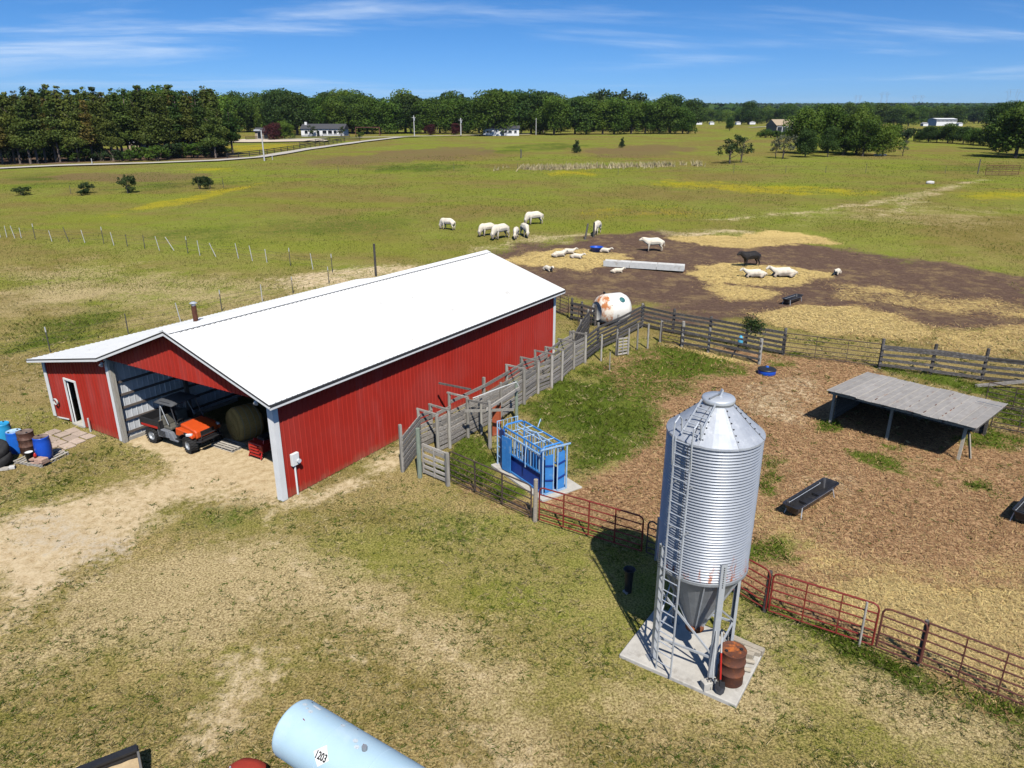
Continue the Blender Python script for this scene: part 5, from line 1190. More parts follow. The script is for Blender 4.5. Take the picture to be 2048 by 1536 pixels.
    # pull cord for the lid running down the ladder
    MB().path([(0.0, 0, zt + 0.16), tuple(rd * 0.6 + lt * 0.05 + Vector((0, 0, zr + 0.5))), tuple(rd * (RR + 0.08) + lt * 0.06 + Vector((0, 0, zr - 0.1))), tuple(rd * (RR + 0.07) + lt * 0.06 + Vector((0, 0, 1.4)))], 0.006, 5).build('pull_cord', 'wire', t)
def silo_skin():
    """galvanized sheet with rust runs low on the body"""
    m, t, b = _new('galv_silo'); N = t.nodes.new; L = t.links.new
    tc = N('ShaderNodeTexCoord'); sp = N('ShaderNodeSeparateXYZ'); L(tc.outputs['Object'], sp.inputs[0])
    n1 = N('ShaderNodeTexNoise'); n1.inputs['Scale'].default_value = 5; n1.inputs['Detail'].default_value = 5; L(tc.outputs['Object'], n1.inputs['Vector'])
    mx = N('ShaderNodeMix'); mx.data_type = 'RGBA'; mx.inputs[6].default_value = (0.42, 0.445, 0.485, 1); mx.inputs[7].default_value = (0.31, 0.335, 0.375, 1); L(n1.outputs[0], mx.inputs[0])
    mp = N('ShaderNodeMapping'); mp.inputs['Scale'].default_value = (6, 6, 0.9); L(tc.outputs['Object'], mp.inputs[0])
    n2 = N('ShaderNodeTexNoise'); n2.inputs['Scale'].default_value = 1.2; n2.inputs['Detail'].default_value = 7; n2.inputs['Roughness'].default_value = 0.7; L(mp.outputs[0], n2.inputs['Vector'])
    hz = N('ShaderNodeMapRange'); hz.inputs[1].default_value = 3.55; hz.inputs[2].default_value = 2.7; hz.inputs[3].default_value = -0.16; hz.inputs[4].default_value = 0.09; L(sp.outputs[2], hz.inputs[0])
    ad = N('ShaderNodeMath'); ad.operation = 'ADD'; L(n2.outputs[0], ad.inputs[0]); L(hz.outputs[0], ad.inputs[1])
    r2 = N('ShaderNodeMapRange'); r2.inputs[1].default_value = 0.60; r2.inputs[2].default_value = 0.68; L(ad.outputs[0], r2.inputs[0])
    m2 = N('ShaderNodeMix'); m2.data_type = 'RGBA'; m2.inputs[7].default_value = (0.30, 0.085, 0.03, 1); L(r2.outputs[0], m2.inputs[0]); L(mx.outputs[2], m2.inputs[6])
    L(m2.outputs[2], b.inputs['Base Color'])
    iv = N('ShaderNodeMath'); iv.operation = 'MULTIPLY_ADD'; iv.inputs[1].default_value = -0.3; iv.inputs[2].default_value = 0.32; L(r2.outputs[0], iv.inputs[0]); L(iv.outputs[0], b.inputs['Metallic'])
    b.inputs['Roughness'].default_value = 0.45
silo_skin(); build_silo()
PT = Vector((0, 0, PADTOP))
dq = G(1462, 1366, PADTOP)
drum('steel_drum', 'rusty orange-brown steel drum on the concrete pad beside the silo leg', dq + Vector((0, 0.10, 0)), 'rust_drum', 'rust_lid', True, 0.86, 0.285)
def tool(name, label, base, top, handle, cat):
    return thing(name, label, cat, base, 0), Vector((0, 0, 0)), Vector(top) - Vector(base)
fl = SC_ + Vector((1.075 * math.cos(R(-80)), 1.075 * math.sin(R(-80)), 0))
b0 = G(1440, 1388, PADTOP + 0.02); tp = Vector((fl.x + 0.10, fl.y - 0.02, 1.45))
t, p, q = tool('shovel', 'shovel with red handle leaning on the silo leg, blade down on the pad', b0, tp, 'red_paint', 'shovel')
d = (q - p).normalized(); sd = d.cross(Vector((0, 0, 1))).normalized()
MB().tube(p + d * 0.30, p + d * 0.95, 0.021).build('red_handle', 'red_paint', t); MB().tube(p + d * 0.95, p + d * 1.42, 0.019).build('handle_end', 'pole_pale', t)
m = MB(); nn = sd.cross(d)
bl = [(-.10, .28), (.10, .28), (.115, .12), (.08, .02), (0, -.03), (-.08, .02), (-.115, .12)]
m.add([p + sd * a + d * b_ + nn * (0.012 - 0.03 * (abs(a) / .115) ** 2) for a, b_ in bl] + [p + sd * a + d * b_ + nn * (0.02 - 0.03 * (abs(a) / .115) ** 2) for a, b_ in bl], [tuple(range(6, -1, -1)), tuple(range(7, 14))] + [(i, (i + 1) % 7, 7 + (i + 1) % 7, 7 + i) for i in range(7)])
m.tube(p + d * 0.2, p + d * 0.34, 0.024); m.build('blade', 'dark_metal', t)
b0 = G(1424, 1380, PADTOP + 0.02); tp = Vector((fl.x - 0.03, fl.y - 0.04, 1.38))
t, p, q = tool('garden_fork', 'grey-handled garden fork leaning on the silo leg left of the shovel', b0, tp, 'pole_pale', 'fork')
d = (q - p).normalized(); sd = d.cross(Vector((0, 0, 1))).normalized()
MB().tube(p + d * 0.28, p + d * 1.42, 0.018).build('handle', 'pole_pale', t)
m = MB(); m.beam(p + d * 0.28 - sd * 0.10, p + d * 0.28 + sd * 0.10, 0.02, 0.02)
for k in range(4): m.tube(p + d * 0.28 + sd * (-0.10 + 0.0667 * k), p + sd * (-0.10 + 0.0667 * k), 0.009, 0.005, 6)
m.build('tines', 'dark_metal', t)
b0 = G(1412, 1376, PADTOP)
o = MB().box((0, 0, 0.10), (0.22, 0.18, 0.20), rz=0.3).build('concrete_block', 'concrete', bevel=0.015); o.location = b0; tag(o, 'grey concrete block at the foot of the front silo leg', 'block')
# timbers lying behind the drum on the pad
for i, (u, v, ln, w, h, lab) in enumerate([(1470, 1278, 0.95, 0.13, 0.13, 'upper weathered square timber of the pile behind the rusty drum'), (1492, 1290, 0.85, 0.15, 0.15, 'middle weathered square timber behind the rusty drum'), (1478, 1302, 0.70, 0.14, 0.14, 'short timber lying nearest the rusty drum'), (1504, 1302, 0.40, 0.12, 0.12, 'timber stub at the right corner of the concrete pad')]):
    c = G(u, v, PADTOP + h / 2); dv = Vector((math.cos(PADA + R(4 * i - 6)), math.sin(PADA + R(4 * i - 6)), 0))
    o = MB().beam(-dv * ln / 2, dv * ln / 2, w, h).build('timber', 'timber', bevel=0.008); o.location = c; tag(o, lab, 'timber', 'timbers on the concrete pad')
for i, (u, v, lab) in enumerate([(1496, 1322, 'round log end on the pad right of the rusty drum'), (1488, 1338, 'small split log below the log end on the pad')]):
    c = G(u, v, PADTOP + 0.055); o = MB().tube((-0.14, 0.04, 0), (0.14, -0.04, 0), 0.055, n=12).build('log', 'timber'); o.location = c; tag(o, lab, 'log')
# unidentified shape behind the silo, a plain dull pipe standing in for it
c = G(1256, 1184)
t = thing('unknown_upright', 'unidentified upright shape in the silo shadow, modelled as a dull flared pipe', 'pipe', c, 0)
MB().lathe([(0.09, 0), (0.10, 0.02), (0.11, 0.45), (0.13, 0.70), (0.17, 0.74), (0.15, 0.74), (0.10, 0.60)], 18).build('tube', 'dark_metal', t, True)
MB().beam((-0.10, -0.06, 0.03), (0.02, 0.02, 0.03), 0.16, 0.06).build('foot', 'galv_dull', t)
# ================================================================== WORKING ALLEY, GATES, PENS
def board(parent, p, q, w, h, mat, name='board', jit=0.012):
    p, q = Vector(p), Vector(q); j = lambda: random.uniform(-jit, jit)
    MB().beam(p + Vector((0, 0, j())), q + Vector((0, 0, j())), w, h * random.uniform(0.92, 1.05)).build(name, mat, parent, world=True)
def post(parent, p, h, r, mat='post_wood', name='post', lean=0.012, square=False):
    p = Vector(p); q = p + Vector((random.uniform(-lean, lean) * h, random.uniform(-lean, lean) * h, h))
    m = MB()
    if square: m.beam(p, q, 2 * r, 2 * r, up=(0.8, 0.6, 0))
    else: m.tube(p, q, r * 1.05, r * 0.95, 10)
    return m.build(name, mat, parent, world=True)
def build_alley():
    t = thing('cattle_alley', 'weathered grey board cattle alley running beside the red barn wall', 'cattle alley', G(877, 907), 0)
    rp = [((840, 955), 1.95, 0.085), ((877, 907), 1.62, 0.07), ((900, 896), 1.62, 0.065), ((936, 875), 1.74, 0.075), ((1003, 838), 1.70, 0.06), ((1048, 808), 1.70, 0.085), ((1076, 787), 1.62, 0.07), ((1103, 776), 1.72, 0.075), ((1123.5, 761), 1.58, 0.065), ((1147.5, 739), 1.50, 0.06), ((1170, 726), 1.60, 0.075)]
    pts = [(G(*p), h, r) for p, h, r in rp]
    # the alley's inner fence runs parallel, about a metre nearer the barn wall
    d = (pts[-1][0] - pts[1][0]).normalized(); nl = Vector((-d.y, d.x, 0)); gap = 0.95
    left = [(p + nl * gap + d * 0.05, h + 0.05, r) for p, h, r in pts]
    left[0] = (G(805, 944), 1.9, 0.055)
    for i, (p, h, r) in enumerate(pts):
        post(t, p, h, r, 'green_post' if i == 0 else 'post_wood')
    for i, (p, h, r) in enumerate(left): post(t, p, h, r * 0.9, 'post_wood', square=(i % 2 == 0))
    for side, lst, off in ((0, pts, 0.085), (1, left, -0.075)):
        seq = lst[1:] if side == 0 else lst
        for (a, ha, _), (b_, hb, _) in zip(seq[:-1], seq[1:]):
            zs = [0.12, 0.32, 0.52, 0.73, 0.94, 1.16, 1.38]
            for k, z in enumerate(zs):
                if random.random() < (0.03 if side == 0 else 0.10): continue
                board(t, a + nl * off + Vector((0, 0, z)), b_ + nl * off + Vector((0, 0, z)), 0.04, random.uniform(0.125, 0.165), 'old_wood')
    # cross bars tying the post heads
    for i in (1, 2, 3, 5, 6, 7, 8, 9, 10):
        (p, h, _), (q, h2, _) = pts[i], left[i]; e = (q - p).normalized()
        board(t, p - e * 0.06 + Vector((0, 0, h + 0.02)), q + e * 0.08 + Vector((0, 0, h + 0.03)), 0.07, 0.07, 'old_wood', 'crossbar')
    p, h, _ = pts[3]; q, h2, _ = left[3]; e = (q - p).normalized()
    board(t, p + e * 0.3 + d * 0.7 + Vector((0, 0, h + 0.10)), q + e * 0.9 + d * 0.5 + Vector((0, 0, h + 0.12)), 0.08, 0.07, 'dark_wood', 'crossbar')
    # short wing at the mouth
    a = G(838, 950)
    return t, pts, left, d, nl
alley, A_R, A_L, A_D, A_N = build_alley()
def board_panel(name, label, p, q, zs, bh, mat, cat='gate', posts=(), th=0.035, ends=True):
    t = thing(name, label, cat, (p + q) / 2, 0)
    for z in zs: board(t, p + Vector((0, 0, z)), q + Vector((0, 0, z)), th, bh, mat, 'board', 0.008)
    if ends:
        for e in (p, q, (p + q) / 2): MB().beam(e + Vector((0, 0, zs[0] - bh / 2)), e + Vector((0, 0, zs[-1] + bh / 2)), 0.09, 0.03, up=(q - p).normalized()).build('upright_board', mat, t, world=True)
    for pp, h, r in posts: post(t, pp, h, r, 'post_wood', square=True)
    return t
pA, pB = G(848, 949), G(893, 968)
board_panel('wooden_gate', 'short wooden panel of pale boards between the green post and the first steel gate', pA, pB, [0.14, 0.36, 0.58, 0.80, 1.04, 1.20], 0.11, 'pallet_wood', posts=[(G(896, 972), 1.30, 0.06)])
# cutting gate frame over the way to the squeeze chute
fr = thing('entry_arch', 'tall grey post frame with pale cross beams beside the squeeze chute', 'gate frame', G(980, 897), 0)
f1, f2 = G(980, 897), G(1033, 842)
post(fr, f1, 2.02, 0.075, 'post_wood', 'post'); post(fr, f2, 1.85, 0.075, 'green_post', 'post'); post(fr, A_R[3][0] + Vector((0.55, 0.35, 0)), 1.75, 0.06, 'post_wood')
MB().beam(f1 + Vector((-0.1, -0.1, 1.72)), f2 + Vector((0.12, 0.1, 1.50)), 0.06, 0.12).build('cross_beam', 'pallet_wood', fr, world=True)
MB().beam(f1 + Vector((-1.0, 0.15, 1.55)), f1 + Vector((0.95, 0.55, 1.45)), 0.06, 0.10).build('cross_beam', 'post_wood', fr, world=True)
MB().beam(A_R[3][0] + Vector((0, 0, 1.66)), f1 + Vector((0.0, 0.0, 1.90)), 0.06, 0.07).build('cross_beam', 'old_wood', fr, world=True)
MB().path([f1 + Vector((-0.7, 0.9, 1.80)), f1 + Vector((0.55, 1.75, 2.0)), f1 + Vector((1.05, 2.2, 2.02)), f1 + Vector((1.15, 2.25, 1.85))], 0.025).build('lift_bar', 'pole_pale', fr, world=True)
rp_ = thing('rusty_panel', 'narrow rusty red steel sheet standing behind the gate frame', 'steel panel', G(992, 872), 0)
c = G(992, 872); MB().beam(c + Vector((0, 0, 0.04)), c + Vector((0, 0, 1.35)), 0.34, 0.015, up=(0.5, -0.86, 0)).build('sheet', 'rust_plate', rp_, world=True)
MB().tube(c + Vector((0.18, 0.1, 0)), c + Vector((0.18, 0.1, 1.6)), 0.03).build('stake', 'rust_plate', rp_, world=True)

# ------------------------------------------------------------------ tube gates
def tube_gate(name, label, p, q, h, nb, mat, nup=2, rail=0.021, up=0.026, zb=0.14, curve=True, cat='gate'):
    p, q = Vector(p), Vector(q); t = thing(name, label, cat, (p + q) / 2, 0); e = (q - p); L_ = e.length; e = e / L_
    c = 0.14 if curve else 0.02
    fr = MB(); zv = lambda s, z: p + e * s + Vector((0, 0, z))
    pts = [zv(0, zb)] + ([zv(0, h - c), zv(c * 0.3, h - c * 0.3), zv(c, h)] if curve else [zv(0, h)]) + ([zv(L_ - c, h), zv(L_ - c * 0.3, h - c * 0.3), zv(L_, h - c)] if curve else [zv(L_, h)]) + [zv(L_, zb)]
    fr.path(pts, up, 7); fr.build('frame', mat, t, world=True)
    for k in range(nb - 1):
        z = zb + (h - zb) * (k / (nb - 1)) ** 1.12; MB().tube(zv(0, z), zv(L_, z), rail, n=7).build('rail', mat, t, world=True)
    for k in range(1, nup + 1): MB().beam(zv(L_ * k / (nup + 1), zb), zv(L_ * k / (nup + 1), h), 0.05, 0.03, up=e).build('upright', mat, t, world=True)
    return t
gp = {k: G(*v) for k, v in dict(a=(900, 965), b=(1062, 1040), c=(1078, 1046), d=(1282, 1110), e=(1292, 1112), f=(1312, 1120), g=(1470, 1190), h=(1530, 1226), i=(1536, 1230), j=(1742, 1299), k=(1750, 1302), l=(1836, 1336), m=(1850, 1338), n=(2075, 1432)).items()}
tube_gate('tube_gate', 'dark brown steel tube gate between the wooden panel and the red gate', gp['a'], gp['b'], 1.26, 6, 'gate_dark')
tube_gate('tube_gate', 'red steel tube gate running into the silo shadow', gp['c'], gp['d'], 1.30, 6, 'gate_red', 3)
tube_gate('tube_gate', 'narrow dark tube gate end behind the left side of the silo', gp['e'], gp['f'], 1.22, 6, 'gate_dark', 0)
tube_gate('tube_gate', 'red steel tube gate passing behind the silo legs', gp['f'] + Vector((0.08, -0.06, 0)), gp['g'], 1.28, 6, 'gate_red', 2)
tube_gate('tube_gate', 'short red tube gate just right of the silo', gp['g'] + Vector((0.05, -0.05, 0)), gp['h'], 1.28, 6, 'gate_red', 0)
tube_gate('tube_gate', 'bright red steel tube gate with two uprights right of the silo', gp['i'], gp['j'], 1.30, 6, 'gate_red', 2)
tube_gate('tube_gate', 'brownish red gate end overlapping between the red and the brown gate', gp['k'], gp['l'], 1.28, 6, 'gate_brown', 0)
tube_gate('tube_gate', 'long rusty brown tube gate at the lower right edge', gp['m'] + Vector((-0.1, 0.06, 0)), gp['n'], 1.26, 6, 'gate_brown', 2, curve=False)
gpo = thing('gate_posts', 'timber and pipe posts carrying the row of tube gates', 'posts', gp['c'], 0)
for k, (pos, h, r, mt) in enumerate([(gp['b'] * 0.5 + gp['c'] * 0.5, 1.52, 0.075, 'timber'), (gp['f'], 1.42, 0.05, 'galv_dull'), (gp['h'] + Vector((0.0, 0.06, 0)), 1.25, 0.06, 'dark_wood'), (gp['j'] + Vector((-0.25, 0.10, 0)), 1.30, 0.028, 'post_wood'), (gp['l'] + Vector((0.02, 0.08, 0)), 1.28, 0.05, 'dark_wood')]):
    post(gpo, pos, h, r, mt)

# ------------------------------------------------------------------ blue squeeze chute on its slab
cn_ = G(1103, 984); cf = G(1015, 925); cd_ = (cf - cn_).normalized(); CAZ = math.atan2(cd_.y, cd_.x); CL = 2.35
def slab():
    c = cn_ + cd_ * 1.25 + Vector((cd_.y, -cd_.x, 0)) * 0.18
    o = MB().box((0, 0, 0.02), (3.3, 1.75, 0.11)).build('concrete_slab', 'concrete', bevel=0.015); o.location = c; o.rotation_euler = (0, 0, CAZ); tag(o, kind='structure')
slab()
def squeeze_chute():
    t = thing('squeeze_chute', 'blue steel cattle squeeze chute with barred sides and head gate', 'squeeze chute', cn_ + Vector((0, 0, 0.075)), CAZ)
    w, h, L_ = 0.45, 1.74, CL       # x runs from the head gate (near) to the tail gate (far)
    m = MB()
    for x in (0.0, L_):
        m.path([(x, -w, 0), (x, -w, h - 0.12), (x, -w + 0.12, h), (x, w - 0.12, h), (x, w, h - 0.12), (x, w, 0)], 0.035)
    for y in (-w, w): m.beam((0, y, h - 0.06), (L_, y, h - 0.06), 0.05, 0.05); m.beam((0, y, 0.05), (L_, y, 0.05), 0.07, 0.08)
    m.build('main_frame', 'chute_blue', t)
    for s in (-1, 1):
        p = MB().box((L_ / 2, s * (w - 0.05), 0.40), (L_ - 0.12, 0.02, 0.62), rx=R(8 * s)).build('lower_panel', 'chute_navy', t)
        MB().beam((0.06, s * w, 0.76), (L_ - 0.06, s * w, 0.76), 0.04, 0.05).build('side_rail', 'chute_blue', t)
        MB().beam((0.06, s * w, 1.44), (L_ - 0.06, s * w, 1.44), 0.04, 0.05).build('side_rail', 'chute_pale', t)
        for k in range(13): MB().beam((0.14 + k * (L_ - 0.28) / 12, s * w, 0.76), (0.14 + k * (L_ - 0.28) / 12, s * w, 1.44), 0.05, 0.022, up=(0, 1, 0)).build('drop_bar', 'chute_blue' if k % 3 else 'chute_pale', t)
        MB().tube((0.3, s * 0.1, h), (L_ - 0.3, s * 0.1, h), 0.022).build('top_bar', 'chute_pale', t)
    for x in (0.5, 1.15, 1.8): MB().tube((x, -w, h - 0.04), (x, w, h - 0.04), 0.02).build('top_tie', 'chute_pale', t)
    # head gate: frame with two curved leaves and bracing
    hg = MB(); hg.path([(-0.16, -w - 0.06, 0), (-0.16, -w - 0.06, h - 0.05), (-0.16, w + 0.06, h - 0.05), (-0.16, w + 0.06, 0)], 0.035); hg.beam((-0.16, -w, 0.03), (-0.16, w, 0.03), 0.08, 0.06); g_ = hg.build('head_gate', 'chute_pale', t)
    for s in (-1, 1):
        lf = MB().box((-0.17, s * 0.26, 0.78), (0.02, 0.32, 1.40)).build('gate_leaf', 'chute_blue', g_)
        MB().tube((-0.20, s * 0.085, 0.08), (-0.20, s * 0.085, h - 0.08), 0.024).build('neck_bar', 'chute_pale', g_)
        for z in (0.5, 1.05): MB().beam((-0.20, s * 0.10, z), (-0.20, s * 0.42, z + 0.08), 0.03, 0.05).build('leaf_brace', 'chute_navy', g_)
    MB().beam((-0.2, -w - 0.18, h - 0.02), (-0.2, w + 0.18, h + 0.02), 0.04, 0.05).build('cross_head', 'chute_pale', g_)
    # side exit panel standing proud, linkage and levers
    MB().box((L_ - 0.30, w + 0.10, 0.72), (0.46, 0.03, 1.35), rz=R(8)).build('side_door', 'chute_blue', t)
    MB().box((L_ + 0.10, w + 0.02, 0.80), (0.42, 0.03, 1.50), rz=R(-12)).build('side_door', 'chute_navy', t)
    m = MB(); m.path([(0.4, 0.15, h + 0.02), (1.0, -0.05, h + 0.10), (1.5, 0.1, h + 0.04)], 0.018); m.path([(0.9, w, h - 0.05), (0.8, w + 0.12, 1.2), (0.75, w + 0.16, 0.75)], 0.016); m.path([(1.5, -w, h), (1.6, -w - 0.2, h + 0.25), (1.7, -w - 0.3, h + 0.1)], 0.016); m.build('lever', 'chute_pale', t)
    # tail gate behind
    tg = MB(); tg.path([(L_ + 0.45, -w, 0), (L_ + 0.45, -w, h), (L_ + 0.45, w, h), (L_ + 0.45, w, 0)], 0.03); 
    for z in (0.35, 0.75, 1.15, 1.5):
        tg.tube((L_, w, z), (L_ + 0.45, w, z), 0.018); tg.tube((L_, -w, z), (L_ + 0.45, -w, z), 0.018)
    for k in range(5): tg.tube((L_ + 0.45, -w + 0.18 * k + 0.09, 0.1), (L_ + 0.45, -w + 0.18 * k + 0.09, h), 0.014)
    tg.build('tail_gate', 'chute_pale', t)
    MB().box((L_ / 2, 0, 0.03), (L_, 2 * w - 0.1, 0.03)).build('floor_plate', 'chute_navy', t)
squeeze_chute()
KEEP.append((cn_ + cd_ * 1.2, 2.0, 1.15, CAZ))

# ------------------------------------------------------------------ tin-roofed calf shelter
def shelter():
    fl_, fm, fr_ = G(1660, 847), G(1781, 882), G(1916, 920)
    ex = (fr_ - fl_).normalized(); az = math.atan2(ex.y, ex.x); ey = Vector((-ex.y, ex.x, 0)); W_ = (fr_ - fl_).length
    t = thing('calf_shelter', 'low open-fronted shelter with rusty grey tin roof and black shade', 'shelter', fl_, az)
    D = 3.35; hf, hb = 1.40, 1.26
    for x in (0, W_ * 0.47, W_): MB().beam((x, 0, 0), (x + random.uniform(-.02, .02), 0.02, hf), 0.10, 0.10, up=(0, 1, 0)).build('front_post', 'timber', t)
    MB().beam((W_ + 0.28, 0.5, 0.0), (W_ + 0.10, 0.25, 1.1), 0.09, 0.05).build('brace', 'timber', t)
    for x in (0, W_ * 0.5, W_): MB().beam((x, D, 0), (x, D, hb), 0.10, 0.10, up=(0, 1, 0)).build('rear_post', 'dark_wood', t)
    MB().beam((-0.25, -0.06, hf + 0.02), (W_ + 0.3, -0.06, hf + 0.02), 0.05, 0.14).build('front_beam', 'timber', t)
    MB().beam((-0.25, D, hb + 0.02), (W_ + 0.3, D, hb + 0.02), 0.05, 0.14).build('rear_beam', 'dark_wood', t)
    for k in range(6): x = -0.02 + (W_ + 0.45) * k / 5; MB().beam((x, -0.62, hf + 0.20), (x, D + 0.12, hb + 0.14), 0.05, 0.10).build('rafter', 'dark_wood', t)
    # closed back and ends in dark boards
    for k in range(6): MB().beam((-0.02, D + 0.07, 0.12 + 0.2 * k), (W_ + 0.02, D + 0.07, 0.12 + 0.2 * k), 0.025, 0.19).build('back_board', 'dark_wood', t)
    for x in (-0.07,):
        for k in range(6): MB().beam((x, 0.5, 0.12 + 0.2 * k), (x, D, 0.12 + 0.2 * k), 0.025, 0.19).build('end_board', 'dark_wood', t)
    # tin sheets, overlapping, each crimped
    n = 9; x0, x1 = -0.08, W_ + 0.45; sw = (x1 - x0) / n; y0, y1 = -0.75, D + 0.30
    s = (hb - hf - 0.06) / (D + 0.62)
    zf = lambda y: hf + 0.29 + s * (y + 0.62)
    for k in range(n):
        m = MB(); vs_ = []; q = 8; dy = random.uniform(-0.05, 0.05); lift = 0.006 * (k % 2)
        prof = []
        for i in range(q + 1):
            x = x0 + sw * k + (sw + 0.03) * i / q; prof.append((x, 0.0)) if i % 4 else prof.extend([(x - 0.018, 0.0), (x, 0.022), (x + 0.018, 0.0)])
        for x, d in prof:
            for y in (y0 + dy, (y0 + y1) / 2, y1 + dy): vs_.append((x, y, zf(y) + d + lift + 0.010 * math.sin(3 * x + y)))
        c_ = len(prof); m.add(vs_, [(3 * i + j, 3 * i + 3 + j, 3 * i + 4 + j, 3 * i + 1 + j) for i in range(c_ - 1) for j in range(2)])
        o = m.build('tin_sheet', 'shed_tin', t); md = o.modifiers.new('thick', 'SOLIDIFY'); md.thickness = 0.006
        if k in (3, 5, 6, 7):
            m = MB(); x = x0 + sw * k + 0.01
            for i in range(random.randint(3, 6)): y = y0 + 0.2 + random.random() * (y1 - y0 - 0.4); m.box((x, y, zf(y) + 0.026), (0.035, random.uniform(0.06, 0.22), 0.012))
            m.build('rust_patch', 'rust_drum', o)['kind'] = 'stuff'
    MB().box((x1 - 0.4, (y0 + y1) / 2 + 1.2, zf(1.9) + 0.06), (0.9, 0.02, 0.02)).build('loose_strap', 'galv_dull', t)
    return t
shelter()

# ------------------------------------------------------------------ board fences round the lot
def board_fence(name, label, pts, h, zs, bh, mat='dark_wood', pr=0.085, extra=0.18, pmat='dark_wood', skip=0.0):
    t = thing(name, label, 'fence', pts[0], 0)
    for p in pts: post(t, p, h + random.uniform(0, extra), pr, pmat)
    for a, b_ in zip(pts[:-1], pts[1:]):
        d = (b_ - a).normalized(); n = Vector((d.y, -d.x, 0)) * (pr + 0.02)
        for z in zs:
            if random.random() < skip: continue
            board(t, a + n - d * 0.05 + Vector((0, 0, z)), b_ + n + d * 0.05 + Vector((0, 0, z)), 0.04, bh, mat, 'board', 0.025)
    return t
board_fence('board_fence', 'dark board fence across the back of the pens between barn corner and pipe gate', [G(u, v) for u, v in [(1283, 653), (1345, 667), (1418, 680), (1490, 695), (1565, 710)]], 1.42, [0.20, 0.48, 0.76, 1.04, 1.30], 0.15)
board_fence('board_fence', 'dark board fence running off the right edge behind the tin shelter', [G(u, v) for u, v in [(1758, 737), (1860, 748), (1962, 762), (2080, 775)]], 1.55, [0.22, 0.52, 0.82, 1.14, 1.26], 0.15)
board_fence('board_fence', 'tall close-boarded fence angling back from the alley to the white tank', [G(u, v) for u, v in [(1170, 722), (1195, 702), (1235, 682), (1283, 655)]], 1.50, [0.22, 0.46, 0.70, 0.94, 1.18, 1.42], 0.14, 'dark_wood', 0.07, 0.2, 'post_wood')
board_fence('board_fence', 'close-boarded fence leading from the alley past the barn corner', [G(u, v) for u, v in [(1146, 716), (1160, 690), (1175, 668)]], 1.5, [0.2, 0.45, 0.7, 0.95, 1.2, 1.42], 0.17, 'dark_wood', 0.065, 0.1, 'post_wood')
board_fence('board_fence', 'dark board fence beside the white tank behind the barn', [G(u, v) for u, v in [(1143, 640), (1163, 644), (1190, 652)]], 1.35, [0.25, 0.55, 0.85, 1.15], 0.16)
board_fence('board_fence', 'inner board fence from the weathered gate post to the lone pen post', [G(u, v) for u, v in [(1364, 694), (1416, 705), (1518, 729)]], 1.36, [0.30, 0.62, 0.94, 1.20], 0.13, 'dark_wood', 0.075, 0.1, 'post_wood')
tube_gate('tube_gate', 'dark tube gate closing the gap at the far barn corner', G(1104, 622), G(1136, 635), 1.45, 7, 'gate_dark', 1)
tube_gate('tube_gate', 'small black tube gate leaning beside the white tank', G(1156, 652), G(1182, 655), 1.35, 6, 'gate_dark', 0)
tube_gate('tube_gate', 'long dark tube gate between the two back board fences', G(1568, 712), G(1755, 736), 1.32, 6, 'gate_dark', 2, curve=False)
tube_gate('tube_gate', 'black tube gate in the inner pen fence below the back fence', G(1322, 685), G(1360, 693), 1.25, 6, 'gate_dark', 0, curve=False)
tube_gate('tube_gate', 'dark tube gate at the right edge beyond the tin shelter', G(1968, 812), G(2080, 838), 1.15, 6, 'gate_dark', 1, curve=False)
tube_gate('tube_gate', 'lower dark tube gate at the right edge close behind the shelter roof', G(1980, 858), G(2090, 880), 1.1, 5, 'gate_dark', 1, curve=False)
ip = thing('pen_posts', 'row of pale weathered posts in the weeds at the head of the pen', 'posts', G(1232, 710), 0)
for u, v, h, r in [(1202, 722, 1.5, .05), (1232, 711, 1.55, .055), (1256, 709, 1.5, .05), (1274, 700, 1.55, .05), (1295, 698, 1.5, .055), (1320, 684, 1.3, .08), (1364, 694, 1.55, .085), (1219, 741, 1.0, .03), (1518, 729, 1.45, .085)]: post(ip, G(u, v), h, r, 'post_wood', lean=0.03)
board_panel('slatted_gate', 'small ladder-like gate of pale slats between two pen posts', G(1235, 713), G(1254, 710), [0.12, 0.30, 0.48, 0.66, 0.84, 1.02], 0.08, 'pallet_wood')
pl = board(thing('leaning_boards', 'old boards lying across the foot of the right-hand fence', 'boards', G(2000, 775), 0), G(1950, 772, 0.05), G(2060, 762, 0.5), 0.05, 0.16, 'old_wood')

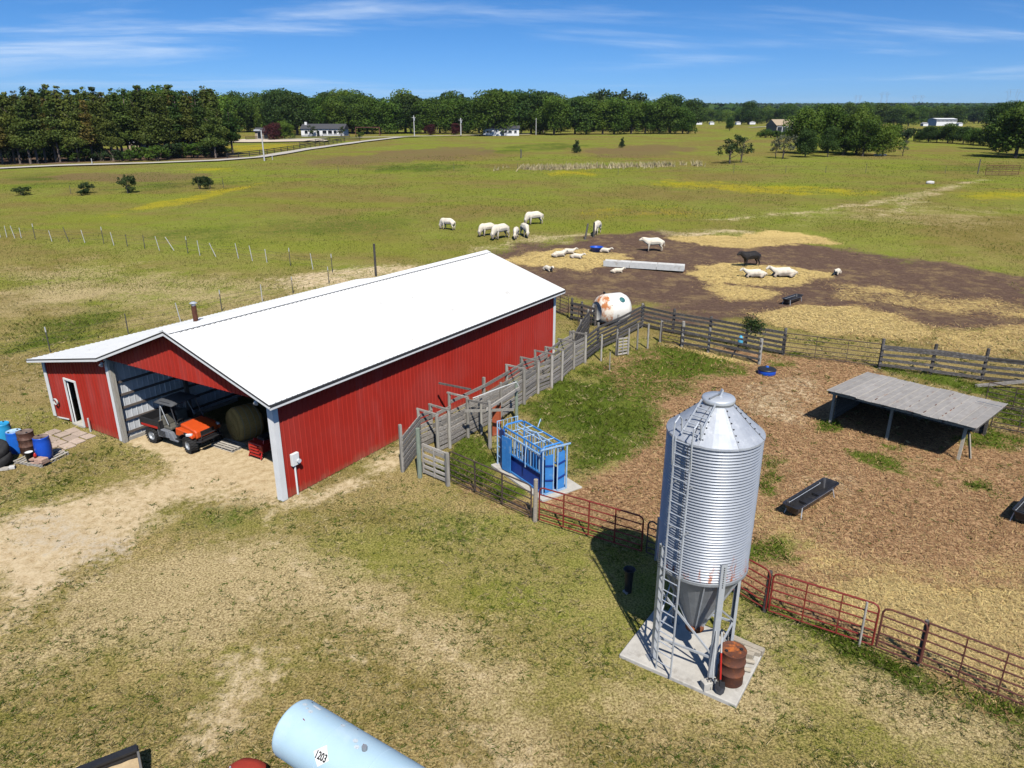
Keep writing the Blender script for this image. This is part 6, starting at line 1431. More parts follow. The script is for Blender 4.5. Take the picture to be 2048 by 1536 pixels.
# ------------------------------------------------------------------ white tank on its side behind the pens
def white_tank():
    a, b_ = G(1188, 648), G(1258, 648); c = (a + b_) / 2; c.z = 0
    t = thing('white_tank', 'big rounded white tank lying behind the pens with orange rust on one end', 'tank', c, R(205))
    r_, z = 1.02, 1.0
    prof = [(0.0, -1.05), (0.5, -1.02), (0.86, -0.92), (r_, -0.62), (r_ + 0.01, 0.0), (r_, 0.55)]
    MB().lathe(prof, 40, (0, 0, z), 'X').build('shell', 'tank_white', t, True)
    MB().lathe([(r_, 0.55), (0.93, 0.85), (0.72, 1.10), (0.60, 1.16)], 40, (0, 0, z), 'X').build('rusted_end', 'rust_orange', t, True)
    MB().lathe([(0.60, 1.16), (0.56, 1.13), (0.0, 1.10)], 40, (0, 0, z), 'X').build('end_cap', 'tank_white', t, True)
    m = MB()
    for k in range(5):
        an = 0.5 + k * 1.25; m.beam((0.56, r_ * math.cos(an), z + r_ * math.sin(an)), (1.14, 0.64 * math.cos(an), z + 0.64 * math.sin(an)), 0.035, 0.03)
    m.build('seam_rib', 'rust_drum', t)
    an = R(118); MB().lathe([(0.0, 0.03), (0.17, 0.03), (0.20, 0.0)], 20, (0, 0, 0)).build('hatch', 'teal_paint', t, True).matrix_local = Matrix.Translation((-0.25, 0.72 * 1.0, z + 0.74)) @ Matrix.Rotation(R(-44), 4, 'X')
    MB().box((0.5, -0.25, 2.06), (0.06, 0.2, 0.14)).build('fitting', 'dark_metal', t)
    for x in (-0.5, 0.4): MB().box((x, 0, 0.05), (0.15, 1.3, 0.10)).build('cradle', 'timber', t)
white_tank()

# ------------------------------------------------------------------ troughs, tubs
def trough(label, a, b_, hgt=0.48, wid=0.56, group=None):
    d = (b_ - a).normalized(); L_ = (b_ - a).length; c = (a + b_) / 2; az = math.atan2(d.y, d.x)
    t = thing('feed_trough', label, 'trough', (c.x, c.y, float(tz(c.y))), az, group)
    hl, hw = L_ / 2, wid / 2
    def ring(l, w, z, k=4):
        pts = []; r_ = min(0.11, w * 0.45)
        for cx, cy, a0 in ((l - r_, w - r_, 0), (-l + r_, w - r_, 90), (-l + r_, -w + r_, 180), (l - r_, -w + r_, 270)):
            for i in range(k + 1): an = R(a0 + 90 * i / k); pts.append((cx + r_ * math.cos(an), cy + r_ * math.sin(an), z))
        return pts
    rs = [ring(hl * 0.88, hw * 0.62, hgt - 0.33), ring(hl * 0.985, hw * 0.94, hgt - 0.02), ring(hl + 0.02, hw + 0.02, hgt - 0.025), ring(hl + 0.02, hw + 0.02, hgt), ring(hl * 0.985, hw * 0.95, hgt + 0.004), ring(hl * 0.955, hw * 0.88, hgt - 0.03), ring(hl * 0.86, hw * 0.58, hgt - 0.30)]
    n = len(rs[0]); m = MB(); m.add([p for r_ in rs for p in r_], [(k * n + i, k * n + (i + 1) % n, (k + 1) * n + (i + 1) % n, (k + 1) * n + i) for k in range(len(rs) - 1) for i in range(n)] + [tuple(range(n)), tuple((len(rs) - 1) * n + i for i in range(n))])
    tub = m.build('trough_tub', 'trough_black', t)
    for x in (-hl * 0.3, hl * 0.3): MB().box((x, 0, hgt - 0.24), (0.05, wid * 0.62, 0.07)).build('divider', 'trough_black', tub)
    for sx in (-1, 1):
        for sy in (-1, 1): MB().tube((sx * hl * 0.72, sy * hw * 0.8, hgt - 0.06), (sx * hl * 0.80, sy * hw * 1.05, 0), 0.018, n=7).build('leg', 'galv_plain', t)
    for sy in (-1, 1): MB().tube((-hl * 0.72, sy * hw * 0.84, hgt - 0.10), (hl * 0.72, sy * hw * 0.84, hgt - 0.10), 0.016, n=6).build('side_rail', 'galv_plain', t)
    return t
trough('long black plastic feed trough on bent steel legs in the pen', G(1580, 1012, 0.48), G(1664, 960, 0.48) )
trough('black feed trough standing in the muddy lot beyond the back fence', G(1571, 598, 0.48), G(1600, 588, 0.48))
trough('black feed trough cut by the right edge of the pen', G(2046, 1022, 0.55), G(2075, 990, 0.55))
def mineral_tub(label, c, r_, lidmat):
    t = thing('mineral_feeder', label, 'tub', c, 0)
    MB().lathe([(0, 0.0), (r_ * 0.92, 0.0), (r_, 0.05), (r_, 0.24), (r_ * 0.97, 0.27)], 32).build('tub', 'blue_plastic', t, True)
    l_ = MB().lathe([(r_ * 1.04, 0.25), (r_ * 1.06, 0.28), (r_ * 0.9, 0.32), (r_ * 0.3, 0.345), (0, 0.35)], 32).build('flap_lid', lidmat, t, True)
    MB().tube((r_ * 0.1, r_ * 0.25, 0.34), (r_ * 0.1, r_ * 0.25, 0.40), 0.09, 0.06).build('knob', 'mid_blue_plastic', l_)
mineral_tub('blue mineral feeder tub with black rubber lid by the pen post', G(1533, 748), 0.45, 'black_plastic')
tb_ = thing('water_tub', 'blue water tub on the straw beyond the barn roof', 'tub', G(1193, 503), 0)
MB().lathe([(0, 0.02), (0.5, 0.0), (0.62, 0.42), (0.66, 0.44), (0.64, 0.46), (0.58, 0.42), (0.50, 0.10), (0, 0.08)], 28).build('tub', 'blue_plastic', tb_, True)
def bunk():
    a, b_ = G(1208, 531), G(1368, 545); d = (b_ - a).normalized(); L_ = (b_ - a).length
    t = thing('feed_bunk', 'long white concrete feed bunk in the muddy lot', 'feed bunk', a, math.atan2(d.y, d.x))
    n = 3
    for k in range(n):
        x0, x1 = L_ * k / n + 0.02, L_ * (k + 1) / n - 0.02
        prof = [(-0.36, 0.0), (-0.42, 0.50), (-0.34, 0.50), (-0.26, 0.16), (0.26, 0.16), (0.34, 0.50), (0.42, 0.50), (0.36, 0.0)]
        m = MB(); vs_ = [(x, y, z) for x in (x0, x1) for y, z in prof]; q = len(prof)
        m.add(vs_, [(i, (i + 1) % q, q + (i + 1) % q, q + i) for i in range(q)] + [(0, 1, 2, 3), (0, 3, 4, 7), (4, 5, 6, 7), (q, q + 1, q + 2, q + 3), (q, q + 3, q + 4, q + 7), (q + 4, q + 5, q + 6, q + 7)])
        m.build('bunk_section', 'bunk_concrete', t)
bunk()
# leaning sapling with a blue bag hung on it
def sapling():
    c = G(1462, 715)
    t = thing('leaning_sapling', 'small leaning tree with dark green tuft of leaves by the inner fence', 'tree', c, 0)
    q = c + Vector((0.95, 0.25, 1.55)); m = MB(); m.path([c, c + Vector((0.35, 0.1, 0.6)), c + Vector((0.75, 0.2, 1.2)), q], [0.05, 0.045, 0.035, 0.02], 7); m.path([c + Vector((0.55, 0.15, 0.9)), c + Vector((0.85, 0.1, 1.5)), c + Vector((0.8, 0.1, 1.9))], [0.03, 0.02, 0.012], 6); m.path([c + Vector((0.7, 0.18, 1.1)), c + Vector((1.25, 0.2, 1.45)), c + Vector((1.5, 0.2, 1.6))], [0.025, 0.018, 0.01], 6)
    m.build('trunk', 'bark', t, world=True)
    r = np.random.default_rng(4); n = 900
    cs = np.array([[0.85, .2, 1.75], [1.2, .22, 1.6], [0.8, .15, 2.05], [1.15, .2, 1.95], [1.45, .2, 1.7]]); k = r.integers(0, 5, n)
    P = cs[k] + r.normal(0, 1, (n, 3)) * 0.17
    V, T = leaf_quads(P, r.normal(0, 1, (n, 3)), 0.10, r); o = link_mesh('crown', np_mesh('crown', V, T, 'leaf_cedar'), t)
    bg = thing('blue_bag', 'light blue bag hung on the leaning sapling', 'bag', c + Vector((0.42, 0.0, 0.78)), 0)
    MB().lathe([(0, 0.0), (0.11, 0.0), (0.15, 0.10), (0.14, 0.32), (0.07, 0.46), (0.05, 0.50)], 14).build('bag', 'cloth_blue', bg, True)
# ================================================================== TREES
def leaf_quads(P, Nn, size, r):
    """flat leaf clumps at P facing roughly along Nn"""
    n = len(P); Nn = Nn / (np.linalg.norm(Nn, axis=1)[:, None] + 1e-9); rnd = r.normal(0, 1, (n, 3))
    A = np.cross(Nn, rnd); A /= (np.linalg.norm(A, axis=1)[:, None] + 1e-9); B = np.cross(Nn, A)
    s = (size * (0.6 + 0.8 * r.random(n)))[:, None] / 2; f = (0.55 + 0.5 * r.random(n))[:, None]
    V = np.stack([P - A * s, P - B * s * f, P + A * s, P + B * s * f], 1).reshape(-1, 3); k = np.arange(n) * 4
    return V, np.stack([k, k + 1, k + 2, k + 3], 1)
def crown_mesh(name, lobes, n, size, mat, r, tang=0.65, fill=0.35):
    """leaves spread through many overlapping lobes, denser near each lobe's skin"""
    lobes = np.array(lobes); w = (lobes[:, 3] * lobes[:, 4]) ** 1.0; k = r.choice(len(lobes), n, p=w / w.sum())
    d = r.normal(0, 1, (n, 3)); d /= np.linalg.norm(d, axis=1)[:, None]
    rad = np.where(r.random(n) < fill, r.random(n) ** 0.5 * 0.95, 0.86 + 0.20 * r.random(n))
    P = lobes[k, :3] + d * np.stack([lobes[k, 3], lobes[k, 3], lobes[k, 4]], 1) * rad[:, None]
    Nn = d * tang + r.normal(0, 1, (n, 3)) * (1 - tang)
    V, T = leaf_quads(P, Nn, size, r)
    return np_mesh(name, V, T, mat)
def trunk_mesh(name, h, r0, limbs, mat, r):
    m = MB(); m.path([(0, 0, -0.3), (r.normal(0, .06), r.normal(0, .06), h * 0.35), (r.normal(0, .15), r.normal(0, .15), h * 0.7), (r.normal(0, .2), r.normal(0, .2), h)], [r0 * 1.25, r0, r0 * 0.7, r0 * 0.25], 7)
    for z, a, ln in limbs: m.path([(0, 0, z), (ln * .5 * math.cos(a), ln * .5 * math.sin(a), z + ln * 0.35), (ln * math.cos(a), ln * math.sin(a), z + ln * 0.85)], [r0 * .5, r0 * .32, r0 * .12], 5)
    return m.mesh(name, mat)
TP = {}
def proto(key, kind, H_, mat, seed):
    r = np.random.default_rng(seed); rr = random.Random(seed); L_ = []
    if kind == 'broad':        # full rounded crown nearly to the ground
        Rw = H_ * 0.40; L_.append((0, 0, H_ * 0.54, Rw * 0.72, H_ * 0.36))
        for i in range(24):
            a = r.random() * 6.28; q = 0.45 + 0.5 * r.random(); z = H_ * (0.13 + 0.75 * r.random()); s = Rw * (0.30 + 0.22 * r.random()) * (1.15 - 0.5 * abs(z / H_ - 0.5))
            k = math.sqrt(max(0.25, 1 - ((z / H_ - 0.46) / 0.54) ** 2)) * (0.65 + 0.65 * r.random()); L_.append((Rw * q * k * math.cos(a), Rw * q * k * math.sin(a), z, s, s * 0.85))
        L_.append((0, 0, H_ * 0.86, Rw * 0.42, H_ * 0.13))
        cm = crown_mesh('crown', L_, 8500, H_ * 0.036, mat, r); tm = trunk_mesh('trunk', H_ * 0.75, H_ * 0.022, [(H_ * (0.2 + 0.1 * i), i * 1.9, H_ * 0.22) for i in range(5)], 'bark', r)
    elif kind == 'pine':       # bare pole, ragged crown in the upper half
        for i in range(34):
            q = r.random(); z = H_ * (0.30 + 0.66 * q); w = H_ * 0.125 * (1.10 - q * 0.82) * (0.6 + 0.6 * r.random()); a = r.random() * 6.28; o = H_ * 0.105 * (1 - q * 0.75) * r.random()
            L_.append((o * math.cos(a), o * math.sin(a), z, w, w * 0.55))
        cm = crown_mesh('crown', L_, 5200, H_ * 0.023, mat, r, 0.45, 0.5); tm = trunk_mesh('trunk', H_ * 0.93, H_ * 0.0125, [(H_ * (0.34 + 0.07 * i), i * 2.4, H_ * 0.09) for i in range(6)], 'pine_bark', r)
    elif kind == 'bushy':      # several stems, round, low
        for i in range(18):
            a = r.random() * 6.28; o = H_ * 0.50 * r.random() ** 0.7; z = H_ * (0.22 + 0.66 * r.random() * (1 - 0.5 * o / H_)); L_.append((o * math.cos(a), o * math.sin(a), z, H_ * (0.08 + 0.13 * r.random()), H_ * (0.08 + 0.11 * r.random())))
        cm = crown_mesh('crown', L_, 1300, H_ * 0.075, mat, r, 0.5, 0.5); m = MB()
        for i in range(5): a = i * 1.3; m.path([(0.1 * math.cos(a), 0.1 * math.sin(a), -0.1), (H_ * .12 * math.cos(a), H_ * .12 * math.sin(a), H_ * .4), (H_ * .25 * math.cos(a), H_ * .25 * math.sin(a), H_ * .75)], [H_ * .02, H_ * .014, H_ * .006], 5)
        tm = m.mesh('trunk', 'bark')
    elif kind == 'cedar':      # dense pointed cone
        for i in range(16):
            q = i / 15; L_.append((r.normal(0, .05) * H_, r.normal(0, .05) * H_, H_ * (0.14 + 0.8 * q), H_ * (0.30 - 0.24 * q) * (0.85 + .3 * r.random()), H_ * 0.10))
        cm = crown_mesh('crown', L_, 1500, H_ * 0.06, mat, r, 0.5, 0.4); tm = trunk_mesh('trunk', H_ * 0.8, H_ * 0.03, [], 'bark', r)
    elif kind == 'open':       # thin, branches show
        for i in range(16):
            a = r.random() * 6.28; o = H_ * 0.36 * r.random() ** 0.6; z = H_ * (0.38 + 0.55 * r.random()); L_.append((o * math.cos(a), o * math.sin(a), z, H_ * 0.11, H_ * 0.09))
        cm = crown_mesh('crown', L_, 900, H_ * 0.05, mat, r, 0.3, 0.7); tm = trunk_mesh('trunk', H_ * 0.8, H_ * 0.022, [(H_ * (0.18 + 0.07 * i), i * 2.1, H_ * 0.30) for i in range(8)], 'bark', r)
    TP[key] = (H_, tm, cm)
proto('oak1', 'broad', 14, 'leaf_oak', 1); proto('oak2', 'broad', 14, 'leaf_oak', 2); proto('oak3', 'broad', 14, 'leaf_bright', 3); proto('oak4', 'broad', 14, 'leaf_dark', 4)
proto('pine1', 'pine', 16, 'leaf_pine', 5); proto('pine2', 'pine', 16, 'leaf_pine', 6); proto('pine3', 'pine', 16, 'leaf_rustpine', 7); proto('pine4', 'pine', 16, 'leaf_dark', 8)
proto('bush1', 'bushy', 3, 'leaf_bush', 9); proto('bush2', 'bushy', 3, 'leaf_cedar', 10); proto('cedar', 'cedar', 4, 'leaf_cedar', 11); proto('open1', 'open', 9, 'leaf_grey', 12); proto('plum', 'broad', 6, 'leaf_burgundy', 13); proto('bushb', 'bushy', 3, 'leaf_oak', 14); proto('open2', 'open', 9, 'leaf_bush', 15)
def tree(key, name, label, P, h, rz=None, wide=1.0, group=None, cat='tree'):
    H_, tm, cm = TP[key]; t = thing(name, label, cat, P, random.random() * 6.28 if rz is None else rz, group); s = h / H_; t.scale = (s * wide, s * wide, s)
    link_mesh('trunk', tm, t); link_mesh('crown', cm, t); return t
def px_tree(key, name, label, u, vb, vt, wide=1.0, group=None, cat='tree', y=None):
    P = G(u, vb) if y is None else AT(u, y); return tree(key, name, label, P, max(1.0, PXH(P, vt)), None, wide, group, cat)
rt = random.Random(21)
def ORD(i):
    a = ['first', 'second', 'third', 'fourth', 'fifth', 'sixth', 'seventh', 'eighth', 'ninth', 'tenth', 'eleventh', 'twelfth', 'thirteenth', 'fourteenth', 'fifteenth', 'sixteenth', 'seventeenth', 'eighteenth', 'nineteenth', 'twentieth']
    return a[i] if i < 20 else ('thirtieth' if i == 29 else 'twenty-' + a[i - 20])
sapling()
# the pine wood at the left: three ranks, the front one following the lane
for i in range(30):
    u = -40 + i * 16.5 + rt.uniform(-5, 5); vb = (330 - 0.035 * u if u < 200 else 323 - 0.045 * (u - 200)) - rt.uniform(0, 3) - (3 if 230 < u < 430 else 0)
    vt = 186 - 0.02 * u + rt.uniform(-8, 14) + (10 if 150 < u < 420 else 0)
    px_tree(rt.choice(['pine1', 'pine2', 'pine1', 'pine2', 'pine3']), 'pine_tree', ORD(i) + ' pine from the left edge in the front rank beside the gravel lane', u, vb, vt, rt.uniform(1.0, 1.35), 'front rank of pines')
for i in range(30):
    u = -70 + i * 17.5 + rt.uniform(-6, 6); P = AT(u, rt.uniform(176, 192) + max(0, u - 350) * 0.15)
    tree(rt.choice(['pine1', 'pine2', 'pine4']), 'pine_tree', 'tall dark pine standing inside the wood left of the white house', P, rt.uniform(14.5, 17), None, rt.uniform(1.1, 1.4), 'pines inside the wood')
for i in range(34):
    u = -80 + i * 24 + rt.uniform(-8, 8); P = AT(u, rt.uniform(215, 262))
    if 440 < u: P = AT(u, rt.uniform(330, 375))
    tree(rt.choice(['oak1', 'oak2', 'oak3', 'oak4']), 'broadleaf_tree', 'full green broadleaf tree rising behind the pine wood', P, rt.uniform(13, 17.5) if u < 440 else rt.uniform(15, 20), None, rt.uniform(0.85, 1.1), 'broadleaf trees behind the pine wood')
for i in range(26):
    u = -60 + i * 20 + rt.uniform(-6, 6); tree(rt.choice(['bushb', 'bush2', 'bushb']), 'understory_bush', 'dark bush under the pines of the wood', AT(u, rt.uniform(166, 172) + max(0, u - 300) * 0.12), rt.uniform(2.5, 4.5), None, 1.5, 'bushes under the pines', 'bush')
px_tree('oak3', 'broadleaf_tree', 'young bright green tree at the wood edge above the lane', 178, 318, 262, 0.8)
px_tree('pine4', 'pine_tree', 'dark spreading pine at the right end of the wood by the black fence', 466, 310, 205, 1.5)
px_tree('pine1', 'pine_tree', 'single pine next to the white yard lamp, second from the wood end', 432, 316, 212, 1.4)
# tree line across the middle distance
mid = [(595, 270, 186, 'oak4'), (640, 268, 190, 'oak1'), (672, 268, 196, 'oak2'), (705, 267, 188, 'oak4'), (735, 268, 190, 'oak1'), (762, 268, 196, 'oak2'), (795, 267, 192, 'oak1'), (822, 267, 188, 'oak4'), (850, 267, 196, 'oak2'), (880, 267, 192, 'oak1'), (905, 267, 196, 'oak2'), (935, 267, 193, 'oak2'), (958, 267, 196, 'oak1'), (988, 271, 176, 'oak2'), (1026, 268, 180, 'oak4'), (1062, 268, 180, 'oak4'), (1042, 268, 214, 'oak3'), (1108, 270, 190, 'oak1'), (1080, 268, 205, 'oak2'), (1150, 269, 193, 'oak4'), (1172, 269, 191, 'oak2'), (1205, 269, 197, 'oak3'), (1228, 269, 193, 'oak1'), (1262, 268, 198, 'oak2'), (1290, 268, 200, 'oak1'), (1318, 268, 196, 'oak2'), (1340, 267, 189, 'oak4'), (1365, 268, 212, 'oak1')]
for i, (u, vb, vt, k) in enumerate(mid):
    lab = ORD(sorted(q[0] for q in mid if q[0] != 988).index(u) if u != 988 else 0) + ' green tree from the left in the middle tree line'
    if u == 988: lab = 'largest dark green tree, beside the cream mobile home'
    px_tree(k, 'broadleaf_tree', lab, u, vb, vt, 1.12 if u != 988 else 1.25, None if u == 988 else 'trees of the middle line')
for i in range(26):
    u = 560 + i * 31 + rt.uniform(-8, 8); tree(rt.choice(['oak1', 'oak2', 'oak4', 'oak3', 'pine2']), 'broadleaf_tree', ORD(i) + ' tree from the left in the second row of the middle tree line', AT(u, rt.uniform(380, 440)), rt.uniform(13, 21), None, 1.1, 'second row of the middle line')
for u, vb, vt, lab in [(1375, 268, 236, 'outermost round dark bush at the right end of the middle tree line'), (1350, 268, 240, 'round dark bush, second from the right end of the middle tree line')]: px_tree('bushb', 'bush', lab, u, vb, vt, 1.1, 'bushes ending the tree line', 'bush')
px_tree('oak4', 'broadleaf_tree', 'dark rounded tree behind the end of the middle line', 1383, 262, 197, 1.0)
for i in range(16):
    u = 575 + i * 50 + rt.uniform(-14, 14); tree(rt.choice(['pine1', 'pine4', 'oak3', 'open2']), 'woodland_tree', ORD(i) + ' slim tree from the left rising behind the middle tree line', AT(u, rt.uniform(350, 385)), rt.uniform(15, 20.5), None, rt.uniform(1.0, 1.4), 'slim trees in the middle line')
for u, vb, vt, k, lab in [(547, 281, 245, 'plum', 'burgundy ornamental tree left of the white house'), (570, 280, 240, 'oak3', 'pale young green tree between burgundy tree and white house'), (861, 270, 248, 'plum', 'reddish shrub tree by the two yard poles'), (912, 270, 246, 'plum', 'dark red ornamental tree left of the mobile home'), (626, 273, 250, 'open2', 'small thin tree in front of the white house'), (683, 273, 252, 'open2', 'little green tree at the right end of the white house'), (720, 276, 262, 'bushb', 'round bush by the far lane end')]:
    px_tree(k, 'ornamental_tree', lab, u, vb, vt, 1.2)
# trees of the right-hand pasture
for u, vb, vt, k, w, lab in [(1459, 327, 272, 'open2', 1.3, 'small crooked tree, left one of the pair in the pasture'), (1482, 325, 268, 'open2', 1.2, 'small round tree, right one of the pair in the pasture'), (1565, 318, 268, 'open1', 1.25, 'grey half-bare tree at the left of the right clump'), (1551, 316, 280, 'open1', 0.9, 'thin grey sapling left of the right clump'), (1610, 315, 258, 'oak4', 0.95, 'dark low tree in front of the right clump'), (1605, 308, 214, 'oak2', 0.95, 'tall tree at the left of the right clump'), (1655, 306, 205, 'oak1', 1.0, 'tallest tree in the middle of the right clump'), (1655, 314, 252, 'oak4', 0.7, 'narrow dark tree at the foot of the right clump'), (1686, 311, 268, 'bushb', 1.0, 'small bush tree in the right clump'), (1712, 309, 212, 'oak3', 0.95, 'pale green tree right of centre in the right clump'), (1725, 312, 236, 'oak1', 1.0, 'broad tree in the right clump leaning over the grass'), (1765, 312, 244, 'oak3', 1.0, 'low bright tree at the right end of the right clump'), (1805, 312, 280, 'open1', 1.0, 'thin bare sapling right of the clump'), (2030, 316, 196, 'oak3', 1.15, 'big sunlit tree at the right edge'), (2075, 312, 200, 'oak1', 1.1, 'big tree cut by the right edge'), (1990, 300, 206, 'oak4', 0.8, 'dark tree behind the big right-edge tree')]:
    px_tree(k, 'pasture_tree', lab, u, vb, vt, w)
for i in range(16):
    u = 1790 + i * 17 + rt.uniform(-5, 5); px_tree(rt.choice(['bushb', 'oak4', 'oak1', 'bush2']), 'hedgerow_tree', ORD(i) + ' low tree from the left in the hedge running to the right edge', u, 282 + 0.06 * (u - 1790) - rt.uniform(0, 3), 250 + rt.uniform(-6, 12), 1.2, 'hedge on the right')
for i in range(7): u = 1520 + i * 11; px_tree('bushb', 'bush', ORD(i) + ' bush from the left in the low row beside the hay barn', u, 276 + rt.uniform(-1, 1), 258 + rt.uniform(-3, 4), 1.2, 'bushes by the hay barn', 'bush')
px_tree('oak4', 'broadleaf_tree', 'lone dark tree on the green slope', 1459, 262, 234, 0.8)
for i in range(44):
    u = 1385 + i * 16 + rt.uniform(-6, 6); tree(rt.choice(['oak1', 'oak2', 'oak4', 'oak3']), 'broadleaf_tree', (ORD(i) + ' tree from the left at the far wood edge beyond the green slope') if i < 30 else 'tree of the far wood edge towards the right of the green slope', AT(u, rt.uniform(640, 800) if u < 1620 else (rt.uniform(620, 800) if 1830 < u < 1945 else rt.uniform(480, 720))), rt.uniform(11, 17), None, 1.2, 'far wood edge')
px_tree('oak4', 'broadleaf_tree', 'dark tree standing above the far wood edge', 1497, 250, 201, 0.9)
# shrubs and cedars in the pasture
for u, vb, vt, k, w, lab in [(45, 391, 371, 'bush1', 1.6, 'low straggly shrub at the far left of the ditch'), (175, 387, 362, 'bush1', 1.2, 'round shrub, second from the left along the ditch'), (258, 386, 345, 'bush1', 0.85, 'tall loose shrub, third from the left along the ditch'), (400, 378, 348, 'bush2', 0.95, 'dark bushy shrub beside the fence posts'), (420, 377, 349, 'bush2', 0.8, 'dark shrub joined to another beside the fence posts'), (1153, 306, 279, 'cedar', 1.2, 'left cedar of the two standing alone in the pasture'), (1244, 295, 274, 'cedar', 1.0, 'right cedar of the two standing alone in the pasture'), (165, 391, 386, 'bush2', 1.8, 'small dark clump in front of the second shrub')]:
    px_tree(k, 'shrub', lab, u, vb, vt, w, None, 'shrub')
# far woods as one mass, and hills at the skyline
def far_woods():
    r = np.random.default_rng(9); Vs, Ts, nv = [], [], 0; Ps = []
    for y0, y1, n, h, x0, x1 in ((820, 1500, 900, 14, -0.80, 0.85), (1500, 2600, 1200, 16, -0.8, 0.85), (2600, 4500, 1300, 18, -0.8, 0.85), (4500, 7000, 900, 24, -0.8, 0.85)):
        y = y0 + (y1 - y0) * r.random(n); x = (x0 + (x1 - x0) * r.random(n)) * y
        keep = fbm(x, y * 0.5, 420.0, 3) + 0.25 * r.random(n) > 0.50
        for xx, yy in zip(x[keep], y[keep]): Ps.append((xx, yy, h * (0.8 + 0.5 * r.random()), yy))
    for xx, yy, h, q in Ps:
        n = 70; s = h * (0.5 + q / 6000); d = r.normal(0, 1, (n, 3)); d /= np.linalg.norm(d, axis=1)[:, None]
        L_ = r.normal(0, 1, (n, 3)) * np.array([s * 1.5, s * 0.8, 0]); P = np.array([xx, yy, float(tz(yy)) + h * 0.55]) + L_ + d * np.array([s * 0.6, s * 0.6, h * 0.5])
        V, T = leaf_quads(P, d + r.normal(0, .4, (n, 3)) + np.array([0, 0, .4]), h * 0.40, r); Vs.append(V); Ts.append(T + nv); nv += len(V)
    tag(link_mesh('far_woods', np_mesh('far_woods', np.concatenate(Vs), np.concatenate(Ts), 'far_wood')), 'distant woods filling the land to the skyline', 'woods', kind='stuff')
far_woods()
def hills():
    m = MB(); xs = np.linspace(-9000, 9000, 121); y = 6600
    top = 228 + 26 * (fbm(xs, xs * 0 + 3, 1900.0, 8) - 0.5) + 12 * (fbm(xs, xs * 0 + 9, 420.0, 18) - 0.5)
    vs_ = [(x, y, 120.0) for x in xs] + [(x, y + 500, z) for x, z in zip(xs, top)] + [(x, y + 1500, 170.0) for x in xs]; n = len(xs)
    m.add(vs_, [(k * n + i, k * n + i + 1, (k + 1) * n + i + 1, (k + 1) * n + i) for k in range(2) for i in range(n - 1)])
    tag(m.build('hills', 'far_wood', None, True), kind='structure')
hills()
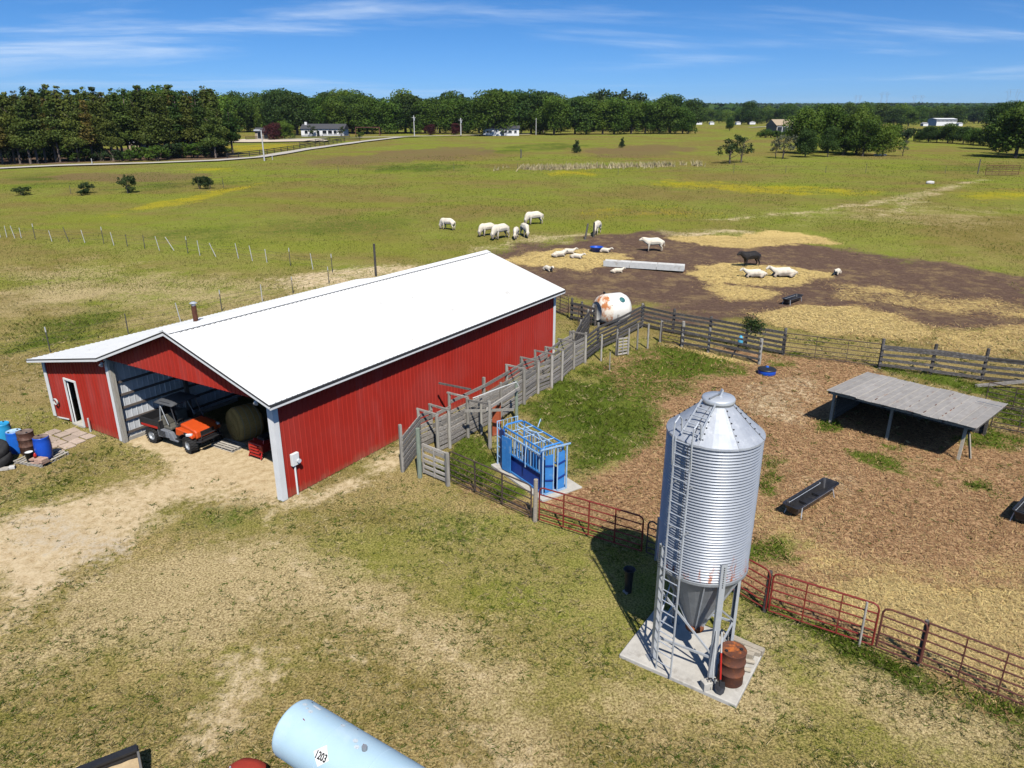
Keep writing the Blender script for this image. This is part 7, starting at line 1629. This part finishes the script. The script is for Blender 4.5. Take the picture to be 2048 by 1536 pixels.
# ================================================================== CATTLE
def cow_mesh(pose):
    """one continuous body grown over a skeleton"""
    V, E, Rd = [], [], []
    def v(p, r): V.append(p); Rd.append(r if isinstance(r, tuple) else (r, r)); return len(V) - 1
    def chain(i, pts):
        for p, r in pts:
            j = v(p, r); E.append((i, j)); i = j
        return i
    lie = pose == 'lie'; z0 = -0.62 if lie else 0.0
    root = v((0.0, 0, 1.00 + z0), (0.36, 0.40))
    hip = chain(root, [((-0.42, 0, 1.04 + z0), (0.34, 0.36)), ((-0.75, 0, 1.06 + z0), (0.28, 0.30))])
    sh = chain(root, [((0.42, 0, 1.00 + z0), (0.31, 0.38)), ((0.70, 0, 1.06 + z0), (0.24, 0.30))])
    if pose == 'graze': head = [((0.95, 0, 0.92), (0.21, 0.26)), ((1.10, 0, 0.66), (0.16, 0.21)), ((1.20, 0, 0.44), (0.14, 0.17)), ((1.33, 0, 0.20), 0.105), ((1.37, 0, 0.09), 0.095)]
    elif pose == 'stand': head = [((0.95, 0, 1.16), (0.22, 0.27)), ((1.14, 0, 1.28), (0.16, 0.21)), ((1.30, 0, 1.30), (0.14, 0.17)), ((1.50, 0, 1.16), 0.105), ((1.58, 0, 1.10), 0.095)]
    else: head = [((0.96, 0, 1.22 + z0), 0.16), ((1.14, 0, 1.40 + z0), 0.13), ((1.28, 0.03, 1.40 + z0), 0.125), ((1.46, 0.06, 1.27 + z0), 0.085), ((1.52, 0.07, 1.22 + z0), 0.075)]
    i = sh; ids = []
    for p, r in head: i = chain(i, [(p, r)]); ids.append(i)
    hd = V[ids[2]]
    for s in (-1, 1): chain(ids[2], [((hd[0] - 0.03, s * 0.13, hd[2] + 0.07), 0.035), ((hd[0] - 0.04, s * 0.25, hd[2] + 0.08), 0.03)])
    chain(hip, [((-0.98, 0, 1.02 + z0), 0.05), ((-1.04, 0, 0.75 + z0 * 0.6), 0.03), ((-1.03, 0.02, 0.48 + z0 * 0.5), 0.04)])
    for s in (-1, 1):
        if lie:
            chain(hip, [((-0.60, s * 0.22, 0.24), 0.20), ((-0.28, s * 0.32, 0.14), 0.12), ((-0.52, s * 0.38, 0.07), 0.06)])
            chain(sh, [((0.62, s * 0.20, 0.28), 0.14), ((0.92, s * 0.24, 0.12), 0.08), ((0.66, s * 0.28, 0.06), 0.055)])
        else:
            chain(hip, [((-0.68, s * 0.18, 0.78), 0.17), ((-0.58, s * 0.19, 0.60), 0.11), ((-0.80, s * 0.19, 0.38), 0.065), ((-0.76, s * 0.19, 0.12), 0.05), ((-0.72, s * 0.19, 0.03), 0.06)])
            f = 0.10 * s if pose == 'graze' else 0.04 * s
            chain(sh, [((0.58, s * 0.17, 0.74), 0.13), ((0.56 + f, s * 0.17, 0.42), 0.075), ((0.57 + f, s * 0.17, 0.12), 0.05), ((0.60 + f, s * 0.17, 0.03), 0.06)])
    me = bpy.data.meshes.new('cow_skeleton'); me.from_pydata(V, E, []); o = bpy.data.objects.new('cow_skeleton', me); COL.objects.link(o)
    md = o.modifiers.new('skin', 'SKIN'); md.use_smooth_shade = True
    for k, sv in enumerate(me.skin_vertices[0].data): sv.radius = (Rd[k][0] * 1.05, Rd[k][1] * 1.05); sv.use_root = (k == 0)
    o.modifiers.new('sub', 'SUBSURF').levels = 1
    rm_ = o.modifiers.new('remesh', 'REMESH'); rm_.mode = 'VOXEL'; rm_.voxel_size = 0.035; rm_.use_smooth_shade = True
    sm_ = o.modifiers.new('smooth', 'SMOOTH'); sm_.factor = 0.5; sm_.iterations = 6
    bpy.context.view_layer.update(); ev = bpy.data.meshes.new_from_object(o.evaluated_get(bpy.context.evaluated_depsgraph_get()))
    bpy.data.objects.remove(o, do_unlink=True); return ev
CM = {}
def lower_head(me):
    # the grazing cow: the standing one with neck and head bent down to the grass
    co = np.empty(len(me.vertices) * 3); me.vertices.foreach_get('co', co); co = co.reshape(-1, 3); x, z = co[:, 0].copy(), co[:, 2].copy()
    w = np.clip((x - 0.66) / 0.42, 0, 1) * np.clip((z - 0.72) / 0.22, 0, 1); w = w * w * (3 - 2 * w); a = -R(70) * w; k = 1 + 0.14 * w
    dx, dz = (x - 0.66) * k, (z - 1.04) * k; co[:, 0] = np.where(w > 0, 0.66 + dx * np.cos(a) - dz * np.sin(a), x); co[:, 2] = np.where(w > 0, 1.04 + dx * np.sin(a) + dz * np.cos(a), z)
    me.vertices.foreach_set('co', co.ravel()); me.update(); return me
for p in ('stand', 'lie', 'graze'):
    CM[p] = cow_mesh(p) if p != 'graze' else lower_head(CM['stand'].copy()); CM[p].materials.clear(); CM[p].materials.append(M['cow_white'])
CM['black'] = CM['stand'].copy(); CM['black'].materials.clear(); CM['black'].materials.append(M['cow_black'])
def cow(pose, label, u, v, az, s=1.0):
    o = link_mesh('cow', CM[pose]); o.location = G(u, v); o.rotation_euler = (0, 0, R(az)); o.scale = (s, s, s); tag(o, label, 'cow')
cow('graze', 'white cow grazing apart at the far left of the herd', 897, 460, 150, 0.92)
cow('graze', 'white cow grazing, left of the close group', 977, 472, 215, 0.98)
cow('graze', 'white cow with head down, second in the close group', 1003, 478, 225, 1.12)
cow('graze', 'slim white calf grazing in the middle of the group', 1032, 477, 262, 0.85)
cow('graze', 'white cow grazing towards the barn, right of the slim calf', 1049, 473, 285, 1.0)
cow('graze', 'largest white cow grazing behind the group', 1070, 449, 205, 1.05)
cow('graze', 'white cow grazing behind the two leaning posts', 1194, 468, 250, 1.0)
cow('stand', 'white cow standing side-on in the mud facing left', 1308, 503, 182, 0.95)
cow('black', 'black cow standing on the straw', 1501, 533, 200, 0.98)
cow('lie', 'white cow lying on straw left of another, below the black cow', 1511, 555, 178, 0.92)
cow('lie', 'white cow lying stretched on straw right below the black cow', 1568, 554, 180, 1.08)
cow('lie', 'white calf lying alone on the bare mud at the right', 1674, 549, 235, 0.66)
cow('lie', 'white calf lying in the mud just beyond the barn roof', 1095, 542, 300, 0.62)
cow('lie', 'small white calf lying below the concrete bunk', 1233, 546, 10, 0.55)
cow('lie', 'white cow lying at the left of the near straw bed', 1116, 514, 25, 0.72)
cow('lie', 'white cow lying at the back of the near straw bed', 1135, 508, 5, 0.68)
cow('lie', 'white calf lying at the right of the near straw bed', 1152, 517, 340, 0.62)
cow('lie', 'white calf lying next to the blue water tub', 1208, 505, 335, 0.60)

# ================================================================== WIRE FENCES AND LOOSE POSTS
def wire_fence(name, label, items, wires=(0.45, 0.8, 1.08), sag=0.05):
    """items: base pixel, height, kind, lean"""
    t = thing(name, label, 'fence', G(items[0][0], items[0][1]), 0); tops = []
    for u, v, h, kind, lean in items:
        p = G(u, v); q = p + Vector((lean * h, 0, h)); tops.append((p, q, h))
        if kind == 'w': MB().tube(p, q, 0.032, 0.030, 7).build('post', 'pole_pale', t, world=True)
        elif kind == 'd': MB().tube(p, q, 0.035, 0.03, 6).build('post', 'tpost', t, world=True)
        elif kind == 'wood': MB().tube(p, q, 0.10, 0.09, 8).build('post', 'dark_wood', t, world=True)
        else:
            o = MB().tube(p, p + (q - p) * 0.8, 0.032, 0.03, 6).build('post', 'tpost', t, world=True); MB().tube(p + (q - p) * 0.8, q, 0.038, 0.034, 6).build('post_cap', 'pole_pale', o, world=False if False else True) if False else None
            MB().tube(p + (q - p) * 0.8, q, 0.036, 0.034, 6).build('post_top', 'pole_pale', t, world=True)
    for z in wires:
        m = MB(); pts = []
        for (p, q, h), (p2, q2, h2) in zip(tops[:-1], tops[1:]):
            a = p + (q - p) * min(1, z / h); b_ = p2 + (q2 - p2) * min(1, z / h2); pts += [a, a.lerp(b_, 0.5) - Vector((0, 0, sag))]
        pts.append(tops[-1][0] + (tops[-1][1] - tops[-1][0]) * min(1, z / tops[-1][2])); m.path(pts, 0.007, 4); m.build('wire', 'wire', t, world=True)
    return t
wire_fence('wire_fence', 'wire fence of mixed white and dark posts crossing the pasture left of the barn', [(1, 475, 1.0, 'w', 0), (14, 475, 1.2, 'w', 0), (30, 477, 1.3, 'w', -.15), (43, 477, 1.1, 'w', 0), (71, 479, 1.6, 't', 0), (104, 483, 1.1, 'w', -.1), (138, 484, 1.5, 'd', -.2), (170, 486, 1.3, 'w', -.12), (208, 488, 1.7, 't', 0), (228, 491, 1.3, 'w', -.1), (255, 493, 1.2, 'd', 0), (290, 497, 1.3, 'd', 0), (319, 501, 1.35, 'w', -.15), (348, 501, 1.3, 'w', -.5), (376, 507, 1.6, 't', 0), (400, 511, 1.4, 'w', -.05), (432, 514, 1.3, 'w', -.35), (477, 517, 1.4, 'w', -.1), (505, 522, 1.4, 'w', -.1), (534, 525, 1.2, 'w', -.05), (581, 532, 1.6, 't', 0), (626, 539, 1.4, 'w', -.08), (665, 545, 1.6, 't', 0)])
wire_fence('wire_fence', 'wire fence with thin posts running close behind the barn', [(-60, 740, 1.3, 'w', 0), (101, 705, 1.5, 't', 0), (257, 668, 1.3, 'd', 0), (362, 646, 1.35, 'w', -.12), (444, 622, 1.5, 't', 0), (525, 604, 1.3, 'w', 0), (586, 587, 1.3, 't', 0), (658, 568, 1.4, 't', 0), (752, 552, 2.7, 'wood', 0)])
pf = thing('field_posts', 'two dark leaning posts standing beside the grazing cow', 'posts', G(1170, 480), 0)
for u, v, h, l_ in [(1170, 479, 1.6, .16), (1187, 474, 1.5, .02)]:
    p = G(u, v); MB().tube(p, p + Vector((l_ * h, 0, h)), 0.10, 0.09, 8).build('post', 'dark_wood', pf, world=True)
wire_fence('wire_fence', 'faint wire fence with dark posts along the ditch in the pasture', [(142, 388, 1.2, 'd', 0), (255, 387, 1.2, 'd', 0), (447, 375, 1.3, 'd', 0), (677, 347, 1.4, 'd', 0), (908, 342, 1.5, 'd', 0), (1035, 343, 1.6, 'd', 0), (1236, 350, 1.8, 'd', 0), (1467, 346, 1.8, 'd', 0), (1571, 345, 1.2, 'd', 0), (1651, 345, 1.2, 'd', 0), (1731, 346, 1.8, 'd', 0), (1890, 347, 1.3, 'd', 0), (1955, 348, 2.6, 'wood', 0)], (0.6, 1.1))
tube_gate('field_gate', 'wide reddish tube gate closing the pasture track at the right', G(1970, 351), G(2036, 351), 1.7, 6, 'gate_brown', 4, rail=0.04, up=0.05, curve=False)
mk_ = MB().tube(G(1042, 316), G(1042, 316) + Vector((0, 0, 2.0)), 0.14, 0.13).build('marker_post', 'dark_wood'); tag(mk_, 'single dark post alone on the far slope', 'post')
for u, v, l_, lab in [(1860, 367, 1.3, 'pale log lying beside the pasture track'), (1760, 311, 3.2, 'pale mound of stone under the right tree clump')]:
    c = G(u, v); o = MB().lathe([(0, -l_ / 2), (0.26, -l_ / 2 + 0.1), (0.34, 0), (0.26, l_ / 2 - 0.1), (0, l_ / 2)], 10, axis='X').build('boulder', 'stone', None, True); o.location = c + Vector((0, 0, 0.12)); tag(o, lab, 'stone')
# black board fences by the lane
def rail_fence(name, label, px, h=1.35, n=None, mat='fence_black', rails=(0.4, 0.8, 1.2), sp=3.0, th=0.16):
    pts = [G(u, v) for u, v in px]; t = thing(name, label, 'fence', pts[0], 0); P = []
    for a, b_ in zip(pts[:-1], pts[1:]):
        k = max(1, int((b_ - a).length / sp)); P += [a.lerp(b_, i / k) for i in range(k)]
    P.append(pts[-1])
    for p in P: p.z = float(tz(p.y)); MB().beam(p, p + Vector((0, 0, h)), 0.14, 0.14, up=(0, 1, 0)).build('post', mat, t, world=True)
    for a, b_ in zip(P[:-1], P[1:]):
        for z in rails: MB().beam(a + Vector((0, 0, z)), b_ + Vector((0, 0, z)), 0.05, th).build('rail', mat, t, world=True)
rail_fence('rail_fence', 'black board fence climbing beside the gravel lane', [(455, 318), (520, 311), (600, 299), (690, 284)], sp=4.0)
rail_fence('rail_fence', 'black board fence along the back of the sandy arena', [(492, 281), (590, 278), (700, 276)], sp=7.0)
rail_fence('rail_fence', 'black board fence ending by the far lane junction', [(600, 292), (660, 283), (720, 281)], sp=6.0)
def wall_rail(): pass
# ================================================================== HOUSES, POLES, TOWERS
def house(name, label, u0, u1, vb, wall, roof, hw, rise, depth, windows, porch=None, chimney=False, roofmat='shingle', cat='house', rz=0.0, y=None):
    a = G(u0, vb) if y is None else AT(u0, y); b_ = G(u1, vb) if y is None else AT(u1, y); L_ = (b_ - a).length; d = (b_ - a).normalized()
    t = thing(name, label, cat, a, math.atan2(d.y, d.x) + rz)
    MB().box((L_ / 2, depth / 2, hw / 2), (L_, depth, hw)).build('wall', wall, t)
    r_ = MB().add([(-.4, -.5, hw), (L_ + .4, -.5, hw), (L_ + .4, depth + .5, hw), (-.4, depth + .5, hw), (-.4, depth / 2, hw + rise), (L_ + .4, depth / 2, hw + rise)], [(0, 1, 5, 4), (2, 3, 4, 5), (1, 2, 5), (3, 0, 4), (0, 3, 2, 1)]).build('roof', roofmat, t)
    if chimney: MB().box((1.2, depth / 2 - .6, hw + rise * .8), (.9, .9, 2.2)).build('chimney', wall, r_)
    for x, z, w, h in windows:
        o = MB().box((x * L_, -0.03, z), (w, 0.08, h)).build('window', 'glass_dark', t)
        f = MB()
        for s in (-1, 1): f.box((x * L_ + s * (w / 2 + .05), -0.06, z), (.1, .1, h + .2)); f.box((x * L_, -0.06, z + s * (h / 2 + .05)), (w, .1, .1))
        f.build('window_frame', 'house_white', o)
    return t
house('white_house', 'long low white house with dark roof and chimney before the trees', 603, 688, 272.5, 'house_white', 'shingle', 2.8, 2.0, 9, [(.12, 1.6, 1.2, 1.3), (.24, 1.6, 1.2, 1.3), (.40, 1.1, 1.1, 2.1), (.55, 1.6, 1.6, 1.3), (.68, 1.6, 1.6, 1.3), (.80, 1.6, 1.2, 1.3), (.92, 1.6, 1.2, 1.3)], chimney=True)
house('mobile_home', 'cream mobile home half hidden by the largest tree', 967, 1038, 271.5, 'house_white', 'shingle', 2.8, 1.2, 6, [(.12, 1.6, 1.0, 1.1), (.20, 1.6, 1.0, 1.1), (.55, 1.2, 1.0, 2.0), (.62, 1.6, 1.2, 1.1), (.75, 1.6, 1.4, 1.1), (.9, 1.6, 1.0, 1.1)])
house('garden_shed', 'small dark shed left of the burgundy tree', 511, 528, 278, 'barn_tan', 'shingle', 2.6, 1.4, 5, [(.5, 1.2, 1.2, 2.0)], cat='shed')
house('run_in_shed', 'small shed with pale roof seen through the pine trunks', 258, 284, 305, 'barn_tan', 'tin_roof', 2.4, .7, 4, [], roofmat='tin_roof', cat='shed')
house('hay_barn', 'tan open-sided hay barn left of the right tree clump', 1552, 1584, 268, 'barn_tan', 'tin_roof', 3.6, 2.6, 14, [(.2, 1.6, 2.2, 2.8), (.5, 1.6, 2.2, 2.8), (.8, 1.6, 2.2, 2.8)], roofmat='barn_tan', cat='barn')  # its dark panels stand in for shaded open bays
house('far_white_building', 'long white building among the far trees at the right', 1872, 1912, 250, 'house_white', 'house_white', 4.6, .8, 12, [(.1, 3.4, 3, .8), (.3, 3.4, 3, .8), (.5, 3.4, 3, .8), (.7, 3.4, 3, .8), (.9, 3.4, 3, .8)], roofmat='house_white', cat='building', y=560)
for u, w, y, lab, nm in [(1851, 5, 545, 'small white outbuilding left of the far white building', 'white_shed'), (1921, 4, 545, 'small white tank-like hut right of the far white building', 'white_shed'), (1505, 7, 640, 'white roofed hut on the crest of the green slope', 'white_hut'), (1398, 7, 620, 'white hut at the left end of the crest', 'white_hut'), (1424, 5, 620, 'little white shed second on the crest', 'white_hut'), (1477, 5, 620, 'tall white shed on the crest beside the lone tree', 'white_hut')]:
    a = AT(u, y); t = thing(nm, lab, 'shed', a, 0); w = w * 0.7; MB().box((0, 2, 0.9), (w, 4, 1.8)).build('wall', 'house_white', t); MB().prism([(-w / 2 - .2, 1.8), (0, 2.5), (w / 2 + .2, 1.8)], -.2, 4.2).build('roof', 'tin_roof', t)
def pole(label, u, vb, vt, r_, mat='pole_pale', lamp=None, y=None, cat='pole', name='utility_pole'):
    P = G(u, vb) if y is None else AT(u, y); h = PXH(P, vt); t = thing(name, label, cat, P, 0)
    MB().tube((0, 0, 0), (0, 0, h), r_, r_ * 0.8, 10).build('shaft', mat, t)
    if lamp == 'lamp':
        a = MB().path([(0, 0, h - .3), (-.5, 0, h), (-1.0, 0, h)], 0.06).build('arm', mat, t); MB().box((-0.9, 0, h - .02), (1.4, .5, .2)).build('lamp_head', 'lamp_glass', a)
    elif lamp == 'arm': MB().beam((-.8, 0, h - .8), (.8, 0, h - .8), .12, .14).build('crossarm', mat, t); MB().tube((0.25, -.2, h - 1.9), (0.25, -.2, h - 1.0), .22, n=10).build('transformer', 'galv_plain', t)
    return t
pole('white yard lamp pole with wide lamp head beside the lane', 529, 322, 260, 0.16, lamp='lamp', cat='lamp post', name='yard_lamp')
pole('short leaning white marker by the yard lamp', 545, 320, 309, 0.08, cat='marker', name='marker_post')
pole('white utility pole left of the reddish shrub tree', 829, 273, 231, 0.20, lamp='arm')
pole('white utility pole with transformer left of the mobile home', 922, 272, 236, 0.24, lamp='arm')
pole('thin white pole right of the mobile home', 1072, 270, 236, 0.16)
pole('white roadside marker below the young green tree', 185, 331, 317, 0.09, cat='marker', name='marker_post')
sg = thing('swing_frame', 'rusty red swing frame on the lawn right of the white house', 'swing frame', G(736, 271), 0)
for x in (-5, 5):
    for s in (-1, 1): MB().tube((x, s * 1.4, 0), (x, 0, 3.2), .12).build('leg', 'gate_brown', sg)
MB().tube((-5, 0, 3.2), (5, 0, 3.2), .14).build('top_bar', 'gate_brown', sg)
def pylon(label, u, y, h, w):
    P = AT(u, y); t = thing('transmission_tower', label, 'pylon', P, 0, None); k = w / 2; r_ = y / 2400 * 0.42
    for s in (-1, 1):
        MB().beam((s * k * .10, 0, 0), (s * k * .62, 0, h * .9), r_ * 1.3, r_).build('leg', 'steel_far', t); MB().beam((s * k * .28, 0, h * .3), (s * k * .62, 0, h * .62), r_, r_).build('lattice', 'steel_far', t)
        MB().beam((s * k * .30, 0, h * .68), (s * k * .36, 0, h), r_, r_).build('mast', 'steel_far', t); MB().beam((s * k * .8, 0, h * .9), (s * k * .55, 0, h), r_ * .8, r_ * .8).build('strut', 'steel_far', t)
    MB().beam((-k, 0, h * .9), (k, 0, h * .9), r_, r_).build('crossarm', 'steel_far', t); MB().beam((-k * .6, 0, h), (k * .6, 0, h), r_ * .7, r_ * .7).build('top_tie', 'steel_far', t)
pylon('faint lattice pylon, leftmost of the four on the skyline', 1712, 2500, 46, 30); pylon('V-shaped lattice pylon, second from left on the skyline', 1764, 2200, 52, 34); pylon('wide lattice pylon, third from left on the skyline', 1832, 2300, 44, 48); pylon('nearest lattice pylon above the big right-edge tree', 2018, 1700, 50, 42)
make_growth()

# thin summer air between here and the skyline
hz = MB().box((0, 3600, 130), (19000, 9200, 266)).build('haze'); hz['kind'] = 'stuff'; tag(hz, 'thin blue summer haze over the far land', 'haze')
hm = bpy.data.materials.new('haze'); hm.use_nodes = True; ht = hm.node_tree; ht.nodes.clear()
ho = ht.nodes.new('ShaderNodeOutputMaterial'); hv = ht.nodes.new('ShaderNodeVolumePrincipled'); hv.inputs['Color'].default_value = (0.72, 0.83, 1.0, 1); hv.inputs['Density'].default_value = 0.00006; hv.inputs['Anisotropy'].default_value = 0.2
ht.links.new(hv.outputs[0], ho.inputs['Volume']); hz.data.materials.append(hm)
